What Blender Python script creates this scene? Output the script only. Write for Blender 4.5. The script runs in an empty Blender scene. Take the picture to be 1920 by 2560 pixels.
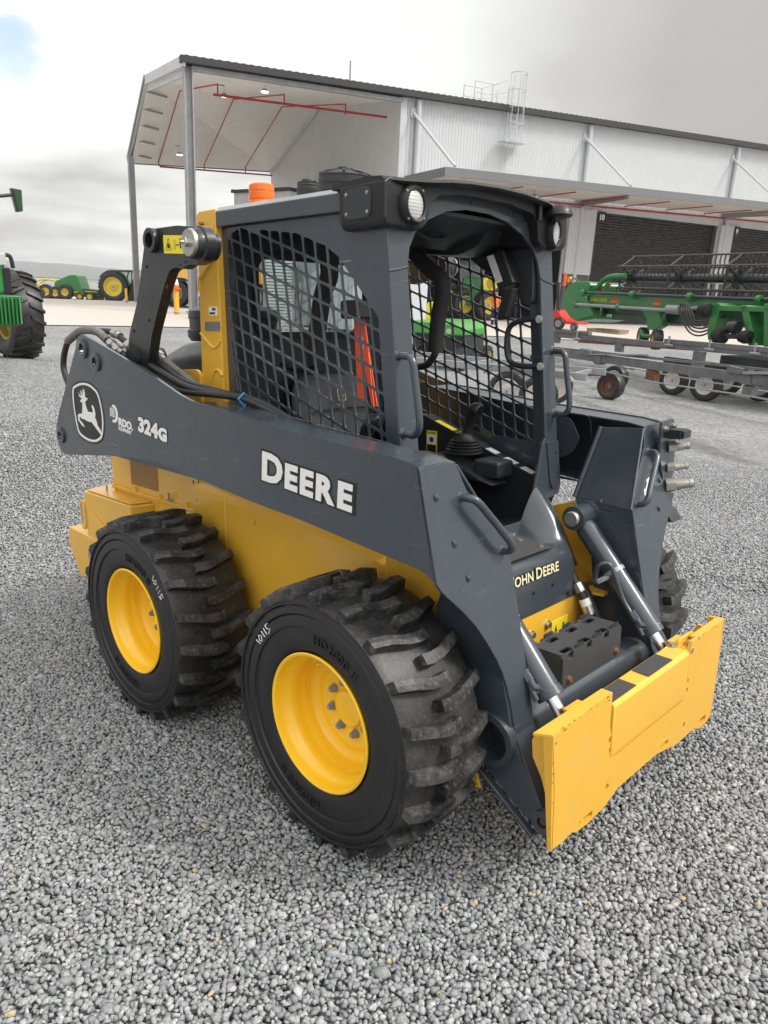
import bpy, math, random
import numpy as np
from mathutils import Vector, Matrix
random.seed(7); rng = np.random.default_rng(11)
S = bpy.context.scene
R = math.radians
# ------------------------------------------------------------------ camera
# world: z up, origin on the gravel under the loader's near-centre rear axle
CW = Vector((2.578528, -2.110857, 1.757935))
MR = ((0.7102825873, 0.7024126749, 0.04599000188), (-0.234130951, 0.1741290237, 0.956484072), (-0.663838342, 0.690141665, -0.288137361))
FP = 1855.41
cd = bpy.data.cameras.new('camera'); cam = bpy.data.objects.new('camera', cd); S.collection.objects.link(cam)
cr, cu, cf = (Vector(a) for a in MR)
cam.matrix_world = Matrix(((cr.x, cu.x, -cf.x, CW.x), (cr.y, cu.y, -cf.y, CW.y), (cr.z, cu.z, -cf.z, CW.z), (0, 0, 0, 1)))
cd.sensor_fit = 'VERTICAL'; cd.sensor_height = 36; cd.lens = FP / 2560 * 36
cd.clip_start = .05; cd.clip_end = 8000
S.camera = cam
S.render.resolution_x = 768; S.render.resolution_y = 1024
# ------------------------------------------------------------------ world, sun, exposure
SUN_EL, SUN_AZ = R(47), R(36)      # light comes from +x, a little +y
w = bpy.data.worlds.new("World"); S.world = w; w.use_nodes = True
nt = w.node_tree; N = nt.nodes; L = nt.links; N.clear()
def nd(t, **k):
    n = N.new(t)
    for a, b in k.items(): setattr(n, a, b)
    return n
sky = nd('ShaderNodeTexSky', sky_type='NISHITA', sun_disc=False, sun_elevation=SUN_EL, sun_rotation=R(90) - SUN_AZ)
tc = nd('ShaderNodeTexCoord'); sx = nd('ShaderNodeSeparateXYZ'); L.new(tc.outputs['Generated'], sx.inputs[0])
def math_(op, a, b=None, c=None):
    n = nd('ShaderNodeMath', operation=op)
    for i, q in enumerate((a, b, c)):
        if q is None: continue
        if isinstance(q, (int, float)): n.inputs[i].default_value = q
        else: L.new(q, n.inputs[i])
    return n.outputs[0]
zc = math_('MAXIMUM', sx.outputs[2], 0.0); den = math_('ADD', zc, .16)
cx = nd('ShaderNodeCombineXYZ'); L.new(math_('DIVIDE', sx.outputs[0], den), cx.inputs[0]); L.new(math_('DIVIDE', sx.outputs[1], den), cx.inputs[1])
def cloud(scale, off, detail=6, rough=.55):
    mp = nd('ShaderNodeMapping'); mp.inputs['Location'].default_value = off; mp.inputs['Scale'].default_value = (scale, scale, scale)
    L.new(cx.outputs[0], mp.inputs[0]); n = nd('ShaderNodeTexNoise'); n.inputs['Scale'].default_value = 1; n.inputs['Detail'].default_value = detail; n.inputs['Roughness'].default_value = rough
    L.new(mp.outputs[0], n.inputs[0]); return n.outputs[0]
def ramp(src, stops):
    n = nd('ShaderNodeValToRGB'); e = n.color_ramp.elements
    e[0].position, e[0].color = stops[0]; e[1].position, e[1].color = stops[1]
    for p, c in stops[2:]: q = e.new(p); q.color = c
    L.new(src, n.inputs[0]); return n
big = cloud(.55, (0.4, 5.2, 0), 5, .5)
# the cloud deck is brightest towards the hidden sun glow on the left and dull to the right
def dirdot(v):
    n = nd('ShaderNodeVectorMath', operation='DOT_PRODUCT'); L.new(tc.outputs['Generated'], n.inputs[0]); n.inputs[1].default_value = tuple(Vector(v).normalized()); return n.outputs['Value']
glow = ramp(dirdot(cr * (-760 / FP) + cu * (1280 / FP) + cf), [(.80, (0, 0, 0, 1)), (.992, (1, 1, 1, 1)), (.94, (.72, .72, .72, 1))]).outputs[0]
side = math_('ADD', math_('MULTIPLY', glow, .66), -.35)
lev = math_('ADD', math_('MULTIPLY', math_('SUBTRACT', big, .5), 1.0), math_('MULTIPLY', side, 1.6))
lev = math_('ADD', lev, .52)
deck = ramp(lev, [(0.0, (.30, .294, .287, 1)), (1.0, (.66, .67, .64, 1)), (.30, (.385, .379, .372, 1)), (.60, (.58, .59, .565, 1))])
low = ramp(cloud(.30, (1.9, 6.1, 0), 5, .55), [(.44, (0, 0, 0, 1)), (.56, (1, 1, 1, 1))])
lowmask = math_('MULTIPLY', low.outputs[0], ramp(zc, [(0.0, (.75, .75, .75, 1)), (.26, (0, 0, 0, 1)), (.15, (.95, .95, .95, 1))]).outputs[0])
mxl = nd('ShaderNodeMix', data_type='RGBA'); L.new(lowmask, mxl.inputs[0]); L.new(deck.outputs[0], mxl.inputs[6]); mxl.inputs[7].default_value = (.30, .292, .285, 1)
gv = math_('ADD', dirdot(cr * (-925 / FP) + cu * (1155 / FP) + cf), math_('MULTIPLY', math_('SUBTRACT', cloud(3.5, (5.2, 3.4, 0), 5), .5), .0018))
gq = nd('ShaderNodeMapRange'); gq.interpolation_type = 'SMOOTHSTEP'; gq.inputs[1].default_value = .9993; gq.inputs[2].default_value = 1.0; gq.inputs[4].default_value = .7; L.new(gv, gq.inputs[0])
skm = nd('ShaderNodeMix', data_type='RGBA', blend_type='MULTIPLY'); skm.inputs[0].default_value = 1; L.new(sky.outputs[0], skm.inputs[6]); skm.inputs[7].default_value = (.13, .13, .13, 1)
mxg = nd('ShaderNodeMix', data_type='RGBA'); L.new(gq.outputs[0], mxg.inputs[0]); L.new(mxl.outputs[2], mxg.inputs[6]); L.new(skm.outputs[2], mxg.inputs[7])
# an overcast dome is brightest overhead, and round the veiled sun
zen = ramp(sx.outputs[2], [(.34, (1, 1, 1, 1)), (.95, (2.2, 2.2, 2.25, 1)), (.55, (1.8, 1.8, 1.82, 1))]).outputs[0]
veil = ramp(dirdot((math.cos(SUN_EL) * math.cos(SUN_AZ), math.cos(SUN_EL) * math.sin(SUN_AZ), math.sin(SUN_EL))), [(.55, (1, 1, 1, 1)), (1.0, (1.7, 1.68, 1.62, 1))]).outputs[0]
mz = nd('ShaderNodeMix', data_type='RGBA', blend_type='MULTIPLY'); mz.inputs[0].default_value = 1; L.new(mxg.outputs[2], mz.inputs[6]); L.new(zen, mz.inputs[7])
bk = ramp(dirdot((.70, -.71, .05)), [(.0, (1, 1, 1, 1)), (.6, (1.8, 1.8, 1.8, 1))]).outputs[0]  # added brightening of the unseen sky behind the camera, lifts near side and front
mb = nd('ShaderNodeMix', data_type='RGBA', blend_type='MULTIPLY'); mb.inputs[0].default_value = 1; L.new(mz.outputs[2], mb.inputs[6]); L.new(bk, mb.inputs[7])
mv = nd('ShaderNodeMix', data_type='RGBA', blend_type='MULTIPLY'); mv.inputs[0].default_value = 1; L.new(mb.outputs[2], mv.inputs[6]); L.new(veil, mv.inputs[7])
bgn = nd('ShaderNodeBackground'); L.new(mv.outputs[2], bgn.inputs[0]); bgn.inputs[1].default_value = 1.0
out = nd('ShaderNodeOutputWorld'); L.new(bgn.outputs[0], out.inputs[0])
sl = bpy.data.lights.new('sun', 'SUN'); sl.energy = 1.6; sl.angle = R(13); sl.color = (1, .965, .91)
so = bpy.data.objects.new('sun', sl); S.collection.objects.link(so)
sd = Vector((math.cos(SUN_EL) * math.cos(SUN_AZ), math.cos(SUN_EL) * math.sin(SUN_AZ), math.sin(SUN_EL)))
so.rotation_euler = sd.to_track_quat('Z', 'Y').to_euler()
S.view_settings.view_transform = 'Standard'; S.view_settings.look = 'None'; S.view_settings.exposure = 0.8; S.view_settings.gamma = 1
S.view_settings.use_curve_mapping = False

# ------------------------------------------------------------------ helpers
def ray(px, py):
    return cr * ((px - 960) / FP) + cu * ((1280 - py) / FP) + cf
def at(px, py, s):                     # the point seen at a pixel of the photo, s metres away along the ground
    d = ray(px, py); return CW + d * (s / math.hypot(d.x, d.y))
class G:
    def __init__(s): s.v = []; s.f = []; s.clean = False
    def add(s, v, f):
        n = len(s.v); s.v += [tuple(a) for a in v]; s.f += [[i + n for i in q] for q in f]; return s
    def box(s, x0, x1, y0, y1, z0, z1):
        return s.hexa([(x0, y0, z0), (x1, y0, z0), (x1, y1, z0), (x0, y1, z0), (x0, y0, z1), (x1, y0, z1), (x1, y1, z1), (x0, y1, z1)])
    def hexa(s, c):
        return s.add(c, [(0, 3, 2, 1), (4, 5, 6, 7), (0, 1, 5, 4), (1, 2, 6, 5), (2, 3, 7, 6), (3, 0, 4, 7)])
    def beam(s, a, b, wx, wz, upv=(0, 0, 1)):
        a = Vector(a); b = Vector(b); d = (b - a).normalized(); q = d.cross(Vector(upv))
        if q.length < 1e-4: q = d.cross(Vector((1, 0, 0)))
        q.normalize(); u = q.cross(d).normalized(); c = []
        for p in (a, b): c += [p - q * wx / 2 - u * wz / 2, p + q * wx / 2 - u * wz / 2, p + q * wx / 2 + u * wz / 2, p - q * wx / 2 + u * wz / 2]
        return s.add(c, [(0, 1, 2, 3), (7, 6, 5, 4), (0, 4, 5, 1), (1, 5, 6, 2), (2, 6, 7, 3), (3, 7, 4, 0)])
    def prism(s, pts, ax, a, b):
        n = len(pts)
        def m(p, t): return (t, p[0], p[1]) if ax == 'x' else (p[0], t, p[1]) if ax == 'y' else (p[0], p[1], t)
        return s.add([m(p, a) for p in pts] + [m(p, b) for p in pts], [list(range(n)), list(range(2 * n - 1, n - 1, -1))] + [(i, i + n, (i + 1) % n + n, (i + 1) % n) for i in range(n)])
    def loft(s, rings, cap=True):
        n = len(rings[0]); v = []; f = []
        for r in rings: v += r
        for k in range(len(rings) - 1):
            for i in range(n): j = (i + 1) % n; f.append((k * n + i, k * n + j, (k + 1) * n + j, (k + 1) * n + i))
        if cap: f.append(list(range(n))); f.append(list(range(len(v) - 1, len(v) - n - 1, -1)))
        return s.add(v, f)
    def tube(s, pts, r, n=8, smooth=0, cap=True):
        P = [Vector(p) for p in pts]
        if smooth:
            Q = []
            for i in range(len(P) - 1):
                p0 = P[max(i - 1, 0)]; p1 = P[i]; p2 = P[i + 1]; p3 = P[min(i + 2, len(P) - 1)]
                for k in range(smooth):
                    t = k / smooth
                    Q.append(.5 * ((2 * p1) + (p2 - p0) * t + (2 * p0 - 5 * p1 + 4 * p2 - p3) * t * t + (3 * p1 - p0 - 3 * p2 + p3) * t ** 3))
            Q.append(P[-1]); P = Q
        rr = r if isinstance(r, (list, tuple)) else [r] * len(P)
        t0 = (P[1] - P[0]).normalized(); q = t0.orthogonal().normalized(); rings = []
        for i, p in enumerate(P):
            t = (P[min(i + 1, len(P) - 1)] - P[max(i - 1, 0)]).normalized()
            q = (q - t * q.dot(t)).normalized(); b = t.cross(q)
            ri = rr[min(i, len(rr) - 1)]
            rings.append([p + (q * math.cos(a) + b * math.sin(a)) * ri for a in [2 * math.pi * k / n for k in range(n)]])
        return s.loft(rings, cap)
    def cyl(s, a, b, r0, r1=None, n=20):
        return s.tube([a, b], [r0, r0 if r1 is None else r1], n)
    def lathe(s, prof, c, ax='y', n=48, closed=False):
        c = Vector(c); v = []; f = []; m = len(prof)
        for k in range(n):
            a = 2 * math.pi * k / n; ca, sa = math.cos(a), math.sin(a)
            for r, h in prof:
                p = (r * ca, h, r * sa) if ax == 'y' else (h, r * ca, r * sa) if ax == 'x' else (r * ca, r * sa, h)
                v.append(c + Vector(p))
        for k in range(n):
            k2 = (k + 1) % n
            for i in range(m if closed else m - 1):
                j = (i + 1) % m; f.append((k * m + i, k * m + j, k2 * m + j, k2 * m + i))
        return s.add(v, f)
    def plate(s, outer, holes, thick, fn):
        """flat plate with holes; outer/holes 2D, fn maps (a,b,t) -> 3D with t in -thick/2..thick/2"""
        cu_ = bpy.data.curves.new('tmp', 'CURVE'); cu_.dimensions = '2D'; cu_.fill_mode = 'BOTH'; cu_.extrude = thick / 2
        for pl in [outer] + list(holes):
            sp = cu_.splines.new('POLY'); sp.points.add(len(pl) - 1); sp.use_cyclic_u = True
            for i, p in enumerate(pl): sp.points[i].co = (p[0], p[1], 0, 1)
        ob = bpy.data.objects.new('tmp', cu_); me = ob.to_mesh()
        s.add([fn(*v.co) for v in me.vertices], [list(p.vertices) for p in me.polygons])
        ob.to_mesh_clear(); bpy.data.objects.remove(ob); bpy.data.curves.remove(cu_); s.clean = True; return s
    def text(s, txt, size, thick, off, fn, spacing=1.0, sizes=None):
        cu_ = bpy.data.curves.new('tmp', 'FONT'); cu_.body = txt; cu_.size = size; cu_.extrude = thick / 2; cu_.offset = off; cu_.space_character = spacing
        cu_.resolution_u = 3
        ob = bpy.data.objects.new('tmp', cu_); me = ob.to_mesh()
        s.add([fn(*v.co) for v in me.vertices], [list(p.vertices) for p in me.polygons])
        w_ = max((v.co.x for v in me.vertices), default=0)
        ob.to_mesh_clear(); bpy.data.objects.remove(ob); bpy.data.curves.remove(cu_); return w_
    def xf(s, fn): s.v = [tuple(fn(Vector(v))) for v in s.v]; return s

def build(name, g, mat, parent=None, bevel=0, ang=35, smooth=True, sub=0, recalc=True):
    me = bpy.data.meshes.new(name); me.from_pydata(g.v, [], g.f)
    if recalc:
        import bmesh
        bm = bmesh.new(); bm.from_mesh(me)
        if g.clean: bmesh.ops.remove_doubles(bm, verts=bm.verts, dist=2e-5); bmesh.ops.dissolve_limit(bm, angle_limit=R(.5), verts=bm.verts, edges=bm.edges)
        bmesh.ops.recalc_face_normals(bm, faces=bm.faces); bm.to_mesh(me); bm.free()
    for m in (mat if isinstance(mat, list) else [mat]): me.materials.append(m)
    if smooth: me.shade_smooth(); me.set_sharp_from_angle(angle=R(ang))
    o = bpy.data.objects.new(name, me); S.collection.objects.link(o)
    if parent: o.parent = parent
    if bevel:
        m = o.modifiers.new('bevel', 'BEVEL'); m.width = bevel; m.segments = 2; m.limit_method = 'ANGLE'; m.angle_limit = R(40); m.harden_normals = True
    if sub:
        m = o.modifiers.new('sub', 'SUBSURF'); m.levels = sub; m.render_levels = sub
    return o
def tag(o, label=None, cat=None, group=None, kind=None):
    for k, v in (('label', label), ('category', cat), ('group', group), ('kind', kind)):
        if v: o[k] = v
    return o
def thing(name, label, cat, loc=(0, 0, 0), rz=0, group=None):
    o = bpy.data.objects.new(name, None); S.collection.objects.link(o); o.empty_display_size = .2
    o.location = loc; o.rotation_euler = (0, 0, rz); return tag(o, label, cat, group)
def copy_tree(o, parent=None):
    c = o.copy(); S.collection.objects.link(c); c.parent = parent
    for ch in list(o.children): copy_tree(ch, c)
    return c

# ------------------------------------------------------------------ materials
def mat(name, col, rough=.5, metal=0, coat=0, noise=None, bump=None, spec=.5, emit=0, extra=None):
    """noise=(scale, amount, [second colour]) varies the colour; bump=(scale, strength, distance)"""
    m = bpy.data.materials.new(name); m.use_nodes = True; t = m.node_tree; b = t.nodes['Principled BSDF']
    b.inputs['Base Color'].default_value = (*col, 1); b.inputs['Roughness'].default_value = rough; b.inputs['Metallic'].default_value = metal
    b.inputs['Coat Weight'].default_value = coat; b.inputs['Coat Roughness'].default_value = .12; b.inputs['Specular IOR Level'].default_value = spec
    if emit: b.inputs['Emission Color'].default_value = (*col, 1); b.inputs['Emission Strength'].default_value = emit
    co = t.nodes.new('ShaderNodeTexCoord')
    if noise:
        n = t.nodes.new('ShaderNodeTexNoise'); n.inputs['Scale'].default_value = noise[0]; n.inputs['Detail'].default_value = 8; n.inputs['Roughness'].default_value = .65
        t.links.new(co.outputs['Object'], n.inputs[0])
        r = t.nodes.new('ShaderNodeValToRGB'); r.color_ramp.elements[0].position = .35; r.color_ramp.elements[1].position = .68
        c2 = noise[2] if len(noise) > 2 else tuple(c * (1 - noise[1]) for c in col)
        r.color_ramp.elements[0].color = (*col, 1); r.color_ramp.elements[1].color = (*[col[i] * (1 - noise[1]) + c2[i] * noise[1] for i in range(3)], 1) if len(noise) > 2 else (*c2, 1)
        t.links.new(n.outputs[0], r.inputs[0]); t.links.new(r.outputs[0], b.inputs['Base Color'])
        n2 = t.nodes.new('ShaderNodeMapRange'); n2.inputs[1].default_value = .3; n2.inputs[2].default_value = .7; n2.inputs[3].default_value = max(rough - .08, .02); n2.inputs[4].default_value = min(rough + .12, 1)
        t.links.new(n.outputs[0], n2.inputs[0]); t.links.new(n2.outputs[0], b.inputs['Roughness'])
    if bump:
        n = t.nodes.new('ShaderNodeTexNoise'); n.inputs['Scale'].default_value = bump[0]; n.inputs['Detail'].default_value = 4
        t.links.new(co.outputs['Object'], n.inputs[0]); bp = t.nodes.new('ShaderNodeBump'); bp.inputs['Strength'].default_value = bump[1]; bp.inputs['Distance'].default_value = bump[2]
        t.links.new(n.outputs[0], bp.inputs['Height']); t.links.new(bp.outputs[0], b.inputs['Normal'])
    return m
def ribbed(name, col, axis, period, rough=.45, dist=.02, kind='SIN', metal=0, noise=.1, direc=None):
    """sheet metal with pressed ribs (bump) along one direction"""
    m = mat(name, col, rough, metal, noise=(1.2, noise)); t = m.node_tree; b = t.nodes['Principled BSDF']
    co = t.nodes.new('ShaderNodeTexCoord'); dp = t.nodes.new('ShaderNodeVectorMath'); dp.operation = 'DOT_PRODUCT'
    dp.inputs[1].default_value = axis; t.links.new(co.outputs['Object'], dp.inputs[0])
    a = t.nodes.new('ShaderNodeMath'); a.operation = 'MULTIPLY'; a.inputs[1].default_value = 2 * math.pi / period; t.links.new(dp.outputs['Value'], a.inputs[0])
    s_ = t.nodes.new('ShaderNodeMath'); s_.operation = 'SINE'; t.links.new(a.outputs[0], s_.inputs[0])
    if kind == 'TRAP':
        mr = t.nodes.new('ShaderNodeMapRange'); mr.interpolation_type = 'SMOOTHSTEP'; mr.inputs[1].default_value = .35; mr.inputs[2].default_value = .8; t.links.new(s_.outputs[0], mr.inputs[0]); h = mr.outputs[0]
    else: h = s_.outputs[0]
    bp = t.nodes.new('ShaderNodeBump'); bp.inputs['Strength'].default_value = 1; bp.inputs['Distance'].default_value = dist
    t.links.new(h, bp.inputs['Height']); t.links.new(bp.outputs[0], b.inputs['Normal']); return m
M = {}
M['grey'] = mat('grey_paint', (.038, .051, .066), .30, 0, .5, noise=(3, .10), bump=(60, .05, .002))
M['yellow'] = mat('yellow_paint', (.82, .46, .042), .34, 0, .35, noise=(2.5, .06), bump=(40, .05, .002))
M['scuffed'] = mat('scuffed_yellow_paint', (.72, .40, .036), .42, 0, .2, noise=(9, .10, (.62, .42, .16)), bump=(70, .12, .003))
M['rim'] = mat('rim_yellow', (.95, .57, .02), .3, 0, .4)
def scratch(m, amt, seed, dirt):
    t = m.node_tree; b = t.nodes['Principled BSDF']; src = b.inputs['Base Color'].links[0].from_socket; co = t.nodes.new('ShaderNodeTexCoord')
    mp = t.nodes.new('ShaderNodeMapping'); mp.inputs['Rotation'].default_value = (.3, .55 + seed, .2); mp.inputs['Scale'].default_value = (2.2, 2.2, 55); t.links.new(co.outputs['Object'], mp.inputs[0])
    n = t.nodes.new('ShaderNodeTexNoise'); n.inputs['Scale'].default_value = 3; n.inputs['Detail'].default_value = 3; t.links.new(mp.outputs[0], n.inputs[0])
    r = t.nodes.new('ShaderNodeValToRGB'); r.color_ramp.elements[0].position = .70; r.color_ramp.elements[0].color = (0, 0, 0, 1); r.color_ramp.elements[1].position = .74; r.color_ramp.elements[1].color = (amt, amt, amt, 1); t.links.new(n.outputs[0], r.inputs[0])
    n2 = t.nodes.new('ShaderNodeTexNoise'); n2.inputs['Scale'].default_value = 2.3 + seed; n2.inputs['Detail'].default_value = 9; n2.inputs['Roughness'].default_value = .75; t.links.new(co.outputs['Object'], n2.inputs[0])
    r2 = t.nodes.new('ShaderNodeValToRGB'); r2.color_ramp.elements[0].position = .5; r2.color_ramp.elements[0].color = (0, 0, 0, 1); r2.color_ramp.elements[1].position = .8; r2.color_ramp.elements[1].color = (dirt, dirt, dirt, 1); t.links.new(n2.outputs[0], r2.inputs[0])
    a = t.nodes.new('ShaderNodeMix'); a.data_type = 'RGBA'; t.links.new(r2.outputs[0], a.inputs[0]); t.links.new(src, a.inputs[6]); a.inputs[7].default_value = (.34, .32, .29, 1)
    c = t.nodes.new('ShaderNodeMix'); c.data_type = 'RGBA'; t.links.new(r.outputs[0], c.inputs[0]); t.links.new(a.outputs[2], c.inputs[6]); c.inputs[7].default_value = (.45, .45, .44, 1); t.links.new(c.outputs[2], b.inputs['Base Color'])
scratch(M['grey'], .28, 0, .07); scratch(M['yellow'], .12, .4, .14); scratch(M['scuffed'], .5, .9, .35)
M['black'] = mat('black_plastic', (.012, .013, .015), .42, noise=(20, .2), bump=(300, .15, .001))
M['blackp'] = mat('black_paint', (.018, .020, .023), .35, 0, .2, noise=(8, .2))
M['dark'] = mat('dark_cab_liner', (.012, .016, .021), .5, noise=(6, .2))
M['plast'] = mat('dark_grey_moulded_plastic', (.03, .034, .038), .38, noise=(4, .2))
M['foam'] = mat('black_foam', (.012, .012, .012), .75)
M['stepgrey'] = mat('satin_step_paint', (.068, .072, .076), .32, 0, .2, noise=(8, .2))
M['seat'] = mat('seat_vinyl', (.075, .077, .08), .5, bump=(400, .2, .001))
M['steel'] = mat('zinc_steel', (.55, .54, .5), .35, .9, noise=(30, .25))
M['dullsteel'] = mat('dull_zinc', (.42, .41, .38), .5, .6, noise=(40, .35))
M['chrome'] = mat('chrome_rod', (.75, .75, .76), .12, 1)
M['rust'] = mat('rusty_steel', (.19, .085, .05), .8, .1, noise=(15, .5))
M['boltbrown'] = mat('passivated_bolt', (.30, .17, .10), .5, .5)
M['white'] = mat('white_decal', (.82, .82, .80), .5)
M['decalblack'] = mat('black_decal', (.012, .012, .013), .45)
M['cream'] = mat('cream_lettering', (.72, .66, .42), .5)
M['warn'] = mat('warning_yellow', (.85, .70, .03), .5)
M['orange'] = mat('orange_webbing', (.80, .11, .04), .7, bump=(600, .3, .001))
M['grip'] = mat('anti_slip_tape', (.035, .035, .036), .9, noise=(260, .5, (.1, .1, .1)), bump=(300, .5, .002))
M['hose'] = mat('rubber_hose', (.02, .02, .021), .5)
M['sleeve'] = mat('braided_hose_sleeve', (.20, .19, .18), .7, noise=(40, .5), bump=(160, .6, .002))
M['label'] = mat('paper_label', (.62, .64, .66), .5, noise=(60, .3, (.2, .2, .22)))
M['alu'] = mat('grey_nameplate', (.3, .31, .32), .4, .4, noise=(120, .5))
M['green'] = mat('green_paint', (.022, .185, .040), .35, 0, .3, noise=(1.5, .15))
M['darkgreen'] = mat('dark_green_paint', (.010, .062, .018), .4, 0, .2, noise=(1.5, .2))
M['jdy'] = mat('wheel_yellow', (.72, .56, .05), .45, noise=(8, .2))
M['red'] = mat('red_paint', (.52, .022, .018), .4, 0, .2)
M['pipe'] = mat('sprinkler_red', (.36, .015, .02), .5)
M['gal'] = mat('galvanised_steel', (.34, .345, .36), .5, .35, noise=(2, .2))
M['trail'] = mat('weathered_grey_steel', (.17, .174, .18), .6, .2, noise=(3, .35), bump=(30, .2, .003))
M['trim'] = mat('grey_flashing', (.17, .175, .185), .5, noise=(.5, .1))
M['roofdark'] = mat('charcoal_roof_edge', (.028, .028, .030), .6)
M['concreteD'] = mat('dark_precast_wall', (.09, .09, .092), .8, noise=(.8, .2))
M['bay'] = mat('workshop_interior', (.025, .026, .029), .8, noise=(.5, .3))
M['lamp'] = mat('lit_high_bay_lamp', (1, 1, .96), .5, emit=2.5)
M['amber'] = mat('amber_lens', (.9, .25, .02), .2)
M['orangep'] = mat('orange_cloth', (.85, .20, .05), .8)
M['navy'] = mat('navy_cloth', (.02, .03, .08), .85)
M['skin'] = mat('skin', (.5, .3, .22), .6)
M['ybollard'] = mat('bollard_yellow', (.78, .42, .03), .6)
M['cone'] = mat('cone_orange', (.85, .12, .02), .6)
M['pallet'] = mat('pallet_wood', (.35, .26, .17), .85, noise=(12, .4))
M['tank'] = mat('black_tank_plastic', (.022, .023, .025), .5)
M['wheelw'] = mat('white_wheel_rim', (.62, .60, .56), .5, noise=(10, .3, (.3, .2, .12)))
M['tin'] = mat('copper_tine_bar', (.13, .10, .075), .5, .3, noise=(25, .4))
M['lens'] = mat('headlight_glass', (.50, .50, .49), .18, noise=(3, .15)); 
def lensmat():
    m = M['lens']; t = m.node_tree; b = t.nodes['Principled BSDF']
    co = t.nodes.new('ShaderNodeTexCoord'); wv = t.nodes.new('ShaderNodeTexWave'); wv.bands_direction = 'Z'; wv.inputs['Scale'].default_value = 32
    t.links.new(co.outputs['Object'], wv.inputs[0]); bp = t.nodes.new('ShaderNodeBump'); bp.inputs['Strength'].default_value = .35; bp.inputs['Distance'].default_value = .002
    t.links.new(wv.outputs[0], bp.inputs['Height']); t.links.new(bp.outputs[0], b.inputs['Normal']); b.inputs['Coat Weight'].default_value = 1
lensmat()
def glassmat(name, col, alpha):
    m = bpy.data.materials.new(name); m.use_nodes = True; t = m.node_tree; t.nodes.clear()
    o = t.nodes.new('ShaderNodeOutputMaterial'); mx = t.nodes.new('ShaderNodeMixShader'); tr = t.nodes.new('ShaderNodeBsdfTransparent'); gl = t.nodes.new('ShaderNodeBsdfGlossy')
    tr.inputs[0].default_value = (*col, 1); gl.inputs['Roughness'].default_value = .03; mx.inputs[0].default_value = alpha
    t.links.new(tr.outputs[0], mx.inputs[1]); t.links.new(gl.outputs[0], mx.inputs[2]); t.links.new(mx.outputs[0], o.inputs[0]); return m
M['glass'] = glassmat('tinted_glass', (.80, .86, .84), .10)
def beaconmat():
    m = mat('orange_beacon_lens', (1, .20, .008), .2); b = m.node_tree.nodes['Principled BSDF']; b.inputs['Transmission Weight'].default_value = .15; b.inputs['Coat Weight'].default_value = .3
    b.inputs['Subsurface Weight'].default_value = .3; b.inputs['Subsurface Radius'].default_value = (.05, .02, .01); return m
M['beacon'] = beaconmat()
def rubber(name, dust, amt):
    m = mat(name, (.012, .012, .013), .45); t = m.node_tree; b = t.nodes['Principled BSDF']
    co = t.nodes.new('ShaderNodeTexCoord'); n = t.nodes.new('ShaderNodeTexNoise'); n.inputs['Scale'].default_value = 7; n.inputs['Detail'].default_value = 10; n.inputs['Roughness'].default_value = .72
    n3 = t.nodes.new('ShaderNodeTexNoise'); n3.inputs['Scale'].default_value = 75; n3.inputs['Detail'].default_value = 5; n3.inputs['Roughness'].default_value = .7
    for q in (n, n3): t.links.new(co.outputs['Object'], q.inputs[0])
    r = t.nodes.new('ShaderNodeValToRGB'); r.color_ramp.elements[0].position = .46; r.color_ramp.elements[1].position = .72
    r3 = t.nodes.new('ShaderNodeValToRGB'); r3.color_ramp.elements[0].position = .54; r3.color_ramp.elements[1].position = .62
    t.links.new(n.outputs[0], r.inputs[0]); t.links.new(n3.outputs[0], r3.inputs[0])
    ad = t.nodes.new('ShaderNodeMath'); ad.operation = 'ADD'; t.links.new(r.outputs[0], ad.inputs[0])
    ml = t.nodes.new('ShaderNodeMath'); ml.operation = 'MULTIPLY'; ml.inputs[1].default_value = .55; t.links.new(r3.outputs[0], ml.inputs[0]); t.links.new(ml.outputs[0], ad.inputs[1])
    sc = t.nodes.new('ShaderNodeMath'); sc.operation = 'MULTIPLY'; sc.use_clamp = True; sc.inputs[1].default_value = amt; t.links.new(ad.outputs[0], sc.inputs[0])
    mx = t.nodes.new('ShaderNodeMix'); mx.data_type = 'RGBA'; mx.inputs[6].default_value = (.013, .013, .014, 1); mx.inputs[7].default_value = (*dust, 1)
    t.links.new(sc.outputs[0], mx.inputs[0]); t.links.new(mx.outputs[2], b.inputs['Base Color'])
    bp = t.nodes.new('ShaderNodeBump'); bp.inputs['Strength'].default_value = .35; bp.inputs['Distance'].default_value = .003; t.links.new(n3.outputs[0], bp.inputs['Height']); t.links.new(bp.outputs[0], b.inputs['Normal'])
    return m
M['tread'] = rubber('dusty_tread_rubber', (.105, .095, .085), .45)
M['lug'] = rubber('scuffed_lug_rubber', (.42, .42, .41), .24)
M['wall'] = rubber('clean_sidewall_rubber', (.045, .045, .046), .15)
M['oldtyre'] = rubber('old_tyre_rubber', (.10, .09, .08), .5)
M['white_sheet'] = ribbed('white_wall_sheeting', (.52, .54, .565), (math.cos(R(71.5)), math.sin(R(71.5)), 0), .19, .45, .028, 'TRAP', noise=.06)
M['white_gable'] = ribbed('white_gable_sheeting', (.56, .575, .575), (-math.sin(R(71.5)), math.cos(R(71.5)), 0), .19, .45, .022, 'TRAP', noise=.06)
M['ceil'] = ribbed('white_ceiling_sheeting', (.88, .88, .86), (math.cos(R(71.5)), math.sin(R(71.5)), 0), .19, .5, .02, 'TRAP', noise=.05)
M['shutter'] = ribbed('charcoal_roller_shutter', (.045, .046, .048), (0, 0, 1), .155, .45, .05, 'SIN', .2, .15)
M['whitep'] = mat('white_painted_steel', (.50, .52, .55), .45, noise=(1, .05))
M['tankm'] = ribbed('ribbed_black_tank', (.03, .031, .033), (0, 0, 1), .22, .5, .05)
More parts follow.
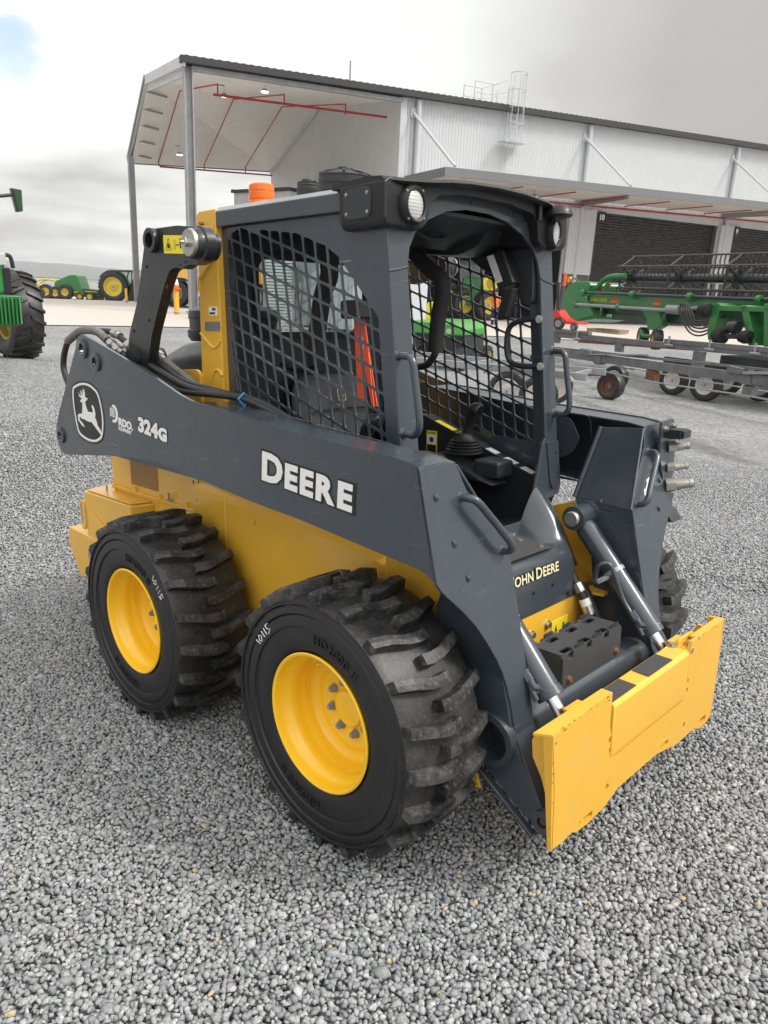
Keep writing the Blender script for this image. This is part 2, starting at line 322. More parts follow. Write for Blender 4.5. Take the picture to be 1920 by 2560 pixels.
M['weights'] = ribbed('green_front_weights', (.025, .25, .04), (1, .25, 0), .03, .4, .004)

# ------------------------------------------------------------------ ground
Bf = .258                                                    # level of the building's concrete pad
KD = [0, 5, 9, 13, 18, 24, 29, 36, 44, 60, 100, 400, 3000, 7000]
LEFT = [None, None, -1.50, -1.37, -1.60, -1.73, -1.70, -1.6, -1.55, -1.83, -2.1, -4, -30, -60]   # relative to the camera, towards the left of the yard
MIDD = [None, None, -1.90, -1.85, -2.0, -2.0, -1.8, -1.58, -1.5, -1.5, -1.8, -4, -30, -60]
RIGH = [None, None, -1.98, -2.18, -2.2, -2.2, -2.05, -1.8, -1.55, -1.5, -1.8, -4, -30, -60]
nrm = Vector((0.0707, 0.0074, 0)); # slope of the gravel under the loader (world z = -(..))
UPM = Vector((-0.07086157, 0.00744603, 0.99745837))          # the loader's own up axis in world space
def plane_z(x, y): return -(UPM.x * x + UPM.y * y) / UPM.z
AZ0 = math.atan2(ray(0, 900).y, ray(0, 900).x); AZ1 = math.atan2(ray(960, 900).y, ray(960, 900).x); AZ2 = math.atan2(ray(1920, 900).y, ray(1920, 900).x)
def gz(x, y):
    dx, dy = x - CW.x, y - CW.y; s = math.hypot(dx, dy); a = math.atan2(dy, dx)
    if a < -1: a += 2 * math.pi
    t = (AZ0 - a) / (AZ0 - AZ1)                               # 0 left .. 1 mid .. 2 right
    t = min(max(t, 0), 2); pz = plane_z(x, y) if s < 9.5 else 0
    def val(i):
        def one(T): return T[i] + CW.z
        return one(LEFT) * (1 - t) + one(MIDD) * t if t < 1 else one(MIDD) * (2 - t) + one(RIGH) * (t - 1)
    if s <= 5: return pz
    i = max(k for k in range(len(KD)) if KD[k] <= s); i = min(i, len(KD) - 2); f = (s - KD[i]) / (KD[i + 1] - KD[i]); f = f * f * (3 - 2 * f) if i < 9 else f
    if i == 1: return pz * (1 - f) + val(2) * f
    return val(i) * (1 - f) + val(i + 1) * f
def ground_mat():
    m = bpy.data.materials.new('gravel_ground'); m.use_nodes = True; t = m.node_tree; b = t.nodes['Principled BSDF']; b.inputs['Roughness'].default_value = .9
    co = t.nodes.new('ShaderNodeTexCoord'); v = t.nodes.new('ShaderNodeTexVoronoi'); v.inputs['Scale'].default_value = 42; v.inputs['Randomness'].default_value = 1
    v2 = t.nodes.new('ShaderNodeTexVoronoi'); v2.inputs['Scale'].default_value = 17
    n = t.nodes.new('ShaderNodeTexNoise'); n.inputs['Scale'].default_value = .35; n.inputs['Detail'].default_value = 6
    for q in (v, v2, n): t.links.new(co.outputs['Object'], q.inputs[0])
    bw = t.nodes.new('ShaderNodeSeparateColor'); t.links.new(v.outputs['Color'], bw.inputs[0])
    r = t.nodes.new('ShaderNodeValToRGB'); E = r.color_ramp.elements; E[0].position = 0; E[0].color = (.12, .125, .13, 1); E[1].position = 1; E[1].color = (.43, .436, .436, 1)
    bw2 = t.nodes.new('ShaderNodeSeparateColor'); t.links.new(v2.outputs['Color'], bw2.inputs[0])
    av = t.nodes.new('ShaderNodeMix'); av.data_type = 'FLOAT'; av.inputs[0].default_value = .4; t.links.new(bw.outputs[0], av.inputs[2]); t.links.new(bw2.outputs[0], av.inputs[3])
    t.links.new(av.outputs[0], r.inputs[0])
    mx = t.nodes.new('ShaderNodeMix'); mx.data_type = 'RGBA'; mx.blend_type = 'MULTIPLY'; mx.inputs[0].default_value = 1
    r2 = t.nodes.new('ShaderNodeValToRGB'); E = r2.color_ramp.elements; E[0].position = .3; E[0].color = (.78, .78, .78, 1); E[1].position = .7; E[1].color = (1.12, 1.12, 1.1, 1)
    t.links.new(n.outputs[0], r2.inputs[0]); t.links.new(r.outputs[0], mx.inputs[6]); t.links.new(r2.outputs[0], mx.inputs[7]); t.links.new(mx.outputs[2], b.inputs['Base Color'])
    bp = t.nodes.new('ShaderNodeBump'); bp.inputs['Strength'].default_value = 1; bp.inputs['Distance'].default_value = .02; bp.invert = True
    t.links.new(v.outputs['Distance'], bp.inputs['Height']); t.links.new(bp.outputs[0], b.inputs['Normal']); return m
def polar(name, m, s0, s1, a0, a1, na, ks, dz=0, sf=None):
    v = []; f = []
    for i, s in enumerate(ks):
        for k in range(na + 1):
            a = a0 + (a1 - a0) * k / na; r = s
            if sf: r = sf(s, a)
            x = CW.x + r * math.cos(a); y = CW.y + r * math.sin(a); v.append((x, y, gz(x, y) + dz - (.020 if dz == 0 and s < 10 else 0)))
    for i in range(len(ks) - 1):
        for k in range(na): q = i * (na + 1) + k; f.append((q, q + 1, q + na + 2, q + na + 1))
    g = G(); g.add(v, f); o = build(name, g, m, recalc=False, ang=80); tag(o, kind='structure'); return o
ks = [0.01] + list(np.arange(.5, 10, .5)) + list(np.arange(10, 60, 2)) + [60, 70, 85, 100, 150, 250, 400, 800, 1500, 3000, 7000]
polar('gravel_ground', ground_mat(), 0, 0, -math.pi, math.pi, 144, ks)
pav = mat('pale_concrete_yard', (.50, .455, .41), .85, noise=(.25, .25, (.42, .385, .355)), bump=(6, .1, .01))
def edge(a):                                                 # near edge of the concrete yard, metres from the camera
    t = min(max((AZ0 - a) / (AZ0 - AZ2), -.5), 1.5); return 27.5 + 8.0 * t
def sfn(s, a): e = edge(a); return e + s
polar('concrete_yard', pav, 0, 0, AZ2 - .6, AZ0 + .7, 90, [0, 1, 2, 4, 6, 8, 11, 14, 18, 24, 32, 45, 70], .03, sfn)

# ---- loose gravel as real stones (one object nobody could count)
def ico():
    p = (1 + 5 ** .5) / 2
    v = np.array([(-1, p, 0), (1, p, 0), (-1, -p, 0), (1, -p, 0), (0, -1, p), (0, 1, p), (0, -1, -p), (0, 1, -p), (p, 0, -1), (p, 0, 1), (-p, 0, -1), (-p, 0, 1)], float)
    v /= np.linalg.norm(v[0])
    f = np.array([(0, 11, 5), (0, 5, 1), (0, 1, 7), (0, 7, 10), (0, 10, 11), (1, 5, 9), (5, 11, 4), (11, 10, 2), (10, 7, 6), (7, 1, 8), (3, 9, 4), (3, 4, 2), (3, 2, 6), (3, 6, 8), (3, 8, 9), (4, 9, 5), (2, 4, 11), (6, 2, 10), (8, 6, 7), (9, 8, 1)])
    return v, f
def octa():
    v = np.array([(1, 0, 0), (-1, 0, 0), (0, 1, 0), (0, -1, 0), (0, 0, 1), (0, 0, -1)], float)
    f = np.array([(0, 2, 4), (2, 1, 4), (1, 3, 4), (3, 0, 4), (2, 0, 5), (1, 2, 5), (3, 1, 5), (0, 3, 5)]); return v, f
def stone_mat():
    m = bpy.data.materials.new('crushed_rock'); m.use_nodes = True; t = m.node_tree; b = t.nodes['Principled BSDF']; b.inputs['Roughness'].default_value = .85
    a = t.nodes.new('ShaderNodeAttribute'); a.attribute_name = 'tone'; r = t.nodes.new('ShaderNodeValToRGB'); E = r.color_ramp.elements
    E[0].position = 0; E[0].color = (.17, .18, .19, 1); E[1].position = 1; E[1].color = (.52, .42, .28, 1)
    for p, c in ((.5, (.275, .285, .292, 1)), (.82, (.385, .392, .394, 1)), (.955, (.46, .463, .455, 1)), (.975, (.40, .33, .20, 1))): q = E.new(p); q.color = c
    t.links.new(a.outputs['Fac'], r.inputs[0])
    co = t.nodes.new('ShaderNodeTexCoord'); n = t.nodes.new('ShaderNodeTexNoise'); n.inputs['Scale'].default_value = 160; n.inputs['Detail'].default_value = 4; t.links.new(co.outputs['Object'], n.inputs[0])
    mr = t.nodes.new('ShaderNodeMapRange'); mr.inputs[1].default_value = .3; mr.inputs[2].default_value = .7; mr.inputs[3].default_value = .75; mr.inputs[4].default_value = 1.25; t.links.new(n.outputs[0], mr.inputs[0])
    mx = t.nodes.new('ShaderNodeMix'); mx.data_type = 'RGBA'; mx.blend_type = 'MULTIPLY'; mx.inputs[0].default_value = 1; t.links.new(r.outputs[0], mx.inputs[6]); t.links.new(mr.outputs[0], mx.inputs[7]); t.links.new(mx.outputs[2], b.inputs['Base Color'])
    return m
def stones(name, s0, s1, gap, size, base, m, label, layers=((0, .004), (.5, -.010))):
    bv, bf = base; X_, Y_, Z_ = [], [], []
    for ph, dz in layers:                                     # packed, jittered rows, one bed on the other
        i, j = np.meshgrid(np.arange(-int(s1 / gap) - 1, int(s1 / gap) + 2), np.arange(-int(s1 / gap / .87) - 1, int(s1 / gap / .87) + 2))
        x = (i + (j % 2) * .5 + ph).ravel() * gap; y = (j + ph).ravel() * gap * .87
        k_ = (np.hypot(x, y) > s0) & (np.hypot(x, y) < s1); x = x[k_]; y = y[k_]
        x = x + CW.x + rng.normal(0, gap * .24, len(x)); y = y + CW.y + rng.normal(0, gap * .24, len(y)); X_.append(x); Y_.append(y); Z_.append(np.full(len(x), dz))
    x = np.concatenate(X_); y = np.concatenate(Y_); zo = np.concatenate(Z_)
    # keep those the photograph (or a step to its side) can see
    qx, qy, qz = x - CW.x, y - CW.y, -1.7; dd = cf.x * qx + cf.y * qy + cf.z * qz; rx = (cr.x * qx + cr.y * qy + cr.z * qz) / dd; ry = (cu.x * qx + cu.y * qy + cu.z * qz) / dd
    kp = (dd > 0) & (np.abs(rx) < .80) & (ry > -1.0); x = x[kp]; y = y[kp]; zo = zo[kp]; n = len(x)
    z = np.array([gz(p, q) for p, q in zip(x, y)])
    sc = size * rng.lognormal(0, .17, n)
    q = rng.normal(size=(n, 4)); q /= np.linalg.norm(q, axis=1)[:, None]; w_, X, Y, Z = q.T
    Rm = np.array([[1 - 2 * (Y * Y + Z * Z), 2 * (X * Y - Z * w_), 2 * (X * Z + Y * w_)], [2 * (X * Y + Z * w_), 1 - 2 * (X * X + Z * Z), 2 * (Y * Z - X * w_)], [2 * (X * Z - Y * w_), 2 * (Y * Z + X * w_), 1 - 2 * (X * X + Y * Y)]]).transpose(2, 0, 1)
    an = rng.uniform(.45, 1.15, (n, 1, 3)); vv = bv[None] * an * (1 + rng.uniform(-.46, .40, (n, len(bv), 1)))
    vv = np.einsum('nij,nkj->nki', Rm, vv); vv[:, :, 2] *= .8
    vv *= sc[:, None, None]; vv += np.stack([x, y, z + zo + sc * rng.uniform(-.15, .35, n)], 1)[:, None, :]
    nv = len(bv); ff = (bf[None] + (np.arange(n) * nv)[:, None, None]).reshape(-1, 3)
    me = bpy.data.meshes.new(name); me.vertices.add(n * nv); me.vertices.foreach_set('co', vv.astype(np.float32).ravel())
    me.loops.add(len(ff) * 3); me.loops.foreach_set('vertex_index', ff.astype(np.int32).ravel())
    me.polygons.add(len(ff)); me.polygons.foreach_set('loop_start', (np.arange(len(ff)) * 3).astype(np.int32))
    at_ = me.attributes.new('tone', 'FLOAT', 'POINT'); tn = np.repeat(rng.beta(2.2, 2.0, n) * .93, nv); pk = np.repeat(rng.random(n) < .003, nv); tn[pk] = .98; at_.data.foreach_set('value', tn.astype(np.float32))
    me.update(calc_edges=True); me.materials.append(m); o = bpy.data.objects.new(name, me); S.collection.objects.link(o); tag(o, label, 'gravel', kind='stuff')
SM = stone_mat()
stones('gravel', .8, 4.8, .0150, .0103, ico(), SM, 'loose grey crushed rock covering the yard around the loader')
stones('gravel', 4.8, 11, .0205, .0142, octa(), SM, 'grey crushed rock behind the loader reaching back across the yard')
# ================================================================== THE LOADER (built in its own frame: x forward, z up off the gravel)
LD = thing('skid_steer_loader', 'grey and yellow skid steer loader with open mesh cab parked in the foreground', 'skid steer loader')
RW = Matrix(((0.99748602, 0.00052765, -0.07086157, 0), (0.0, 0.99997228, 0.00744603, 0), (0.07086353, -0.00742731, 0.99745837, 0), (0, 0, 0, 1)))
LD.matrix_world = RW
def P(name, g, m, parent=None, **k): return build(name, g, M[m] if isinstance(m, str) else m, parent or LD, **k)
def rr(x0, x1, z0, z1, r, n=4):
    o = []
    for cx_, cz_, a in ((x1 - r, z1 - r, 0), (x0 + r, z1 - r, 90), (x0 + r, z0 + r, 180), (x1 - r, z0 + r, 270)):
        for k in range(n + 1): t = R(a + 90 * k / n); o.append((cx_ + r * math.cos(t), cz_ + r * math.sin(t)))
    return o
def roundpoly(pts, r, n=3):
    o = []; m = len(pts)
    for i in range(m):
        p = Vector(pts[i]); a = Vector(pts[i - 1]) - p; b = Vector(pts[(i + 1) % m]) - p; d = min(r, a.length * .45, b.length * .45)
        A = p + a.normalized() * d; B = p + b.normalized() * d
        for k in range(n + 1):
            t = k / n; q = A * (1 - t) ** 2 + p * 2 * t * (1 - t) + B * t * t; o.append((q.x, q.y))
    return o
def circ(x, z, r, n=20): return [(x + r * math.cos(2 * math.pi * k / n), z + r * math.sin(2 * math.pi * k / n)) for k in range(n)]
def bolts(par, L_, m='steel', nm='bolt'):
    for q in L_:
        g = G(); bolt(g, *q); P(nm, g, m, par)
def bolt(g, p, d, r=.009, h=.008):
    p = Vector(p); d = Vector(d).normalized(); g.tube([p - d * .002, p + d * h * .35], r * 1.35, 12); g.tube([p + d * h * .3, p + d * h], r, 6)

# ---- wheels
WB = 1.146
def make_wheel(x, s):
    """s=-1 near side, +1 far side; outer face at |y|=.84"""
    root = thing('wheel', None, None); root.parent = LD; root.location = (x, s * .69, .42)
    t = G(); o = .15                                          # outward half width (outer face at .84 = .69+.15)
    prof = [(.214, .128), (.222, .140), (.236, .147), (.262, .1495), (.292, .150), (.298, .149), (.301, .155), (.328, .156), (.334, .153), (.337, .150), (.341, .157), (.362, .154), (.366, .150), (.369, .158), (.375, .157), (.379, .148), (.384, .120), (.388, .06), (.389, 0), (.388, -.06), (.384, -.12), (.378, -.15), (.33, -.158), (.27, -.154), (.222, -.142), (.214, -.128), (.212, 0)]
    t.lathe([(r, -h if s < 0 else h) for r, h in prof], (0, 0, 0), 'y', 96, True)
    ty = P('tyre', t, 'wall', root, ang=40)
    lg = G(); NL = 20
    def rad(wd):                                              # crown radius across the width
        return .389 - .026 * max(0, abs(wd) - .08) / .07
    for side in (1, -1):
        for k in range(NL):
            a0 = 2 * math.pi * (k + (0 if side > 0 else .5)) / NL + random.uniform(-.004, .004)
            line = [(.1535, .0), (.10, -.034), (.045, -.076), (.004, -.088), (-.030, -.080)]
            halfw = [.043, .041, .042, .043, .042]; rings = []
            for (wd, da), hw in zip(line, halfw):
                y = wd * side * (1 if s < 0 else 1); a = a0 + da
                hb = hw * 1.16; r0 = rad(wd) - .016; r1 = .4225 - .012 * max(0, abs(wd) - .11) / .04; ht = hw * .93
                ring = []
                for (rad_, aa) in ((r0, a - hb), (r1, a - ht), (r1 + .0008, a), (r1, a + ht), (r0, a + hb)):
                    ring.append((rad_ * math.cos(aa), -y if s < 0 else y, rad_ * math.sin(aa)))
                rings.append(ring)
            # outer end drops down the shoulder
            ring0 = []
            for (rad_, aa) in ((.364, a0 - .052), (.378, a0 - .043), (.379, a0), (.378, a0 + .043), (.364, a0 + .052)):
                yy = .1525 * side; ring0.append((rad_ * math.cos(aa), -yy if s < 0 else yy, rad_ * math.sin(aa)))
            lg.loft([ring0] + rings)
    P('tread_lug_ring', lg, 'lug', ty, smooth=False, bevel=.0022)
    cr_ = G(); cr_.lathe([(r + .0012, -h if s < 0 else h) for r, h in prof[14:22]], (0, 0, 0), 'y', 72); P('tread_base', cr_, 'tread', ty, ang=50)
    if s < 0:
        tx = G()                                              # moulded sidewall lettering, as on the near tyres
        def onwall(txt, ang0, rad0, size, flip=False):
            L0 = G(); w_ = L0.text(txt, size, .006, .0, lambda a, b, t_: (a, b, t_), 1.1)
            for v_ in L0.v:
                r_ = rad0 + (v_[1] if not flip else size * .7 - v_[1]); an = ang0 - (v_[0] - w_ / 2) / rad0 if not flip else ang0 + (v_[0] - w_ / 2) / rad0
                tx.v.append((r_ * math.cos(an), -.1515 - v_[2], r_ * math.sin(an)))
            tx.f += [[i + len(tx.v) - len(L0.v) for i in q] for q in L0.f]
        onwall('HD2000 II', R(-108), .258, .040)
        P('sidewall_lettering', tx, M['wall'], ty, smooth=False); tx = G(); onwall('HD2000 II', R(70), .258, .040)
        P('sidewall_lettering', tx, M['wall'], ty, smooth=False)
        ch = G()
        def stroke(pts, r_=.0016):
            ch.tube([(rad_ * math.cos(R(an)), -.1555 - .0005, rad_ * math.sin(R(an))) for rad_, an in pts], r_, 5)
        base = 146 if x > .5 else 48
        for q in ([(.335, 0), (.312, -1.5)], [(.335, -4), (.325, -6), (.312, -4), (.322, -2.4), (.335, -4)], [(.336, -8), (.312, -8.6)], [(.337, -11), (.312, -11.6)], [(.338, -13.5), (.326, -14), (.318, -16.5), (.310, -13.5)], [(.338, -13.5), (.338, -16.5)]):
            stroke([(a, b + base) for a, b in q])
        P('chalk_mark', ch, 'white', ty)
    # rim
    r = G(); q = (lambda h: -h) if s < 0 else (lambda h: h)
    outer = [(.2165, .140), (.2185, .146), (.214, .149), (.207, .146), (.204, .134), (.203, .112), (.199, .108), (.190, .095), (.184, .070), (.186, .062), (.181, .050), (.177, .030), (.176, .022), (.170, .012), (.150, .004), (.138, .007), (.128, .013), (.118, .0135), (.105, .006), (.064, .006), (.058, .010), (.056, .022), (.030, .026), (.0005, .026)]
    r.lathe([(a, q(h)) for a, h in outer], (0, 0, 0), 'y', 72)
    back = [(.2165, -.140), (.218, -.148), (.205, -.146), (.203, -.110), (.188, -.09), (.176, -.01), (.05, -.01), (.0005, -.01)]
    r.lathe([(a, q(h)) for a, h in back], (0, 0, 0), 'y', 48)
    rm = P('rim', r, 'rim', root, ang=50)
    w_ = G()                                                  # weld bead and gutter line inside the rim
    w_.tube([(.179 * math.cos(R(a)), q(.040 + .012 * math.sin(R(a * 3))), .179 * math.sin(R(a))) for a in range(110, 290, 8)], .0018, 5); P('weld_bead', w_, 'rim', rm)
    vs = G(); vs.tube([(.182 * math.cos(R(105)), q(.085), .182 * math.sin(R(105))), (.160 * math.cos(R(105)), q(.10), .160 * math.sin(R(105)))], .0045, 8); P('valve_stem', vs, 'steel', rm)
    vg = G(); vg.tube([(.186 * math.cos(R(112)), q(.062), .186 * math.sin(R(112))), (.170 * math.cos(R(108)), q(.088), .170 * math.sin(R(108))), (.166 * math.cos(R(104)), q(.104), .166 * math.sin(R(104))), (.172 * math.cos(R(100)), q(.088), .172 * math.sin(R(100))), (.186 * math.cos(R(97)), q(.062), .186 * math.sin(R(97)))], .0035, 6, 3); P('valve_guard', vg, 'rim', rm)
    for k in range(8):
        a = 2 * math.pi * (k + .35) / 8; n_ = G(); c = (.084 * math.cos(a), q(.006), .084 * math.sin(a)); e = (c[0], q(.030), c[2]); mid = (c[0], q(.024), c[2])
        n_.tube([c, mid], .0125, 6); n_.tube([(c[0], q(.006), c[2]), (c[0], q(.010), c[2])], .0155, 14); n_.tube([mid, e], .0075, 12); P('lug_nut', n_, 'gal', rm, ang=30)
    return root
for x in (0, WB):
    for s in (-1, 1): make_wheel(x, s)

# ---- chassis
g = G()
def side_body(sg):
    pts = [(-.945, .45), (-.945, 1.02), (-.10, 1.10), (-.08, .96), (.0, .40)]
    return pts
# engine bay shell
g.prism([(-.945, .36), (-.945, 1.12), (-.07, 1.12), (-.07, .36)], 'y', -.42, .42)
# tub between the wheels with a folded ledge under the arms
xs = [(-.07, .26), (.2, .24), (1.46, .20), (1.47, .26), (1.42, .70), (1.37, .93), (1.20, 1.0), (.9, 1.06), (-.07, 1.10)]
def sec(x, zt):
    return [(x, -.46, .24), (x, -.49, .29), (x, -.49, zt - .085), (x, -.475, zt - .065), (x, -.452, zt - .05), (x, -.452, zt + .16), (x, .452, zt + .16), (x, .452, zt - .05), (x, .475, zt - .065), (x, .49, zt - .085), (x, .49, .29), (x, .46, .24)]
g.loft([sec(-.069, .985), sec(.18, .97)])
g.loft([[(x, y, z) for x, y, z in sec(x_, zt)[:5]] + [(x_, -.452, .60), (x_, .452, .60)] + [(x, y, z) for x, y, z in sec(x_, zt)[7:]] for x_, zt in ((.178, .97), (.5, .955), (1.0, .93), (1.10, .90))])
for sg in (-1, 1): g.hexa([(.178, sg * .452, .59), (1.10, sg * .452, .59), (1.10, sg * .44, .59), (.178, sg * .44, .59), (.178, sg * .452, 1.05 - .12), (1.10, sg * .452, .89), (1.10, sg * .44, .89), (.178, sg * .44, .93)])
def sec2(x, zb, zt): return [(x, -.44, zb), (x, -.488, zb + .04), (x, -.488, zt), (x, .488, zt), (x, .488, zb + .04), (x, .44, zb)]
g.loft([sec2(1.095, .24, .80), sec2(1.30, .22, .60), sec2(1.338, .21, .40)])
for sg in (-1, 1):                                           # front side wings standing proud of the plate
    g.prism([(1.09, .86), (1.20, .90), (1.36, .78), (1.43, .66), (1.47, .28), (1.50, .20), (1.40, .17), (1.09, .24)], 'y', sg * .489, sg * .478)
ch = P('chassis', g, 'yellow', bevel=.006)
g = G()                                                       # front frame plate with its bracket
g.plate(rr(-.47, .47, .30, .60, .02), [circ(.30, .50, .009, 10), circ(.38, .52, .009, 10)], .012, lambda a, b, t: (1.352 + t, a, b))
for sg in (-1, 1):
    g.prism([(1.358, .60), (1.41, .575), (1.40, .42), (1.358, .38)], 'y', sg * .47, sg * .458); g.hexa([(1.358, sg * .33, .585), (1.42, sg * .36, .58), (1.42, sg * .46, .58), (1.358, sg * .46, .585), (1.358, sg * .33, .597), (1.42, sg * .36, .592), (1.42, sg * .46, .592), (1.358, sg * .46, .597)])
P('front_plate', g, 'yellow', ch, bevel=.002)
bolts(ch, [((1.358, y_, z_), (1, 0, 0), .012, .014) for y_, z_ in ((.07, .535), (-.03, .525), (-.2, .52))])
g = G(); g.box(1.3585, 1.3600, .10, .21, .44, .535); wd = P('warning_decal', g, 'warn', ch)
g = G(); g.prism([(.108, .455), (.150, .455), (.129, .515)], 'x', 1.3600, 1.3606); P('triangle_mark', g, 'decalblack', wd)
g = G(); g.prism([(.117, .460), (.141, .460), (.129, .496)], 'x', 1.3606, 1.3611); P('triangle_field', g, 'warn', wd)
g = G(); g.box(1.3600, 1.3606, .176, .182, .455, .50); g.box(1.3600, 1.3606, .168, .190, .485, .49); g.prism(circ(.179, .508, .006, 10), 'x', 1.36, 1.3606); g.box(1.3611, 1.3616, .125, .133, .466, .480); P('figure_mark', g, 'decalblack', wd)
# vent
g = G()
for k in range(28):
    z = .820 + k * .0052; g.box(-.752, -.482, -.4225, -.4205, z, z + .0026)
P('vent_grille', g, 'boltbrown', ch)
g = G(); g.tube([(.375, -.489, .845), (.375, -.496, .845)], .014, 14); P('side_plug', g, 'yellow', ch)
for p in ((-.93, -.428, .785), (-.70, -.428, .80), (-.46, -.428, .80), (-.22, -.428, .80)): g = G(); g.prism([(p[0] - .02, p[2] - .012), (p[0], p[2] + .012), (p[0] + .02, p[2] - .012)], 'y', -.435, -.42); P('weld_tab', g, 'yellow', ch)
g = G(); g.box(-.945, -.10, -.432, -.42, .775, .79); P('belt_rail', g, 'yellow', ch, bevel=.003)
g = G(); g.beam((-.066, -.4535, .95), (-.03, -.4915, .86), .002, .004); g.box(-.055, -.045, -.4915, -.4905, .93, .945); P('door_seam', g, 'decalblack', ch)
# rear corner boxes and bumper
for sg in (-1, 1):
    g = G(); g.hexa([(-1.12, sg * .34, .40), (-.52, sg * .40, .40), (-.57, sg * .527, .40), (-1.08, sg * .527, .40), (-1.12, sg * .34, .755), (-.52, sg * .40, .755), (-.57, sg * .527, .75), (-1.08, sg * .527, .75)])
    rb = P('rear_corner_box', g, 'yellow', ch, bevel=.006)
    g = G(); g.hexa([(-1.10, sg * .37, .757), (-.55, sg * .41, .757), (-.59, sg * .515, .753), (-1.06, sg * .515, .753), (-1.10, sg * .37, .763), (-.55, sg * .41, .763), (-.59, sg * .515, .759), (-1.06, sg * .515, .759)]); P('box_lid', g, 'yellow', rb, bevel=.002)
    g = G(); g.hexa([(-1.0, sg * .528, .62), (-.70, sg * .528, .44), (-.70, sg * .535, .44), (-1.0, sg * .535, .62), (-1.0, sg * .528, .66), (-.66, sg * .528, .52), (-.66, sg * .532, .52), (-1.0, sg * .532, .66)]); P('stiffener', g, 'yellow', rb)
    g = G(); g.tube([(-.95, sg * .46, .76), (-.95, sg * .46, .79)], .006, 8); g.tube([(-.36, sg * .44, .80), (-.36, sg * .44, .835)], .007, 8); g.tube([(-.36, sg * .44, .80), (-.36, sg * .44, .803)], .018, 12); P('latch_pin', g, 'steel', rb)
g = G(); g.prism([(-1.32, .42), (-1.30, .52), (-.80, .50), (-.80, .42), (-1.0, .30), (-1.20, .25)], 'y', -.535, -.36); g.prism([(-1.32, .42), (-1.30, .52), (-.80, .50), (-.80, .42), (-1.0, .30), (-1.20, .25)], 'y', .36, .535); g.box(-1.30, -1.18, -.36, .36, .28, .50); g.box(-1.13, -.94, -.34, .34, .36, 1.02)
bp_ = P('rear_bumper', g, 'yellow', ch, bevel=.008)
g = G(); bolt(g, (-1.02, -.535, .42), (0, -1, 0), .018, .02); P('bolt', g, 'steel', bp_)
g = G(); g.plate(rr(-.05, .05, -.08, .08, .04), [rr(-.032, .032, -.062, .062, .03)], .02, lambda a, b, t: (-1.10 + a * .6, -.53 - t * .5, .62 + b)); P('tail_light_guard', g, 'yellow', bp_, bevel=.003)
g = G(); g.box(-1.118, -1.085, -.531, -.524, .56, .68); P('tail_light', g, 'chrome', bp_)
# engine hood, air box
g = G()
def hsec(x, w, z0, z1, c=.06): return [(x, -w, z0), (x, -w, z1 - c), (x, -w + c, z1), (x, w - c, z1), (x, w, z1 - c), (x, w, z0)]
g.loft([hsec(-.98, .28, 1.05, 1.22), hsec(-.80, .33, 1.05, 1.34), hsec(-.58, .37, 1.05, 1.44, .07), hsec(-.34, .39, 1.05, 1.505, .07), hsec(-.10, .39, 1.05, 1.53, .07), hsec(.14, .39, 1.05, 1.535, .07)])
hd = P('engine_hood', g, 'plast', bevel=.02, sub=0)
g = G(); g.hexa([(-.72, -.402, 1.33), (-.42, -.402, 1.40), (-.42, -.380, 1.40), (-.72, -.36, 1.33), (-.72, -.402, 1.345), (-.42, -.402, 1.425), (-.42, -.380, 1.425), (-.72, -.36, 1.345)]); P('hood_slot', g, 'decalblack', hd)
g = G(); g.lathe([(.0005, 0), (.20, 0), (.215, .02), (.215, .05), (.205, .055), (.205, .10), (.21, .105), (.205, .135), (.17, .155), (.0005, .157)], (-.34, -.05, 1.515), 'z', 36)
ab = P('air_cleaner_cover', g, 'black', LD, ang=40)
g = G(); g.box(-.565, -.54, -.10, -.04, 1.54, 1.58); P('cover_latch', g, 'black', ab)

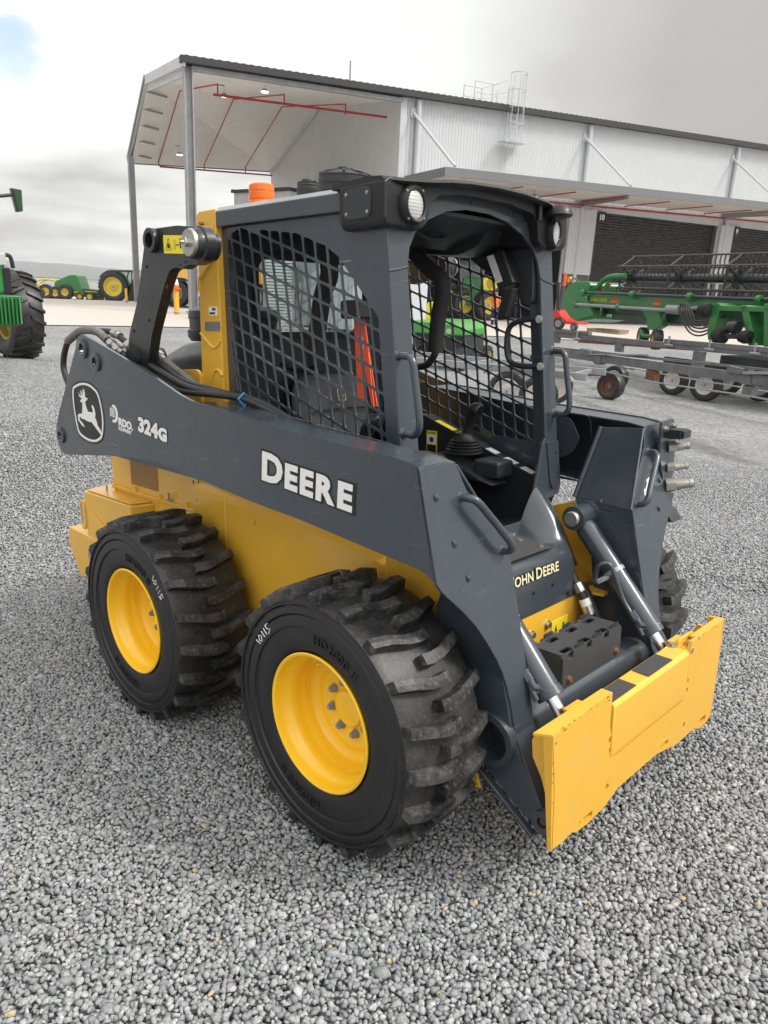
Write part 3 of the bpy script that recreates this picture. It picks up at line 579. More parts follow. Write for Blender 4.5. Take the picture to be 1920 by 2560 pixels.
# ---- towers (yellow uprights behind the cab)
for s in (-1, 1):
    g = G(); tw = [(.035, 1.30), (.053, 1.719), (.057, 1.753), (.054, 1.95), (.062, 1.99), (.080, 2.001), (.19, 2.0), (.19, 1.0), (.0, 1.0)]
    g.prism(tw, 'y', s * .475, s * .430)
    t_ = P('rear_upright', g, 'yellow', bevel=.004)
    g = G(); g.tube([(.168, s * .478, 1.94), (.175, s * .478, 1.855), (.171, s * .478, 1.832), (.066, s * .478, 1.758), (.060, s * .478, 1.71)], .0075, 8); P('pressed_rib', g, 'yellow', t_)
    g = G(); g.tube([(.048, s * .475, 1.552), (.088, s * .475, 1.522), (.13, s * .475, 1.497), (.162, s * .475, 1.503), (.188, s * .475, 1.525)], .006, 8, 4); g.tube([(.11, s * .475, 1.37), (.135, s * .475, 1.405), (.165, s * .475, 1.41), (.188, s * .475, 1.39)], .006, 8, 4); P('pressed_rib', g, 'yellow', t_)
    if s < 0:
        g = G(); g.box(.085, .188, -.4775, -.475, 1.560, 1.595); P('serial_plate', g, 'alu', t_)
        g = G(); g.box(.118, .172, -.4775, -.475, 1.617, 1.650); pl_ = P('barcode_label', g, 'white', t_)
        g = G(); g.box(.124, .160, -.4782, -.4775, 1.622, 1.630)
        for k in range(7): g.box(.142 + k * .0035, .144 + k * .0035, -.4782, -.4775, 1.636, 1.646)
        P('barcode', g, 'decalblack', pl_)
    g = G(); g.tube([(.105, s * .475, 1.955), (.105, s * .49, 1.955)], .006, 8); g.prism(circ(.088, 1.945, .004, 8), 'y', s * .476, s * .475); P('stud', g, 'boltbrown', t_)
    g = G(); g.prism(roundpoly([(-.13, 1.27), (-.12, 1.402), (.02, 1.41), (.045, 1.395), (.045, 1.27)], .02), 'y', s * .489, s * .474); P('hinge_plate', g, 'yellow', t_, bevel=.002)
    g = G(); bolt(g, (-.03, s * .489, 1.378), (0, s, 0), .009, .008); P('bolt', g, 'steel', t_)
    # ---- rear link
    Y1, Y0 = s * .637, s * .602
    face = [(-.04, 1.905), (.0, 1.930), (.19, 1.926), (.325, 1.908), (.40, 1.88), (.41, 1.84), (.385, 1.80), (.29, 1.785), (.255, 1.79), (.205, 1.775), (.175, 1.785), (.12, 1.778), (.06, 1.705), (-.04, 1.554), (-.13, 1.35), (-.26, 1.38), (-.24, 1.52), (-.22, 1.56), (-.14, 1.675), (-.066, 1.85)]
    g = G(); g.plate(roundpoly(face, .02), [circ(.022, 1.888, .028), circ(.20, 1.79, .004, 8), circ(.235, 1.80, .004, 8)], .012, lambda a, b, t: (a, Y1 - s * .006 + t, b))
    g.plate(roundpoly(face, .02), [circ(.022, 1.888, .028)], .012, lambda a, b, t: (a, Y0 + t, b))
    g.prism([(a, b) for a, b in roundpoly(face, .02)][:], 'y', Y1 - s * .014, Y0 + s * .008)
    lk = P('rear_link', g, 'blackp', bevel=.002)
    g = G(); g.lathe([(.028, 0), (.044, 0), (.044, .02), (.036, .024), (.028, .024)], (.022, Y1 - (0 if s > 0 else .022), 1.888), 'y', 32, True); P('bore_bushing', g, 'blackp', lk)
    g = G(); g.lathe([(.0005, -.030), (.046, -.030), (.050, -.024), (.052, 0), (.060, .005), (.060, .040), (.0005, .040)], (.348, -.656, 1.850), 'y', 36)
    if s > 0: g.xf(lambda v: Vector((v.x, -v.y, v.z)))
    P('pivot_boss', g, 'blackp', lk)
    g = G(); g.lathe([(.0005, 0), (.044, 0), (.046, .006), (.046, .012), (.0005, .012)], (.356, -.697, 1.851), 'y', 36)
    if s > 0: g.xf(lambda v: Vector((v.x, -v.y, v.z)))
    pc = P('pivot_pin_cap', g, 'steel', lk, ang=30)
    g = G(); g.tube([(.352, s * .695, 1.852), (.352, s * .712, 1.852)], .017, 6); g.tube([(.352, s * .711, 1.852), (.352, s * .725, 1.852)], [.007, .002], 8); P('grease_nut', g, 'steel', lk, ang=30)
    for px_, pz_ in ((-.05, 1.80), (-.06, 1.60), (.10, 1.72), (.08, 1.905), (-.19, 1.56), (-.02, 1.58)):
        g = G(); bolt(g, (px_, Y1, pz_), (0, s, 0), .006, .004)
        P('plug_screw', g, 'blackp', lk)
    if s < 0:
        g = G(); y_ = -.6375; g.hexa([(.093, y_ - .0015, 1.838), (.226, y_ - .0015, 1.827), (.226, y_, 1.827), (.093, y_, 1.838), (.093, y_ - .0015, 1.901), (.233, y_ - .0015, 1.889), (.233, y_, 1.889), (.093, y_, 1.901)])
        d_ = P('warning_decal', g, 'warn', lk)
        g = G(); y_ -= .0016
        def tri(g_, a, b, c, wd_=.0022):
            for p, q_ in ((a, b), (b, c), (c, a)): g_.beam((p[0], y_, p[1]), (q_[0], y_, q_[1]), wd_, .001, (0, 0, 1))
        tri(g, (.108, 1.848), (.150, 1.845), (.129, 1.888)); g.prism([(.122, 1.853), (.136, 1.852), (.138, 1.860), (.128, 1.872), (.120, 1.866)], 'y', y_, y_ - .001)
        g.prism(rr(.206, .214, 1.846, 1.872, .002), 'y', y_, y_ - .001); g.prism(circ(.210, 1.877, .004, 8), 'y', y_, y_ - .001); g.box(.180, .200, y_ - .001, y_, 1.859, 1.8605)
        g.prism([(.180, 1.860), (.186, 1.864), (.186, 1.856)], 'y', y_, y_ - .001); g.prism([(.201, 1.860), (.195, 1.864), (.195, 1.856)], 'y', y_, y_ - .001)
        for q_ in (((.166, 1.846), (.166, 1.878)), ((.176, 1.846), (.176, 1.878)), ((.166, 1.846), (.176, 1.846)), ((.166, 1.878), (.176, 1.878))): g.beam((q_[0][0], y_, q_[0][1]), (q_[1][0], y_, q_[1][1]), .001, .001, (0, 1, 0))
        P('pictogram', g, 'decalblack', d_)

# ---- lift arms
def fx(z): return 1.71 - .23 * z
AO = [(-.537, 1.540), (-.505, 1.548), (-.28, 1.491), (-.051, 1.430), (.105, 1.385), (.26, 1.336), (.348, 1.316), (.553, 1.299), (.89, 1.262), (1.36, 1.230), (1.432, 1.218),
      (1.494, .912), (1.446, .938), (1.349, .947), (.956, .986), (.685, 1.005), (.387, 1.034), (.059, 1.065), (-.111, 1.061), (-.338, 1.042), (-.80, .995), (-.86, 1.010), (-.886, 1.055), (-.884, 1.11), (-.849, 1.169), (-.578, 1.495), (-.565, 1.525)]
AI = [(-.45, 1.500), (-.28, 1.470), (.105, 1.375), (.30, 1.322), (.40, 1.305), (1.2, 1.235), (1.25, .96), (.387, 1.034), (.059, 1.065), (-.338, 1.042), (-.80, .995), (-.86, 1.05), (-.84, 1.17), (-.55, 1.48)]
def make_arm(s):
    yo = s * .711; yi = s * .560
    root = thing('lift_arm', None, None); root.parent = LD
    g = G(); bores = [(-.505, 1.486, .023), (-.39, 1.433, .021), (-.827, 1.084, .020)]
    g.plate(roundpoly(AO, .012, 2), [circ(a, b, r) for a, b, r in bores], .012, lambda a, b, t: (a, yo - s * .006 + t, b))
    g.plate(roundpoly(AI, .02, 2), [circ(a, b, r) for a, b, r in bores], .010, lambda a, b, t: (a, yi + t, b))
    # top and bottom closing strips
    T = [(.36, 1.312), (.553, 1.296), (.89, 1.259), (1.36, 1.227), (1.429, 1.2145)]
    for k in range(len(T) - 1):
        a, b = T[k], T[k + 1]; g.hexa([(a[0], yo - s * .012, a[1] - .010), (b[0], yo - s * .012, b[1] - .010), (b[0], yi, b[1] - .010), (a[0], yi, a[1] - .010), (a[0], yo - s * .012, a[1] - .001), (b[0], yo - s * .012, b[1] - .001), (b[0], yi, b[1] - .004), (a[0], yi, a[1] - .004)])
    Bt = [(-.80, 1.0), (-.338, 1.047), (-.111, 1.066), (.059, 1.070), (.387, 1.039), (.685, 1.010), (.956, .991), (1.349, .952), (1.42, .944)]
    for k in range(len(Bt) - 1):
        a, b = Bt[k], Bt[k + 1]; g.hexa([(a[0], yo - s * .012, a[1]), (b[0], yo - s * .012, b[1]), (b[0], yi, b[1]), (a[0], yi, a[1]), (a[0], yo - s * .012, a[1] + .008), (b[0], yo - s * .012, b[1] + .008), (b[0], yi, b[1] + .008), (a[0], yi, a[1] + .008)])
    P('side_beam', g, 'grey', root, bevel=.0025)
    # front face plate, bent to follow the leg
    def FX(z):
        return fx(z) if z > .42 else fx(.42) + (.42 - z) * .62
    outer = [(.711, 1.214), (.711, .912), (.700, .893), (.678, .869), (.648, .840), (.623, .815), (.580, .765), (.545, .710), (.515, .655), (.497, .61), (.487, .566), (.480, .50), (.480, .42), (.492, .30), (.500, .20), (.500, .175)]
    inner = [(.402, .175), (.395, .20), (.386, .278), (.386, .426), (.383, .52), (.381, .76), (.381, .931), (.395, .965), (.430, 1.01), (.470, 1.058), (.533, 1.131), (.546, 1.165), (.556, 1.195), (.570, 1.208), (.59, 1.214)]
    g = G(); zs = [1.214, 1.208, 1.195, 1.165, 1.131, 1.058, 1.01, .965, .931, .912, .893, .869, .840, .815, .765, .71, .655, .61, .566, .50, .426, .36, .30, .25, .20, .175]
    def interp(T, z):
        T = sorted(T, key=lambda q: q[1])
        for k in range(len(T) - 1):
            if T[k][1] <= z <= T[k + 1][1]: u = (z - T[k][1]) / (T[k + 1][1] - T[k][1] + 1e-9); return T[k][0] * (1 - u) + T[k + 1][0] * u
        return T[-1][0] if z > T[-1][1] else T[0][0]
    rings = [[(FX(z), s * interp(outer, z), z), (FX(z), s * interp(inner, z), z), (FX(z) - .012, s * interp(inner, z), z), (FX(z) - .012, s * interp(outer, z), z)] for z in zs]
    g.loft(rings)
    P('front_face', g, 'grey', root, bevel=.002, ang=12)
    # leg: outer side plate (|y| .49), inner plate, back strip, curved web
    legp = [(1.488, .90), (1.530, .80), (1.555, .68), (1.578, .566), (1.597, .49), (1.611, .42), (1.665, .335), (1.735, .23), (1.772, .18), (1.768, .165), (1.745, .155), (1.715, .160), (1.69, .18), (1.60, .235), (1.49, .315), (1.43, .40), (1.39, .50), (1.36, .62), (1.34, .76), (1.30, .90)]
    g = G(); g.plate(roundpoly(legp, .015, 2), [circ(1.545, .392, .062, 28), circ(1.737, .212, .016, 14)], .012, lambda a, b, t: (a - .006, s * .486 + t, b))
    legi = [(a, b) for a, b in legp]
    g.plate(roundpoly(legi, .015, 2), [circ(1.737, .212, .016, 14)], .012, lambda a, b, t: (a - .006, s * .395 + t, b))
    bk = [(1.30, .90), (1.34, .76), (1.36, .62), (1.39, .50), (1.43, .40), (1.49, .315), (1.60, .235), (1.69, .165)]
    for k in range(len(bk) - 1):
        a, b = bk[k], bk[k + 1]; g.hexa([(a[0], s * .48, a[1]), (b[0], s * .48, b[1]), (b[0], s * .40, b[1]), (a[0], s * .40, a[1]), (a[0] + .012, s * .48, a[1] + .006), (b[0] + .012, s * .48, b[1] + .006), (b[0] + .012, s * .40, b[1] + .006), (a[0] + .012, s * .40, a[1] + .006)])
    # web closing the flare under the front box
    cv = [(.711, .912), (.678, .869), (.623, .815), (.58, .765), (.545, .71), (.515, .655), (.497, .61), (.487, .56)]
    v = []; f = []
    for y_, z_ in cv: v += [(fx(z_) - .006, s * y_, z_ + .001), (fx(z_) - .02 - min(1, max(0, (.68 - y_) / .12)) * (fx(z_) - .02 - 1.36), s * y_, z_ + .012)]
    for k in range(len(cv) - 1): f.append((2 * k, 2 * k + 1, 2 * k + 3, 2 * k + 2))
    g.add(v, f); g.add([(p[0], p[1], p[2] + .01) for p in v], f)
    lg = P('leg', g, 'grey', root, bevel=.002)
    g = G(); g.lathe([(.062, -.02), (.082, -.02), (.082, .012), (.076, .02), (.062, .02)], (1.545 - .006, s * .492, .392), 'y', 36, True); P('torque_tube_collar', g, 'grey', lg)
    g = G(); g.lathe([(.016, -.02), (.034, -.02), (.034, .012), (.030, .014), (.016, .014)], (1.731, s * .492, .212), 'y', 28, True); P('lower_boss', g, 'grey', lg)
    g = G(); bolt(g, (1.731, s * .494, .212), (0, s, 0), .012, .010); P('lower_pin', g, 'rust', lg)
    g = G(); g.beam((1.42, s * .50, .33), (1.70, s * .50, .150), .012, .022, (0, 1, 0)); P('wear_strip', g, 'grey', lg, bevel=.003)
    # inner side of the front box
    g = G(); q_ = [(1.425, s * .560, 1.205), (1.490, s * .378, .925), (1.225, s * .44, .925), (1.262, s * .545, 1.195)]
    g.add(q_ + [(a[0] - .008, a[1] + s * .012, a[2]) for a in q_], [(0, 1, 2, 3), (7, 6, 5, 4), (0, 4, 5, 1), (1, 5, 6, 2), (2, 6, 7, 3), (3, 7, 4, 0)])
    q_ = [(1.225, s * .44, .925), (1.490, s * .381, .925), (1.54, s * .386, .70), (1.35, s * .40, .70)]
    g.add(q_ + [(a[0], a[1] + s * .012, a[2]) for a in q_], [(0, 1, 2, 3), (7, 6, 5, 4), (0, 4, 5, 1), (1, 5, 6, 2), (2, 6, 7, 3), (3, 7, 4, 0)])
    g.add([(1.262, s * .545, 1.195), (1.225, s * .44, .925), (1.215, s * .555, .93), (1.24, s * .56, 1.195)], [(0, 1, 2, 3)])
    g.tube([(1.262, s * .543, 1.197), (1.225, s * .437, .925)], .010, 6); g.tube([(1.428, s * .558, 1.203), (1.492, s * .377, .927)], .006, 6)
    P('box_panel', g, 'grey', root, bevel=.002)
    # hand rail on the face
    hx = .045
    pts = [(1.450, s * .562, 1.117), (1.450 + hx * .7, s * .558, 1.117), (1.452 + hx, s * .545, 1.108), (1.462 + hx, s * .515, 1.075), (1.480 + hx, s * .448, 1.00), (1.487 + hx, s * .425, .968), (1.486 + hx * .75, s * .416, .948), (1.490, s * .418, .941)]
    g = G(); g.tube(pts, .0115, 12, 3); hr = P('grab_handle', g, 'grey', root, ang=60)
    g = G()
    for p in (pts[0], pts[-1]): g = G(); g.tube([Vector(p) + Vector((-.004, 0, 0)), Vector(p) + Vector((.008, 0, 0))], [.018, .013], 12); P('weld', g, 'grey', hr)
    # pivot bushings
    for a, b, r_ in bores:
        g = G(); g.lathe([(r_, -.004), (r_ + .018, -.004), (r_ + .018, .008), (r_ + .010, .011), (r_, .011)], (a, yo + (0 if s > 0 else 0), b), 'y', 28, True)
        if s < 0: g.xf(lambda v: Vector((v.x, 2 * yo - v.y, v.z)))
        P('pivot_bushing', g, 'grey', root)
        if (a, b) != bores[0][:2]:
            g = G(); g.tube([(a, s * .60, b), (a, s * .70, b)], r_ * .6, 14); P('pivot_pin', g, 'rust', root)
    for p in ((1.38 + .07, .665, 1.13), (1.475, .62, 1.0), (1.497, .585, .90)):
        g = G(); g.tube([(fx(p[2]) - .002, s * p[1], p[2] - .008), (fx(p[2]) + .004, s * p[1], p[2]), (fx(p[2]) - .002, s * p[1], p[2] + .008)], .006, 6, 3); P('spot_weld', g, 'grey', root)
    if s > 0:                                                  # hydraulic couplers on the far arm
        g = G(); g.prism(roundpoly([(.60, 1.23), (.70, 1.235), (.735, 1.15), (.735, .98), (.76, .92), (.745, .86), (.66, .86), (.65, 1.0), (.60, 1.1)], .015), 'x', 1.470, 1.482)
        cb = P('coupler_bracket', g, 'grey', root, bevel=.002)
        for (y_, z_, r_, l_) in ((.650, 1.125, .018, .080), (.655, 1.045, .016, .080), (.655, .975, .023, .105)):
            g = G(); c = Vector((1.480, y_ + .02, z_)); d = Vector((.75, .62, .10)).normalized()
            g.tube([c, c + d * l_ * .35], r_ * 1.25, 6); g.tube([c + d * l_ * .3, c + d * l_ * .55, c + d * l_ * .56, c + d * l_ * .7, c + d * l_ * .71, c + d * l_ * .85, c + d * l_ * .86, c + d * l_], [r_, r_, r_ * .85, r_ * .85, r_ * .75, r_ * .75, r_ * .82, r_ * .78], 18)
            P('hydraulic_coupler', g, 'dullsteel', cb, ang=40)
        g = G(); g.box(1.482, 1.545, .625, .70, 1.165, 1.20); g.box(1.545, 1.555, .63, .695, 1.168, 1.197); P('electrical_socket', g, 'blackp', cb, bevel=.003)
        bolts(cb, [((1.483, y_, z_), (1, 0, 0), .009, .012) for y_, z_ in ((.625, 1.20), (.70, 1.205), (.675, .925), (.73, .93))], 'steel', 'bolt')
        g = G(); g.hexa([(1.484, .66, .835), (1.53, .66, .835), (1.53, .745, .835), (1.484, .745, .835), (1.484, .66, .885), (1.505, .66, .875), (1.505, .745, .875), (1.484, .745, .885)]); P('stop_block', g, 'blackp', cb, bevel=.003)
        g = G(); g.hexa([(fx(.97) + .0015, .485, .965), (fx(.97) + .0015, .545, .96), (fx(.97) + .003, .545, .96), (fx(.97) + .003, .485, .965), (fx(1.03) + .0015, .495, 1.01), (fx(1.03) + .0015, .555, 1.03), (fx(1.03) + .003, .555, 1.03), (fx(1.03) + .003, .495, 1.01)]); P('paper_tag', g, 'white', root)
        g = G(); g.plate(roundpoly([(.90, 1.05), (1.08, 1.05), (1.14, 1.08), (1.17, 1.14), (1.12, 1.22), (.90, 1.235)], .02), [], .006, lambda a, b, t: (a, .5525 + t, b)); P('inner_doubler', g, 'grey', root, bevel=.002)
    return root
ARM = {s: make_arm(s) for s in (-1, 1)}

# ---- lettering on the near arm (lies on the arm's outer plate)
A0 = ARM[-1]; ty_ = -.7112
def on_arm(x0, z0, ang, lift, shear=0):
    ca, sa = math.cos(ang), math.sin(ang)
    return lambda a, b, t: (x0 + a * ca - b * sa, ty_ - lift - t, z0 + a * sa + b * ca)
def lettering(name, parts, x0, z0, ang, gap, mt, off, lift, parent, th=.0012, sx=1.0):
    g = G(); x = 0
    for txt, size in parts:
        if txt == ' ': x += size; continue
        h = G(); w_ = h.text(txt, size, th, off, lambda a, b, t: (a, b, t)); fn = on_arm(x0, z0, ang, lift)
        n = len(g.v); g.v += [fn(v[0] * sx + x, v[1], v[2]) for v in h.v]; g.f += [[i + n for i in q] for q in h.f]; x += (w_ - off * 1.0) * sx + gap
    return P(name, g, mt, parent, smooth=False, recalc=False), x
an = -.088
D_ = [('D', .126), ('E', .106), ('E', .106), ('R', .106), ('E', .106)]
back = lettering('lettering_outline', D_, .742, 1.094, an, .0150, 'decalblack', .0115, .0004, A0, sx=1.20)[0]
lettering('deere_lettering', D_, .742, 1.094, an, .0150, 'white', .0052, .0016, back, sx=1.20)
N_ = [('3', .076), ('2', .076), ('4', .076), ('G', .064)]
b2 = lettering('number_outline', N_, -.068, 1.176, an - .02, .0075, 'decalblack', .0080, .0004, A0, sx=1.32)[0]
lettering('number_324g', N_, -.068, 1.176, an - .02, .0075, 'white', .0040, .0016, b2, sx=1.32)
lg_, _ = lettering('dealer_lettering', [('RDO.', .042)], -.236, 1.184, an - .02, 0, 'white', .0022, .0006, A0, sx=1.22)
lettering('dealer_lettering', [('EQUIPMENT', .0200)], -.238, 1.164, an - .02, 0, 'white', .0005, .0006, A0, sx=1.02)
g = G()                                                       # striped D mark in front of the dealer name
fn0 = on_arm(-.312, 1.180, an, .0006); fn = lambda a, b, t: fn0(a * 1.5, b * 1.05, t)
def shp(pts): n = len(g.v); g.v += [fn(a, b, 0) for a, b in pts]; g.f.append([n + i for i in range(len(pts))])
shp([(.020, .082)] + [(.026 + .024 * math.cos(R(a)), .048 + .036 * math.sin(R(a))) for a in range(90, -100, -15)] + [(.016, .012), (.016, .022)] + [(.026 + .010 * math.cos(R(a)), .048 + .024 * math.sin(R(a))) for a in range(-90, 100, 20)] + [(.012, .072)])
for k in range(5): shp([(.002, .034 + k * .0072), (.030, .034 + k * .0072), (.030, .0385 + k * .0072), (.002, .0385 + k * .0072)])
P('dealer_mark', g, 'white', A0, smooth=False)
EM = [(-.648, 1.318), (-.575, 1.338), (-.52, 1.342), (-.465, 1.336), (-.402, 1.310), (-.382, 1.27), (-.369, 1.21), (-.375, 1.16), (-.395, 1.112), (-.45, 1.090), (-.50, 1.085), (-.555, 1.088), (-.635, 1.108), (-.651, 1.171), (-.662, 1.24), (-.658, 1.29)]
def scl(pts, k): cx_ = sum(p[0] for p in pts) / len(pts); cz_ = sum(p[1] for p in pts) / len(pts); return [(cx_ + (p[0] - cx_) * k, cz_ + (p[1] - cz_) * k) for p in pts]
g = G(); g.plate(roundpoly(scl(EM, 1.07), .03), [], .001, lambda a, b, t: (a, ty_ - .0004 + t, b)); eb = P('emblem_border', g, 'decalblack', A0, smooth=False)
g = G(); g.plate(roundpoly(EM, .03), [roundpoly(scl(EM, .925), .028)], .001, lambda a, b, t: (a, ty_ - .0014 + t, b)); P('emblem_ring', g, 'white', eb, smooth=False)
DEER = [(-.535, 1.316), (-.527, 1.297), (-.529, 1.279), (-.503, 1.275), (-.517, 1.265), (-.533, 1.260), (-.529, 1.240), (-.515, 1.218), (-.475, 1.216), (-.461, 1.222), (-.472, 1.243), (-.464, 1.250), (-.449, 1.239), (-.440, 1.211), (-.448, 1.197), (-.435, 1.179), (-.428, 1.163), (-.403, 1.143), (-.398, 1.121), (-.449, 1.152), (-.484, 1.173), (-.521, 1.174), (-.565, 1.181), (-.588, 1.182), (-.594, 1.189), (-.607, 1.185), (-.605, 1.174), (-.577, 1.161), (-.560, 1.145), (-.588, 1.151), (-.621, 1.172), (-.620, 1.194), (-.603, 1.202), (-.575, 1.204), (-.565, 1.231), (-.561, 1.254), (-.582, 1.256), (-.577, 1.264), (-.560, 1.270), (-.588, 1.280), (-.590, 1.298), (-.584, 1.286), (-.566, 1.281), (-.572, 1.306), (-.562, 1.300), (-.556, 1.284), (-.548, 1.292), (-.550, 1.312), (-.541, 1.297)]
g = G(); g.plate(DEER, [], .001, lambda a, b, t: (a, ty_ - .0018 + t, b)); P('deer_silhouette', g, 'white', eb, smooth=False)

# ---- hoses along the near arm
def hose(pts, r, m='hose', name='hydraulic_hose', par=None): g = G(); g.tube(pts, r, 10, 6); return P(name, g, m, par or LD, ang=70)
h1 = [(-.80, -.66, 1.30), (-.865, -.655, 1.40), (-.80, -.65, 1.51), (-.66, -.645, 1.555), (-.52, -.64, 1.555), (-.42, -.64, 1.52)]
hose(h1[:4], .014, 'hose', 'ribbed_hose'); hose([(-.80, -.65, 1.515), (-.66, -.645, 1.56), (-.52, -.64, 1.558), (-.42, -.64, 1.52)], .018, 'sleeve', 'braided_hose'); hose([(-.42, -.64, 1.525), (-.34, -.64, 1.485), (-.19, -.64, 1.43), (-.04, -.64, 1.385), (.14, -.64, 1.34), (.35, -.62, 1.335), (.47, -.58, 1.325), (.62, -.53, 1.27)], .0125)
hose([(-.55, -.61, 1.56), (-.44, -.61, 1.555), (-.33, -.61, 1.52), (-.15, -.62, 1.445), (.0, -.63, 1.40), (.2, -.63, 1.352), (.40, -.60, 1.335), (.52, -.55, 1.315), (.66, -.50, 1.25)], .0135)
hose([(-.30, -.585, 1.50), (-.10, -.59, 1.44), (.1, -.60, 1.375), (.3, -.60, 1.35), (.5, -.56, 1.32)], .011)
hose([(-.14, -.58, 1.475), (-.05, -.575, 1.44), (.05, -.575, 1.40), (.18, -.58, 1.355), (.30, -.59, 1.33)], .012, 'sleeve', 'braided_hose')
for p, d in (((-.40, -.64, 1.512), (1, 0, -.42)), ((-.35, -.64, 1.49), (1, 0, -.42)), ((-.42, -.61, 1.552), (1, 0, -.25)), ((-.30, -.613, 1.506), (1, 0, -.45)), ((-.12, -.578, 1.47), (1, 0, -.5))):
    g = G(); p = Vector(p); d = Vector(d).normalized(); g.tube([p, p + d * .03], .021, 6); g.tube([p + d * .03, p + d * .06], .016, 12); P('hose_fitting', g, 'steel', ang=30)
g = G(); g.tube([(.475, -.58, 1.300), (.47, -.60, 1.325), (.475, -.58, 1.345), (.48, -.555, 1.325), (.475, -.58, 1.300)], .004, 6); P('cable_tie', g, mat('blue_cable_tie', (.05, .25, .6), .4))
g = G(); g.tube([(-.19, -.52, 1.45), (-.19, -.66, 1.45)], .045, 20); g.tube([(-.23, -.60, 1.48), (-.23, -.56, 1.52)], .02, 12); P('link_pin_hub', g, 'blackp')

# ---- cab (rollover cage)
CB = thing('cab', None, None); CB.parent = LD
def C(name, g, m, **k): return P(name, g, m, CB, **k)
MO = [(.237, 1.901), (.307, 1.921), (.429, 1.902), (.495, 1.900), (.593, 1.882), (.712, 1.862), (.756, 1.842), (.823, 1.80), (.838, 1.76), (.879, 1.738), (.900, 1.695), (.945, 1.685), (.965, 1.637), (1.012, 1.615), (1.024, 1.516), (1.060, 1.206), (1.07, 1.11), (.40, 1.15), (.29, 1.25), (.26, 1.316), (.238, 1.363), (.226, 1.473), (.228, 1.652), (.230, 1.771)]
def clip(poly, clipper):
    def inside(p, a, b): return (b[0] - a[0]) * (p[1] - a[1]) - (b[1] - a[1]) * (p[0] - a[0]) <= 1e-12
    def inter(p, q, a, b):
        A1, B1 = q[1] - p[1], p[0] - q[0]; C1 = A1 * p[0] + B1 * p[1]; A2, B2 = b[1] - a[1], a[0] - b[0]; C2 = A2 * a[0] + B2 * a[1]; d = A1 * B2 - A2 * B1
        return ((B2 * C1 - B1 * C2) / d, (A1 * C2 - A2 * C1) / d) if abs(d) > 1e-12 else q
    out_ = poly
    for i in range(len(clipper)):
        a, b = clipper[i], clipper[(i + 1) % len(clipper)]; inp = out_; out_ = []
        for j in range(len(inp)):
            p, q = inp[j - 1], inp[j]
            if inside(q, a, b):
                if not inside(p, a, b): out_.append(inter(p, q, a, b))
                out_.append(q)
            elif inside(p, a, b): out_.append(inter(p, q, a, b))
        if len(out_) < 3: return []
    return out_
HULL = [(.225, 1.905), (.310, 1.925), (.712, 1.868), (.84, 1.79), (.965, 1.66), (1.02, 1.60), (1.066, 1.12), (.40, 1.15), (.25, 1.30), (.222, 1.47)]   # clockwise
def cells():
    out_ = []; a = -.128; b = -.345; dx = .0585; dz = .0625; t = .0042
    for i in range(-6, 22):
        for j in range(-6, 22):
            # bars: x = x0 + i*dx + a*(z-1.9), z = z0 - j*dz + b*(x-.3)
            def X(i_, j_, ox, oz):
                x0 = .305 + i_ * dx + ox; z0 = 1.872 - j_ * dz + oz
                x = (x0 + a * (z0 - b * .305 * 0 - 1.9) - a * b * .3) / (1 - a * b); z = z0 + b * (x - .3); return (x, z)
            q = [X(i, j, t, -t), X(i + 1, j, -t, -t), X(i + 1, j + 1, -t, t), X(i, j + 1, t, t)]
            c = clip(q, HULL)
            if len(c) >= 3:
                ar = abs(sum(c[k - 1][0] * c[k][1] - c[k][0] * c[k - 1][1] for k in range(len(c)))) / 2
                if ar > .00045: out_.append(roundpoly(c, .009, 2))
    return out_
CELLS = cells()
rear = .170
for s in (-1, 1):
    po = [(rear, 1.0), (rear, 1.96), (1.047, 1.96), (1.057, 1.854), (1.087, 1.53), (1.112, 1.27), (1.125, 1.10), (1.13, 1.0)]
    g = G(); g.plate(po, CELLS, .005, lambda a, b, t: (a, s * .446 + t, b)); sp = C('side_mesh_panel', g, 'grey', bevel=.0012)
    g = G(); g.box(rear, rear + .02, min(s * .442, s * .40), max(s * .442, s * .40), 1.0, 1.95); C('rear_post', g, 'grey', bevel=.003)
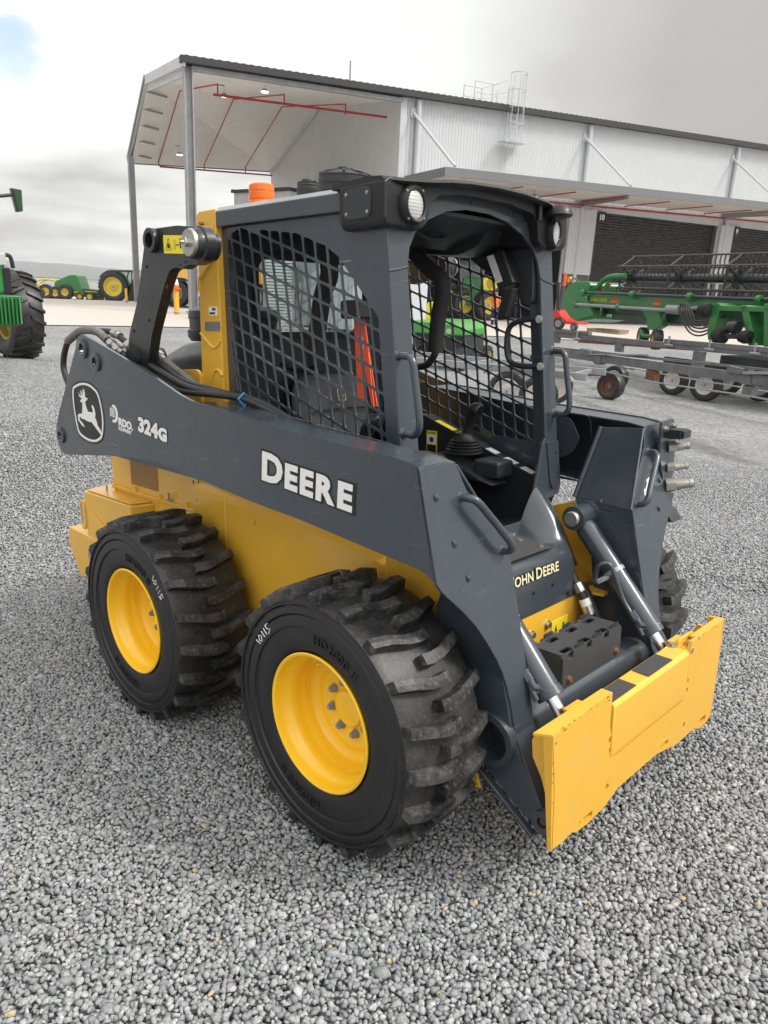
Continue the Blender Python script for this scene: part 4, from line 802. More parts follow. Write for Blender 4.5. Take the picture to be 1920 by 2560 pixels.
# front frame plate with the arched doorway
def cfz(z): return 1.233 - .095 * z
half_out = [(.0, 1.992), (.30, 1.988), (.45, 1.975), (.45, 1.14), (.457, 1.109), (.469, .961), (.45, .925), (.36, .915), (.323, .883), (.261, .835), (.18, .80), (0, .790)]
half_in = [(0, 1.949), (.065, 1.949), (.168, 1.933), (.259, 1.898), (.322, 1.855), (.352, 1.81), (.366, 1.754), (.366, 1.155), (.350, 1.14), (.330, 1.08), (.283, .964), (.258, .90), (.233, .87), (.19, .857), (0, .857)]
outl = half_out + [(-a, b) for a, b in half_out[::-1][1:-1]]
inn = half_in + [(-a, b) for a, b in half_in[::-1][1:-1]]
g = G(); g.plate(outl, [inn], .012, lambda a, b, t: (cfz(b) + t - .006, a, b)); C('front_frame', g, 'grey', bevel=.002)
for s in (-1, 1):
    g = G()                                                   # box post behind the frame
    zz = [1.95, 1.75, 1.5, 1.2, .98]
    g.loft([[(cfz(z) - .012, s * .442, z), (cfz(z) - .012, s * .372, z), (cfz(z) - .065, s * .385, z), (cfz(z) - .065, s * .442, z)] for z in zz]); C('front_post', g, 'grey', bevel=.004)
    g = G(); g.tube([(cfz(1.735) + .001, s * .452, 1.735), (cfz(1.742) + .001, s * .41, 1.742), (cfz(1.752) + .001, s * .368, 1.752)], .004, 6); C('weld_seam', g, 'grey')
    hx = .055; zT, zB = 1.487, 1.247; y_ = s * .432
    pts = [(cfz(zT), y_, zT), (cfz(zT) + .02, y_, zT - .002), (cfz(zT) + hx - .01, y_ , zT - .004), (cfz(zT) + hx + .005, y_, zT - .022), (cfz(zT) + hx + .012, y_, zT - .06), (cfz(zB) + hx + .012, y_, zB + .045), (cfz(zB) + hx + .002, y_, zB + .008), (cfz(zB) + hx - .015, y_, zB - .002), (cfz(zB) + .02, y_, zB), (cfz(zB), y_, zB)]
    g = G(); g.tube(pts, .0115, 12, 3); hh = C('grab_handle', g, 'grey', ang=60)
    g = G()
    for z in (zT, zB): g = G(); g.tube([(cfz(z) - .002, y_, z), (cfz(z) + .009, y_, z)], [.020, .0135], 12); P('weld', g, 'grey', hh)
    g = G(); g.plate(roundpoly([(.37, 1.14), (.45, 1.14), (.455, .98), (.40, .95), (.385, .98)], .01), [circ(.43, 1.09, .005, 8)], .006, lambda a, b, t: (cfz(b) + .004 + t, s * a, b)); C('gusset_plate', g, 'grey', bevel=.001)
# roof
g = G()
def rs(x, z): return [(x, -.472, z - .072), (x, -.472, z - .018), (x, -.448, z), (x, .448, z), (x, .472, z - .018), (x, .472, z - .072), (x, .462, z - .072), (x, .462, z - .02), (x, -.462, z - .02), (x, -.462, z - .072)]
g.loft([rs(.172, 2.008), rs(.50, 2.0), rs(.90, 1.99), rs(1.0, 1.985)]); rf = C('roof', g, 'grey', bevel=.004)
g = G(); g.box(.18, 1.03, -.44, .44, 1.925, 1.94); g.hexa([(.75, -.36, 1.86), (1.0, -.36, 1.93), (1.0, .2, 1.93), (.75, .2, 1.86), (.75, -.36, 1.925), (1.0, -.36, 1.935), (1.0, .2, 1.935), (.75, .2, 1.925)]); C('headliner', g, 'dark', bevel=.01)
g = G(); g.tube([(.86, -.02 + .085 * math.cos(R(a)), 1.905 + .03 * math.sin(R(a))) for a in range(0, 361, 20)], .009, 8); C('dome_vent', g, 'black')
# canopy moulding with lamp pods
OUTC = [(-.492, 1.980), (-.470, 1.995), (-.35, 2.002), (-.22, 2.016), (0, 2.024), (.22, 2.022), (.40, 2.012), (.470, 2.0), (.492, 1.985), (.492, 1.875), (.480, 1.860), (.33, 1.858), (.305, 1.880), (.295, 1.935), (.26, 1.968), (.12, 1.986), (-.12, 1.986), (-.25, 1.968), (-.293, 1.935), (-.303, 1.880), (-.33, 1.858), (-.480, 1.858), (-.492, 1.875)]
g = G()
def cring(x, k, dz=0, lo=0): return [(x, y, 1.95 + (z - 1.95) * k + dz) for y, z in OUTC]
g.loft([cring(.895, .92), cring(.905, 1.0), cring(1.06, 1.0), cring(1.085, .97), cring(1.09, .90)])
cn = C('canopy_moulding', g, 'black', bevel=.014, ang=40)
g = G()                                                       # thin visor lip running across the front
v = []; f = []; ys = [-.49, -.42, -.33, -.24, -.15, 0, .15, .3, .42, .475, .49]
def vz(y): return 1.990 + .030 * (1 - min(1, abs(y - .05) / .42) ** 2)
rings = []
for y in ys:
    xf_ = 1.135 - .05 * (abs(y) / .49) ** 4; z = vz(y); rings.append([(.86, y, z + .004), (1.02, y, z + .010), (xf_ - .01, y, z + .004), (xf_, y, z - .006), (xf_ - .008, y, z - .014), (1.02, y, z - .012), (.86, y, z - .012)])
g.loft(rings); P('visor_lip', g, 'black', cn, ang=50)
for s in (-1, 1):
    g = G(); g.lathe([(.0005, 0), (.030, -.002), (.040, -.008)], (0, 0, 0), 'x', 32); g.xf(lambda v: Vector((v.x + 1.113, v.y * (.95 if s < 0 else .62) + s * (.379 if s < 0 else .392), v.z * 1.12 + (1.924 if s < 0 else 1.912)))); hl = P('headlight', g, 'lens', cn, ang=70)
    g = G(); g.lathe([(.039, -.012), (.039, .004), (.045, .006), (.054, -.004), (.056, -.03), (.04, -.03)], (0, 0, 0), 'x', 36, True); g.xf(lambda v: Vector((v.x + 1.109, v.y * (.96 if s < 0 else .66) + s * (.379 if s < 0 else .392), v.z * 1.08 + (1.924 if s < 0 else 1.912)))); hb = P('headlight_bezel', g, 'black', cn, ang=50)
    bolts(hb, [((1.108, s * (.379 if s < 0 else .392) + .047 * (1 if s < 0 else .66) * math.cos(R(a)), 1.924 + .053 * math.sin(R(a))), (1, 0, 0), .0035, .003) for a in (50, 140, 230, 320)], 'steel', 'bezel_screw')
    g = G(); g.prism(rr(.915, 1.035, 1.885, 1.972, .022), 'y', s * .491, s * .4955); cp = P('cover_plate', g, 'plast', cn, bevel=.002)
    bolts(cp, [((x_, s * .4955, z_), (0, s, 0), .004, .003) for x_, z_ in ((.930, 1.902), (.930, 1.958), (1.020, 1.902), (1.020, 1.955))], 'steel', 'cover_screw')
g = G(); g.tube([(1.10, .29, 2.0), (1.10, .29, 1.945)], .009, 10); g.lathe([(.0005, .03), (.022, .03), (.045, .012), (.048, 0), (.05, -.006), (.046, -.012), (.02, -.02), (.0005, -.02)], (1.13, .37, 1.975), 'z', 28); P('horn', g, 'black', cn, ang=40)
# beacon
g = G(); g.lathe([(.0005, 0), (.078, 0), (.078, .022), (.072, .026), (.0005, .026)], (0, 0, 0), 'z', 36); g.xf(lambda v: Vector((v.x * .76 + .205, v.y * .76 - .27, v.z * .8 + 2.003))); bc = P('beacon_base', g, 'black', CB, ang=40)
g = G(); g.lathe([(.072, 0), (.074, .004), (.073, .020), (.064, .026), (.0635, .034), (.066, .036), (.066, .062), (.0635, .064), (.0635, .070), (.065, .072), (.063, .098), (.057, .104), (.0005, .106)], (0, 0, .026), 'z', 48); g.xf(lambda v: Vector((v.x * .76 + .205, v.y * .76 - .27, v.z * .8 + 2.003))); P('beacon_lens', g, 'beacon', bc, ang=35)
g = G(); g.tube([(.205, -.27, 2.03), (.205, -.27, 2.075)], .016, 12); P('lamp_core', g, 'orange', bc)
# rear window wall
g = G(); g.plate([(-.44, .95), (.44, .95), (.44, 1.935), (-.44, 1.935)], [rr(-.30, .295, 1.545, 1.85, .05)], .012, lambda a, b, t: (.178 + t, a, b)); C('rear_wall', g, 'dark', bevel=.003)
g = G(); g.plate(rr(-.315, .31, 1.53, 1.865, .06), [rr(-.288, .283, 1.557, 1.838, .045)], .012, lambda a, b, t: (.188 + t, a, b)); C('window_seal', g, 'foam', bevel=.002)
g = G(); g.box(.1755, .1775, -.30, .295, 1.545, 1.85); C('rear_window', g, 'glass', recalc=True)
# interior
g = G()
for s in (-1, 1):
    g.prism([(.19, 1.0), (.19, 1.20), (.50, 1.195), (1.10, .995), (1.14, .93), (1.10, .80), (.5, .72), (.19, .8)], 'y', s * .362, s * .435)
g.hexa([(.19, -.44, .62), (1.15, -.44, .80), (1.15, .44, .80), (.19, .44, .62), (.19, -.44, .66), (1.15, -.44, .845), (1.15, .44, .845), (.19, .44, .66)])
C('cab_tub', g, 'dark', bevel=.004)
g = G()
for k, (x0, x1) in enumerate(((.56, .66), (.68, .76))):
    za, zb = 1.195 - (x0 - .5) * .333, 1.195 - (x1 - .5) * .333; g.hexa([(x0, .362, za + .001), (x1, .362, zb + .001), (x1, .395, zb + .001), (x0, .395, za + .001), (x0, .362, za + .003), (x1, .362, zb + .003), (x1, .395, zb + .003), (x0, .395, za + .003)])
wl = C('warning_strip', g, 'warn')
for (x0, x1) in ((.84, .89), (.93, .985), (1.015, 1.07)):
    za, zb = 1.195 - (x0 - .5) * .333, 1.195 - (x1 - .5) * .333; g = G(); g.hexa([(x0, .362, za + .001), (x1, .362, zb + .001), (x1, .40, zb + .001), (x0, .40, za + .001), (x0, .362, za + .003), (x1, .362, zb + .003), (x1, .40, zb + .003), (x0, .40, za + .003)]); C('paper_label', g, 'label')
g = G(); g.box(.515, .575, .3595, .3615, 1.035, 1.132); cl = C('caution_label', g, 'warn')
g = G(); g.box(.519, .571, .3585, .3594, 1.072, 1.115); P('label_field', g, 'white', cl)
g = G(); g.box(.519, .571, .3585, .3594, 1.038, 1.070); g.prism(circ(.545, 1.093, .012, 12), 'y', .3578, .3585); P('label_text_block', g, 'decalblack', cl)
g = G(); g.text('CAUTION', .0115, .0006, .0003, lambda a, b, t: (.5225 + a * .85, .3588 - t, 1.1185 + b)); P('caution_text', g, 'decalblack', cl, smooth=False)
# joysticks
for s in (-1, 1):
    g = G()
    for k in range(5): g.lathe([(.078 - k * .006, k * .012), (.083 - k * .006, k * .012 + .006), (.075 - k * .006, k * .012 + .012)], (.775, s * .30, 1.065), 'z', 24)
    g.lathe([(.050, .060), (.036, .075), (.034, .085), (.0005, .088)], (.775, s * .30, 1.065), 'z', 24)
    js = C('joystick', g, 'black', ang=50)
    g = G(); g.tube([(.785, s * .30, 1.145), (.800, s * .30, 1.19), (.815, s * .295, 1.225), (.840, s * .29, 1.250), (.862, s * .29, 1.245)], [.021, .019, .019, .020, .022, .024, .024, .026, .030, .031, .031, .030, .026], 14, 3); P('stick_grip', g, 'black', js, ang=60)
    g = G(); g.hexa([(.66, s * .24, .985), (.98, s * .23, .96), (.98, s * .355, .96), (.66, s * .362, .985), (.66, s * .22, 1.065), (.84, s * .22, 1.02), (.84, s * .36, 1.02), (.66, s * .362, 1.065)]); g.hexa([(.87, s * .25, .98), (.985, s * .26, .985), (.985, s * .36, .985), (.87, s * .36, .98), (.87, s * .235, 1.06), (.99, s * .25, 1.055), (.99, s * .36, 1.055), (.87, s * .36, 1.06)]); P('console_pod', g, 'plast', js, bevel=.014)
# seat
g = G(); g.loft([[(x, y * w_, z) for x, y, z in ((xb, -1, z_), (xb - .03, -.8, z_), (xb - .03, .8, z_), (xb, 1, z_), (xf2, .8, z_), (xf2 + .012, 0, z_), (xf2, -.8, z_))] for z_, w_, xb, xf2 in ((.98, .19, .33, .40), (1.10, .22, .30, .375), (1.22, .225, .27, .345), (1.33, .20, .25, .32), (1.37, .17, .25, .305), (1.385, .12, .255, .29))])
st = C('seat', g, 'seat', sub=2)
g = G(); g.loft([[(x, y * w_, z) for x, y, z in ((x_, -1, .93), (x_, -1, zt + .02), (x_, -.7, zt + .02), (x_, -.6, zt - .005), (x_, .6, zt - .005), (x_, .7, zt + .02), (x_, 1, zt + .02), (x_, 1, .93))] for x_, w_, zt in ((.30, .21, 1.02), (.45, .23, 1.03), (.65, .23, 1.05), (.76, .21, 1.04), (.79, .19, 1.0))]); P('seat_cushion', g, 'seat', st, bevel=.02)
g = G(); g.tube([(.352, -.17, 1.235), (.366, -.08, 1.243), (.372, 0, 1.245), (.366, .08, 1.243), (.352, .17, 1.235)], .004, 6, 3); P('seat_piping', g, 'black', st)
g = G(); g.plate(rr(-.022, .022, 1.275, 1.325, .010), [rr(-.019, .019, 1.278, 1.322, .008)], .001, lambda a, b, t: (.352 + t - (b - 1.3) * .25, a, b))
for (a, b) in ((0, 0),):
    k_ = .115; g.plate([((x + .5) * k_ * 1.0, 1.30 + (z - 1.21) * k_) for x, z in DEER], [], .001, lambda a, b, t: (.353 + t - (b - 1.3) * .25, a, b))
P('seat_emblem', g, 'cream', st, smooth=False)
# safety bar (raised) with foam pads
g = G(); g.tube([(.24, -.22, 1.43), (.33, -.22, 1.41), (.42, -.22, 1.42), (.455, -.22, 1.46)], .014, 10, 4); g.tube([(.60, .12, 1.88), (.66, .12, 1.86)], .018, 10)
g.tube([(.66, .12, 1.42), (.72, .12, 1.43), (.76, .12, 1.47), (.765, .12, 1.50)], .014, 10, 4); sb = C('safety_bar', g, 'black')
g = G(); g.tube([(.455, -.22, 1.43), (.45, -.22, 1.50), (.47, -.22, 1.60), (.50, -.22, 1.70), (.535, -.22, 1.76), (.53, -.22, 1.83)], .034, 12, 4); P('foam_pad', g, 'foam', sb, ang=60)
g = G(); g.tube([(.62, .12, 1.90), (.66, .12, 1.845), (.72, .12, 1.795), (.785, .12, 1.752), (.795, .12, 1.70), (.775, .12, 1.60), (.765, .12, 1.48)], .030, 12, 4); P('foam_pad', g, 'foam', sb, ang=60)
# belts
g = G(); g.hexa([(.760, -.31, 1.612), (.800, -.31, 1.612), (.800, -.306, 1.612), (.760, -.306, 1.612), (.800, -.33, 1.33), (.835, -.33, 1.33), (.835, -.326, 1.33), (.800, -.326, 1.33)]); g.hexa([(.802, -.32, 1.60), (.822, -.32, 1.60), (.822, -.316, 1.60), (.802, -.316, 1.60), (.88, -.33, 1.31), (.895, -.33, 1.31), (.895, -.326, 1.31), (.88, -.326, 1.31)]); g.hexa([(.815, -.33, 1.50), (.852, -.33, 1.49), (.852, -.326, 1.49), (.815, -.326, 1.50), (.882, -.345, 1.32), (.894, -.345, 1.31), (.894, -.341, 1.31), (.882, -.341, 1.32)]); C('seat_belt', g, 'orange')
g = G(); g.box(.755, .85, -.37, -.30, 1.60, 1.66); C('belt_anchor', g, 'black', bevel=.008)
# monitor and upper right moulding
g = G(); g.hexa([(.875, .27, 1.845), (.945, .29, 1.86), (.945, .36, 1.86), (.875, .35, 1.845), (.94, .27, 1.715), (1.0, .29, 1.735), (1.0, .36, 1.735), (.94, .35, 1.715)]); mo = C('monitor', g, 'black', bevel=.008)
g = G(); g.hexa([(.886, .2675, 1.835), (.912, .2745, 1.842), (.912, .2755, 1.842), (.886, .2685, 1.835), (.936, .2675, 1.735), (.960, .2745, 1.743), (.960, .2755, 1.743), (.936, .2685, 1.735)]); P('screen', g, 'label', mo)
g = G(); g.hexa([(.93, .28, 1.60), (.97, .29, 1.61), (.97, .33, 1.61), (.93, .32, 1.60), (.955, .28, 1.71), (1.0, .29, 1.72), (1.0, .33, 1.72), (.955, .32, 1.71)]); P('cable_cover', g, 'foam', mo, bevel=.008)
g = G(); g.prism(roundpoly([(.55, 1.94), (1.03, 1.94), (1.045, 1.80), (1.05, 1.66), (1.0, 1.66), (.97, 1.72), (.90, 1.76), (.80, 1.80), (.72, 1.86), (.6, 1.88)], .03), 'y', .345, .438); g.prism(roundpoly([(.50, 1.94), (.95, 1.94), (.90, 1.87), (.80, 1.84), (.6, 1.86)], .03), 'y', .20, .36); C('upper_console', g, 'plast', bevel=.01)
g = G(); g.tube([(1.072, .36, 1.604), (1.02, .345, 1.602), (.965, .34, 1.585), (.945, .34, 1.55), (.945, .34, 1.485), (.965, .34, 1.443), (1.01, .345, 1.428), (1.085, .36, 1.429)], .011, 10, 4); ih = C('inner_grab_handle', g, 'blackp', ang=60)
bolts(ih, [((1.072, .36, 1.604), (.3, -1, 0), .011, .012), ((1.088, .36, 1.429), (.3, -1, 0), .011, .012)])
# nose guard below the doorway
rows = [(1.150, [.80, .80, .83, .90, .965, .99, .93, .75]), (1.20, [.80, .80, .82, .86, .93, .94, .86, .68]), (1.27, [.795, .795, .80, .81, .86, .86, .74, .62]), (1.325, [.79, .79, .79, .785, .77, .74, .66, .60]), (1.345, [.76, .76, .76, .755, .72, .67, .62, .595]), (1.352, [.68, .68, .68, .675, .65, .63, .605, .592]), (1.360, [.60, .60, .60, .60, .598, .596, .594, .590])]
yy = [0, .12, .17, .205, .25, .29, .37, .47]; yyF = [0, .12, .18, .235, .27, .31, .38, .47]
v = []; f = []
for i, (x, zz) in enumerate(rows):
    Yr = yy if i < 3 else yyF
    full = [(-Yr[k], zz[k]) for k in range(7, 0, -1)] + [(Yr[k], zz[k]) for k in range(8)]
    v += [(x - (.10 if abs(a) > .34 and i > 2 else .03 if abs(a) > .28 and i > 2 else 0) * (1 if i < 6 else .0), a, b) for a, b in full]
m_ = 15
for i in range(len(rows) - 1):
    for k in range(m_ - 1): f.append((i * m_ + k, i * m_ + k + 1, (i + 1) * m_ + k + 1, (i + 1) * m_ + k))
g = G().add(v, f); ng = P('nose_guard', g, mat('glossy_nose_guard', (.040, .050, .060), .24, 0, .3), LD, sub=2, ang=180)
g = G(); g.hexa([(1.185, -.16, .806), (1.315, -.16, .799), (1.315, .14, .799), (1.185, .14, .806), (1.185, -.16, .809), (1.315, -.16, .802), (1.315, .14, .802), (1.185, .14, .809)]); P('anti_slip_mat', g, 'grip', ng)
bolts(ng, [(p, (0, 0, 1), .008, .006) for p in ((1.20, .11, .808), (1.29, .11, .803), (1.20, -.13, .808), (1.29, -.13, .803))], 'steel', 'bolt')
def on_nose(x0, y0, z0, ex):
    return lambda a, b, t: (x0 + ex - (b) * .105 + t, y0 + a, z0 + b)
for nm, ex, off, mt in (('lettering_outline', .004, .0028, 'decalblack'), ('john_deere_lettering', .0055, .0008, 'cream')):
    g = G(); x = 0
    for txt, sz in (('J', .056), ('OHN', .048), ('  ', 0), ('D', .056), ('EERE', .048)):
        if txt == '  ': x += .012; continue
        h = G(); w_ = h.text(txt, sz, .001, off, lambda a, b, t: (a, b, t), 1.04); fn = on_nose(1.3475, -.150 + x, .722, ex); n = len(g.v); g.v += [fn(*q) for q in h.v]; g.f += [[i + n for i in q] for q in h.f]; x += w_ + .0035
    P(nm, g, mt, ng, smooth=False, recalc=False)
g = G()
for p in ((1.352, .10, .675), (1.352, -.02, .675), (1.357, .20, .62), (1.352, -.14, .675)): g = G(); g.tube([(p[0] - .004, p[1], p[2]), (p[0] + .004, p[1], p[2])], .006, 10); P('push_rivet', g, 'black', ng)

# ---- torque tube, step, cylinders, coupler plate
g = G(); g.tube([(1.545, -.40, .392), (1.545, .40, .392)], .062, 36); P('torque_tube', g, 'grey', ang=60)
g = G()
def serr(y0, y1, z, n=6):
    o = []
    for k in range(n): a = y0 + (y1 - y0) * k / n; b = y0 + (y1 - y0) * (k + .5) / n; o += [(a, z), (a + (b - a) * .2, z + .012), (b, z + .012), (b + (b - a) * .2, z)]
    return o
face = [(-.19, .452), (.19, .452), (.19, .555)] + [(.175, .568)] + serr(.165, .115, .568) + [(.10, .568), (.10, .545), (.085, .540), (.07, .545), (.07, .568)] + serr(.05, .0, .568) + [(-.015, .568), (-.015, .545), (-.03, .540), (-.045, .545), (-.045, .568)] + serr(-.065, -.115, .568) + [(-.13, .568), (-.13, .545), (-.145, .540), (-.16, .545), (-.16, .568), (-.175, .568), (-.19, .555)]
g.prism(face, 'x', 1.575, 1.583); g.prism([(a, b) for a, b in face], 'x', 1.458, 1.466)
g.plate(rr(-.188, .188, 1.466, 1.575, .012), [rr(a - .028, a + .028, 1.545, 1.572, .01) for a in (-.14, -.03, .085)] + [rr(a - .028, a + .028, 1.469, 1.497, .01) for a in (-.10, .02, .135)], .007, lambda a, b, t: (b, a, .562 + t))
for a in (-.188, .188): g.box(1.466, 1.575, min(a, a * .965), max(a, a * .965), .455, .558)
for a in (-.12, .12): g.box(1.50, 1.572, a - .018, a + .018, .43, .47)
stp = P('foot_step', g, 'stepgrey', bevel=.0015)
bolts(stp, [((1.583, y_, .475), (1, 0, 0), .009, .01) for y_ in (.16, -.15)], 'boltbrown')
for s in (-1, 1):
    y_ = s * .337; A_ = Vector((1.308, y_, .878)); B_ = Vector((1.718, y_, .405)); d = (B_ - A_).normalized()
    g = G(); g.tube([A_ + d * .035, A_ + d * .055, A_ + d * .475, A_ + d * .48], [.034, .040, .040, .040], 28); g.tube([A_ + d * .472, A_ + d * .500], .043, 28); g.tube([A_ + Vector((0, -.045, 0)), A_ + Vector((0, .045, 0))], .046, 28)
    cy = P('tilt_cylinder', g, 'grey', ang=40, bevel=.001)
    g = G(); g.tube([A_ + d * .50, B_], .020, 24); P('cylinder_rod', g, 'chrome', cy)
    g = G(); g.lathe([(.0005, -.062), (.026, -.062), (.029, -.058), (.029, .062), (.0005, .062)], tuple(A_), 'y', 28); g.lathe([(.0005, -.064), (.004, -.064), (.004, -.062)], tuple(A_), 'y', 10); P('cylinder_pin', g, 'steel', cy, ang=40)
    g = G(); g.tube([A_ + Vector((0, s * .045, 0)), A_ + Vector((0, s * .12, .0))], .050, 24); g.tube([A_ + Vector((.02, s * .10, .04)), A_ + Vector((.05, s * .08, .055))], .010, 8); P('cylinder_bracket', g, 'grey', cy)
    m_ = A_ + d * .24; g = G(); g.tube([m_ - d * .008, m_ + d * .008], .0415, 28); g.beam(m_ + Vector((0, -s * .03 if s > 0 else .03, -.01)), m_ + Vector((-.02, -.085, -.025)), .014, .012); P('hose_clamp', g, 'gal', cy)
    off = Vector((-.01, -.062 * 1, .0))
    g = G(); g.tube([m_ + Vector((-.035, -.075, -.03)), m_ + Vector((-.02, -.085, .035)), m_ + Vector((.01, -.065, .045)), m_ + Vector((.035, -.055, .0)), m_ + Vector((.07, -.05, -.08)), m_ + Vector((.12, -.055, -.14)), m_ + Vector((.155, -.055, -.19)), A_ + d * .47 + Vector((-.01, -.05, 0)), A_ + d * .47 + Vector((0, -.03, 0))], .0085, 10, 5); P('steel_line', g, 'grey', cy, ang=60)
    g = G(); q_ = A_ + d * .44 + Vector((-.005, -.052, .01)); g.tube([q_ - d * .035, q_], .015, 6); g.tube([q_ - d * .005, q_ + d * .02, q_ + d * .03 + Vector((0, .03, 0))], .014, 10); P('line_fitting', g, 'grey', cy)
    hp = [(1.27, y_ - .075, .80), (1.30, y_ - .075, .74), (1.345, y_ - .078, .66), (1.39, y_ - .08, .60), (1.43, y_ - .075, .52), (1.45, y_ - .06, .44), (1.47, y_ - .05, .36)]
    hose(hp, .017, 'hose', 'hydraulic_hose', cy); hose([(a + .01, b + .045, c - .04) for a, b, c in hp[2:]], .022, 'hose', 'hydraulic_hose', cy)
    for k, t_ in ((0, .25), (2, .3), (3, .4)):
        p = Vector(hp[k]).lerp(Vector(hp[k + 1]), t_); dd = (Vector(hp[k + 1]) - Vector(hp[k])).normalized(); g = G(); g.tube([p, p + dd * .035], .021, 12 if k else 6); P('hose_fitting', g, 'steel', cy, ang=30)
    p = Vector(hp[3]).lerp(Vector(hp[4]), .1); dd = (Vector(hp[4]) - Vector(hp[3])).normalized(); g = G(); g.tube([p, p + dd * .055], .0205, 16); P('hose_label', g, 'white', cy)
# coupler plate
PO = [(-.577, .535), (-.262, .545), (-.262, .438), (-.25, .405), (-.235, .335), (-.215, .318), (.255, .318), (.28, .335), (.285, .42), (.285, .50), (.30, .528), (.34, .530), (.583, .532), (.555, .34), (.545, .150), (.50, .138), (.445, .140), (.40, .160), (.29, .160), (.255, .158), (.20, .170), (.085, .192), (-.175, .192), (-.215, .180), (-.26, .165), (-.36, .160), (-.42, .165), (-.445, .178), (-.49, .172), (-.545, .178), (-.552, .36)]
def cpx(z): return 1.79
holes = [circ(-.254, .39, .010, 10), circ(-.246, .355, .011, 10), circ(.292, .385, .009, 10), circ(.292, .35, .009, 10), circ(-.25, .232, .010, 10), circ(.298, .215, .010, 10), rr(-.41, -.33, .172, .192, .009), rr(.10, .17, .168, .188, .009) if False else rr(.115, .175, .195, .212, .008), rr(.44, .50, .155, .178, .010)]
g = G(); g.plate(PO, holes, .012, lambda a, b, t: (1.784 + t, a, b))
g.hexa([(1.777, -.552, .18), (1.788, -.550, .172), (1.788, -.540, .172), (1.777, -.542, .18), (1.764, -.584, .53), (1.788, -.577, .53), (1.788, -.562, .53), (1.766, -.572, .53)]); g.hexa([(1.745, .545, .16), (1.79, .552, .150), (1.79, .54, .150), (1.735, .53, .16), (1.745, .578, .532), (1.79, .585, .532), (1.79, .572, .532), (1.735, .565, .532)])
g.hexa([(1.745, -.602, .530), (1.785, -.577, .530), (1.785, -.262, .538), (1.755, -.262, .538), (1.745, -.602, .537), (1.785, -.577, .537), (1.785, -.262, .545), (1.755, -.262, .545)])
g.hexa([(1.762, .34, .522), (1.785, .34, .522), (1.785, .583, .524), (1.762, .583, .524), (1.762, .34, .531), (1.785, .34, .531), (1.785, .583, .533), (1.762, .583, .533)])
g.box(1.74, 1.783, -.43, .43, .186, .194)
cp_ = P('coupler_plate', g, 'scuffed', bevel=.0022)
g = G(); blk = [(1.792, .325), (1.795, .345), (1.795, .492), (1.785, .505), (1.725, .507), (1.715, .50), (1.712, .34), (1.72, .325)]
g.prism(blk, 'y', -.250, .276); bk_ = P('coupler_block', g, 'yellow', cp_, bevel=.006)
g = G(); g.hexa([(1.728, -.25, .5085), (1.786, -.248, .5075), (1.786, -.10, .5075), (1.728, -.10, .5085), (1.728, -.25, .510), (1.786, -.248, .509), (1.786, -.10, .509), (1.728, -.10, .510)]); P('grip_pad', g, 'grip', bk_)
g = G(); g.hexa([(1.728, -.015, .5085), (1.786, -.015, .5075), (1.786, .155, .5075), (1.728, .155, .5085), (1.728, -.015, .510), (1.786, -.015, .509), (1.786, .155, .509), (1.728, .155, .510)]); P('grip_pad', g, 'grip', bk_)
for s in (-1, 1):
    g = G()
    g.prism([(1.785, .503), (1.715, .505), (1.70, .47), (1.705, .42), (1.735, .37), (1.76, .30), (1.785, .28)], 'y', s * .525, s * .535)
    for y_ in (s * .375, s * .29): g.prism(roundpoly([(1.79, .50), (1.72, .512), (1.695, .47), (1.688, .42), (1.70, .38), (1.68, .30), (1.685, .15), (1.75, .13), (1.782, .15)], .015), 'y', y_ - .006, y_ + .006)
    g.box(1.70, 1.78, min(s * .30, s * .38), max(s * .30, s * .38), .495, .505); P('ear_plate', g, 'yellow', cp_, bevel=.002)
bolts(cp_, [((1.775, .315, .512), (0, 0, 1), .010, .012), ((1.78, .30, .495), (1, 0, 0), .011, .012), ((1.738, .262, .507), (0, 0, 1), .011, .010)])
g = G()
g.plate(roundpoly([(-.10, -.05), (.09, -.05), (.10, .0), (.06, .035), (-.08, .04)], .02), [], .01, lambda a, b, t: (1.752 + t, .335 + a * .8, .505 + b * .8)); P('lever_guard', g, 'yellow', cp_, bevel=.002)
g = G(); rng_ = random.Random(3)                              # chips and rust along the plate's worn edges
for k in range(30):
    if k < 14: y_, z_ = rng_.uniform(-.57, -.27), .541 - rng_.random() ** 3 * .02
    elif k < 22: y_, z_ = rng_.uniform(-.572, -.560), rng_.uniform(.19, .53)
    else: y_, z_ = rng_.uniform(.33, .57), .531 - rng_.random() ** 3 * .01
    a = rng_.uniform(.002, .014) * rng_.random(); b = rng_.uniform(.001, .004); n = len(g.v); pts = [(a * math.cos(t_) * rng_.uniform(.6, 1.1), b * math.sin(t_) * rng_.uniform(.6, 1.1)) for t_ in [2 * math.pi * q / 7 for q in range(7)]]
    g.v += [(1.7908, y_ + p, z_ + q) for p, q in pts]; g.f.append([n + q for q in range(7)])
P('paint_chip', g, 'rust', cp_, smooth=False)
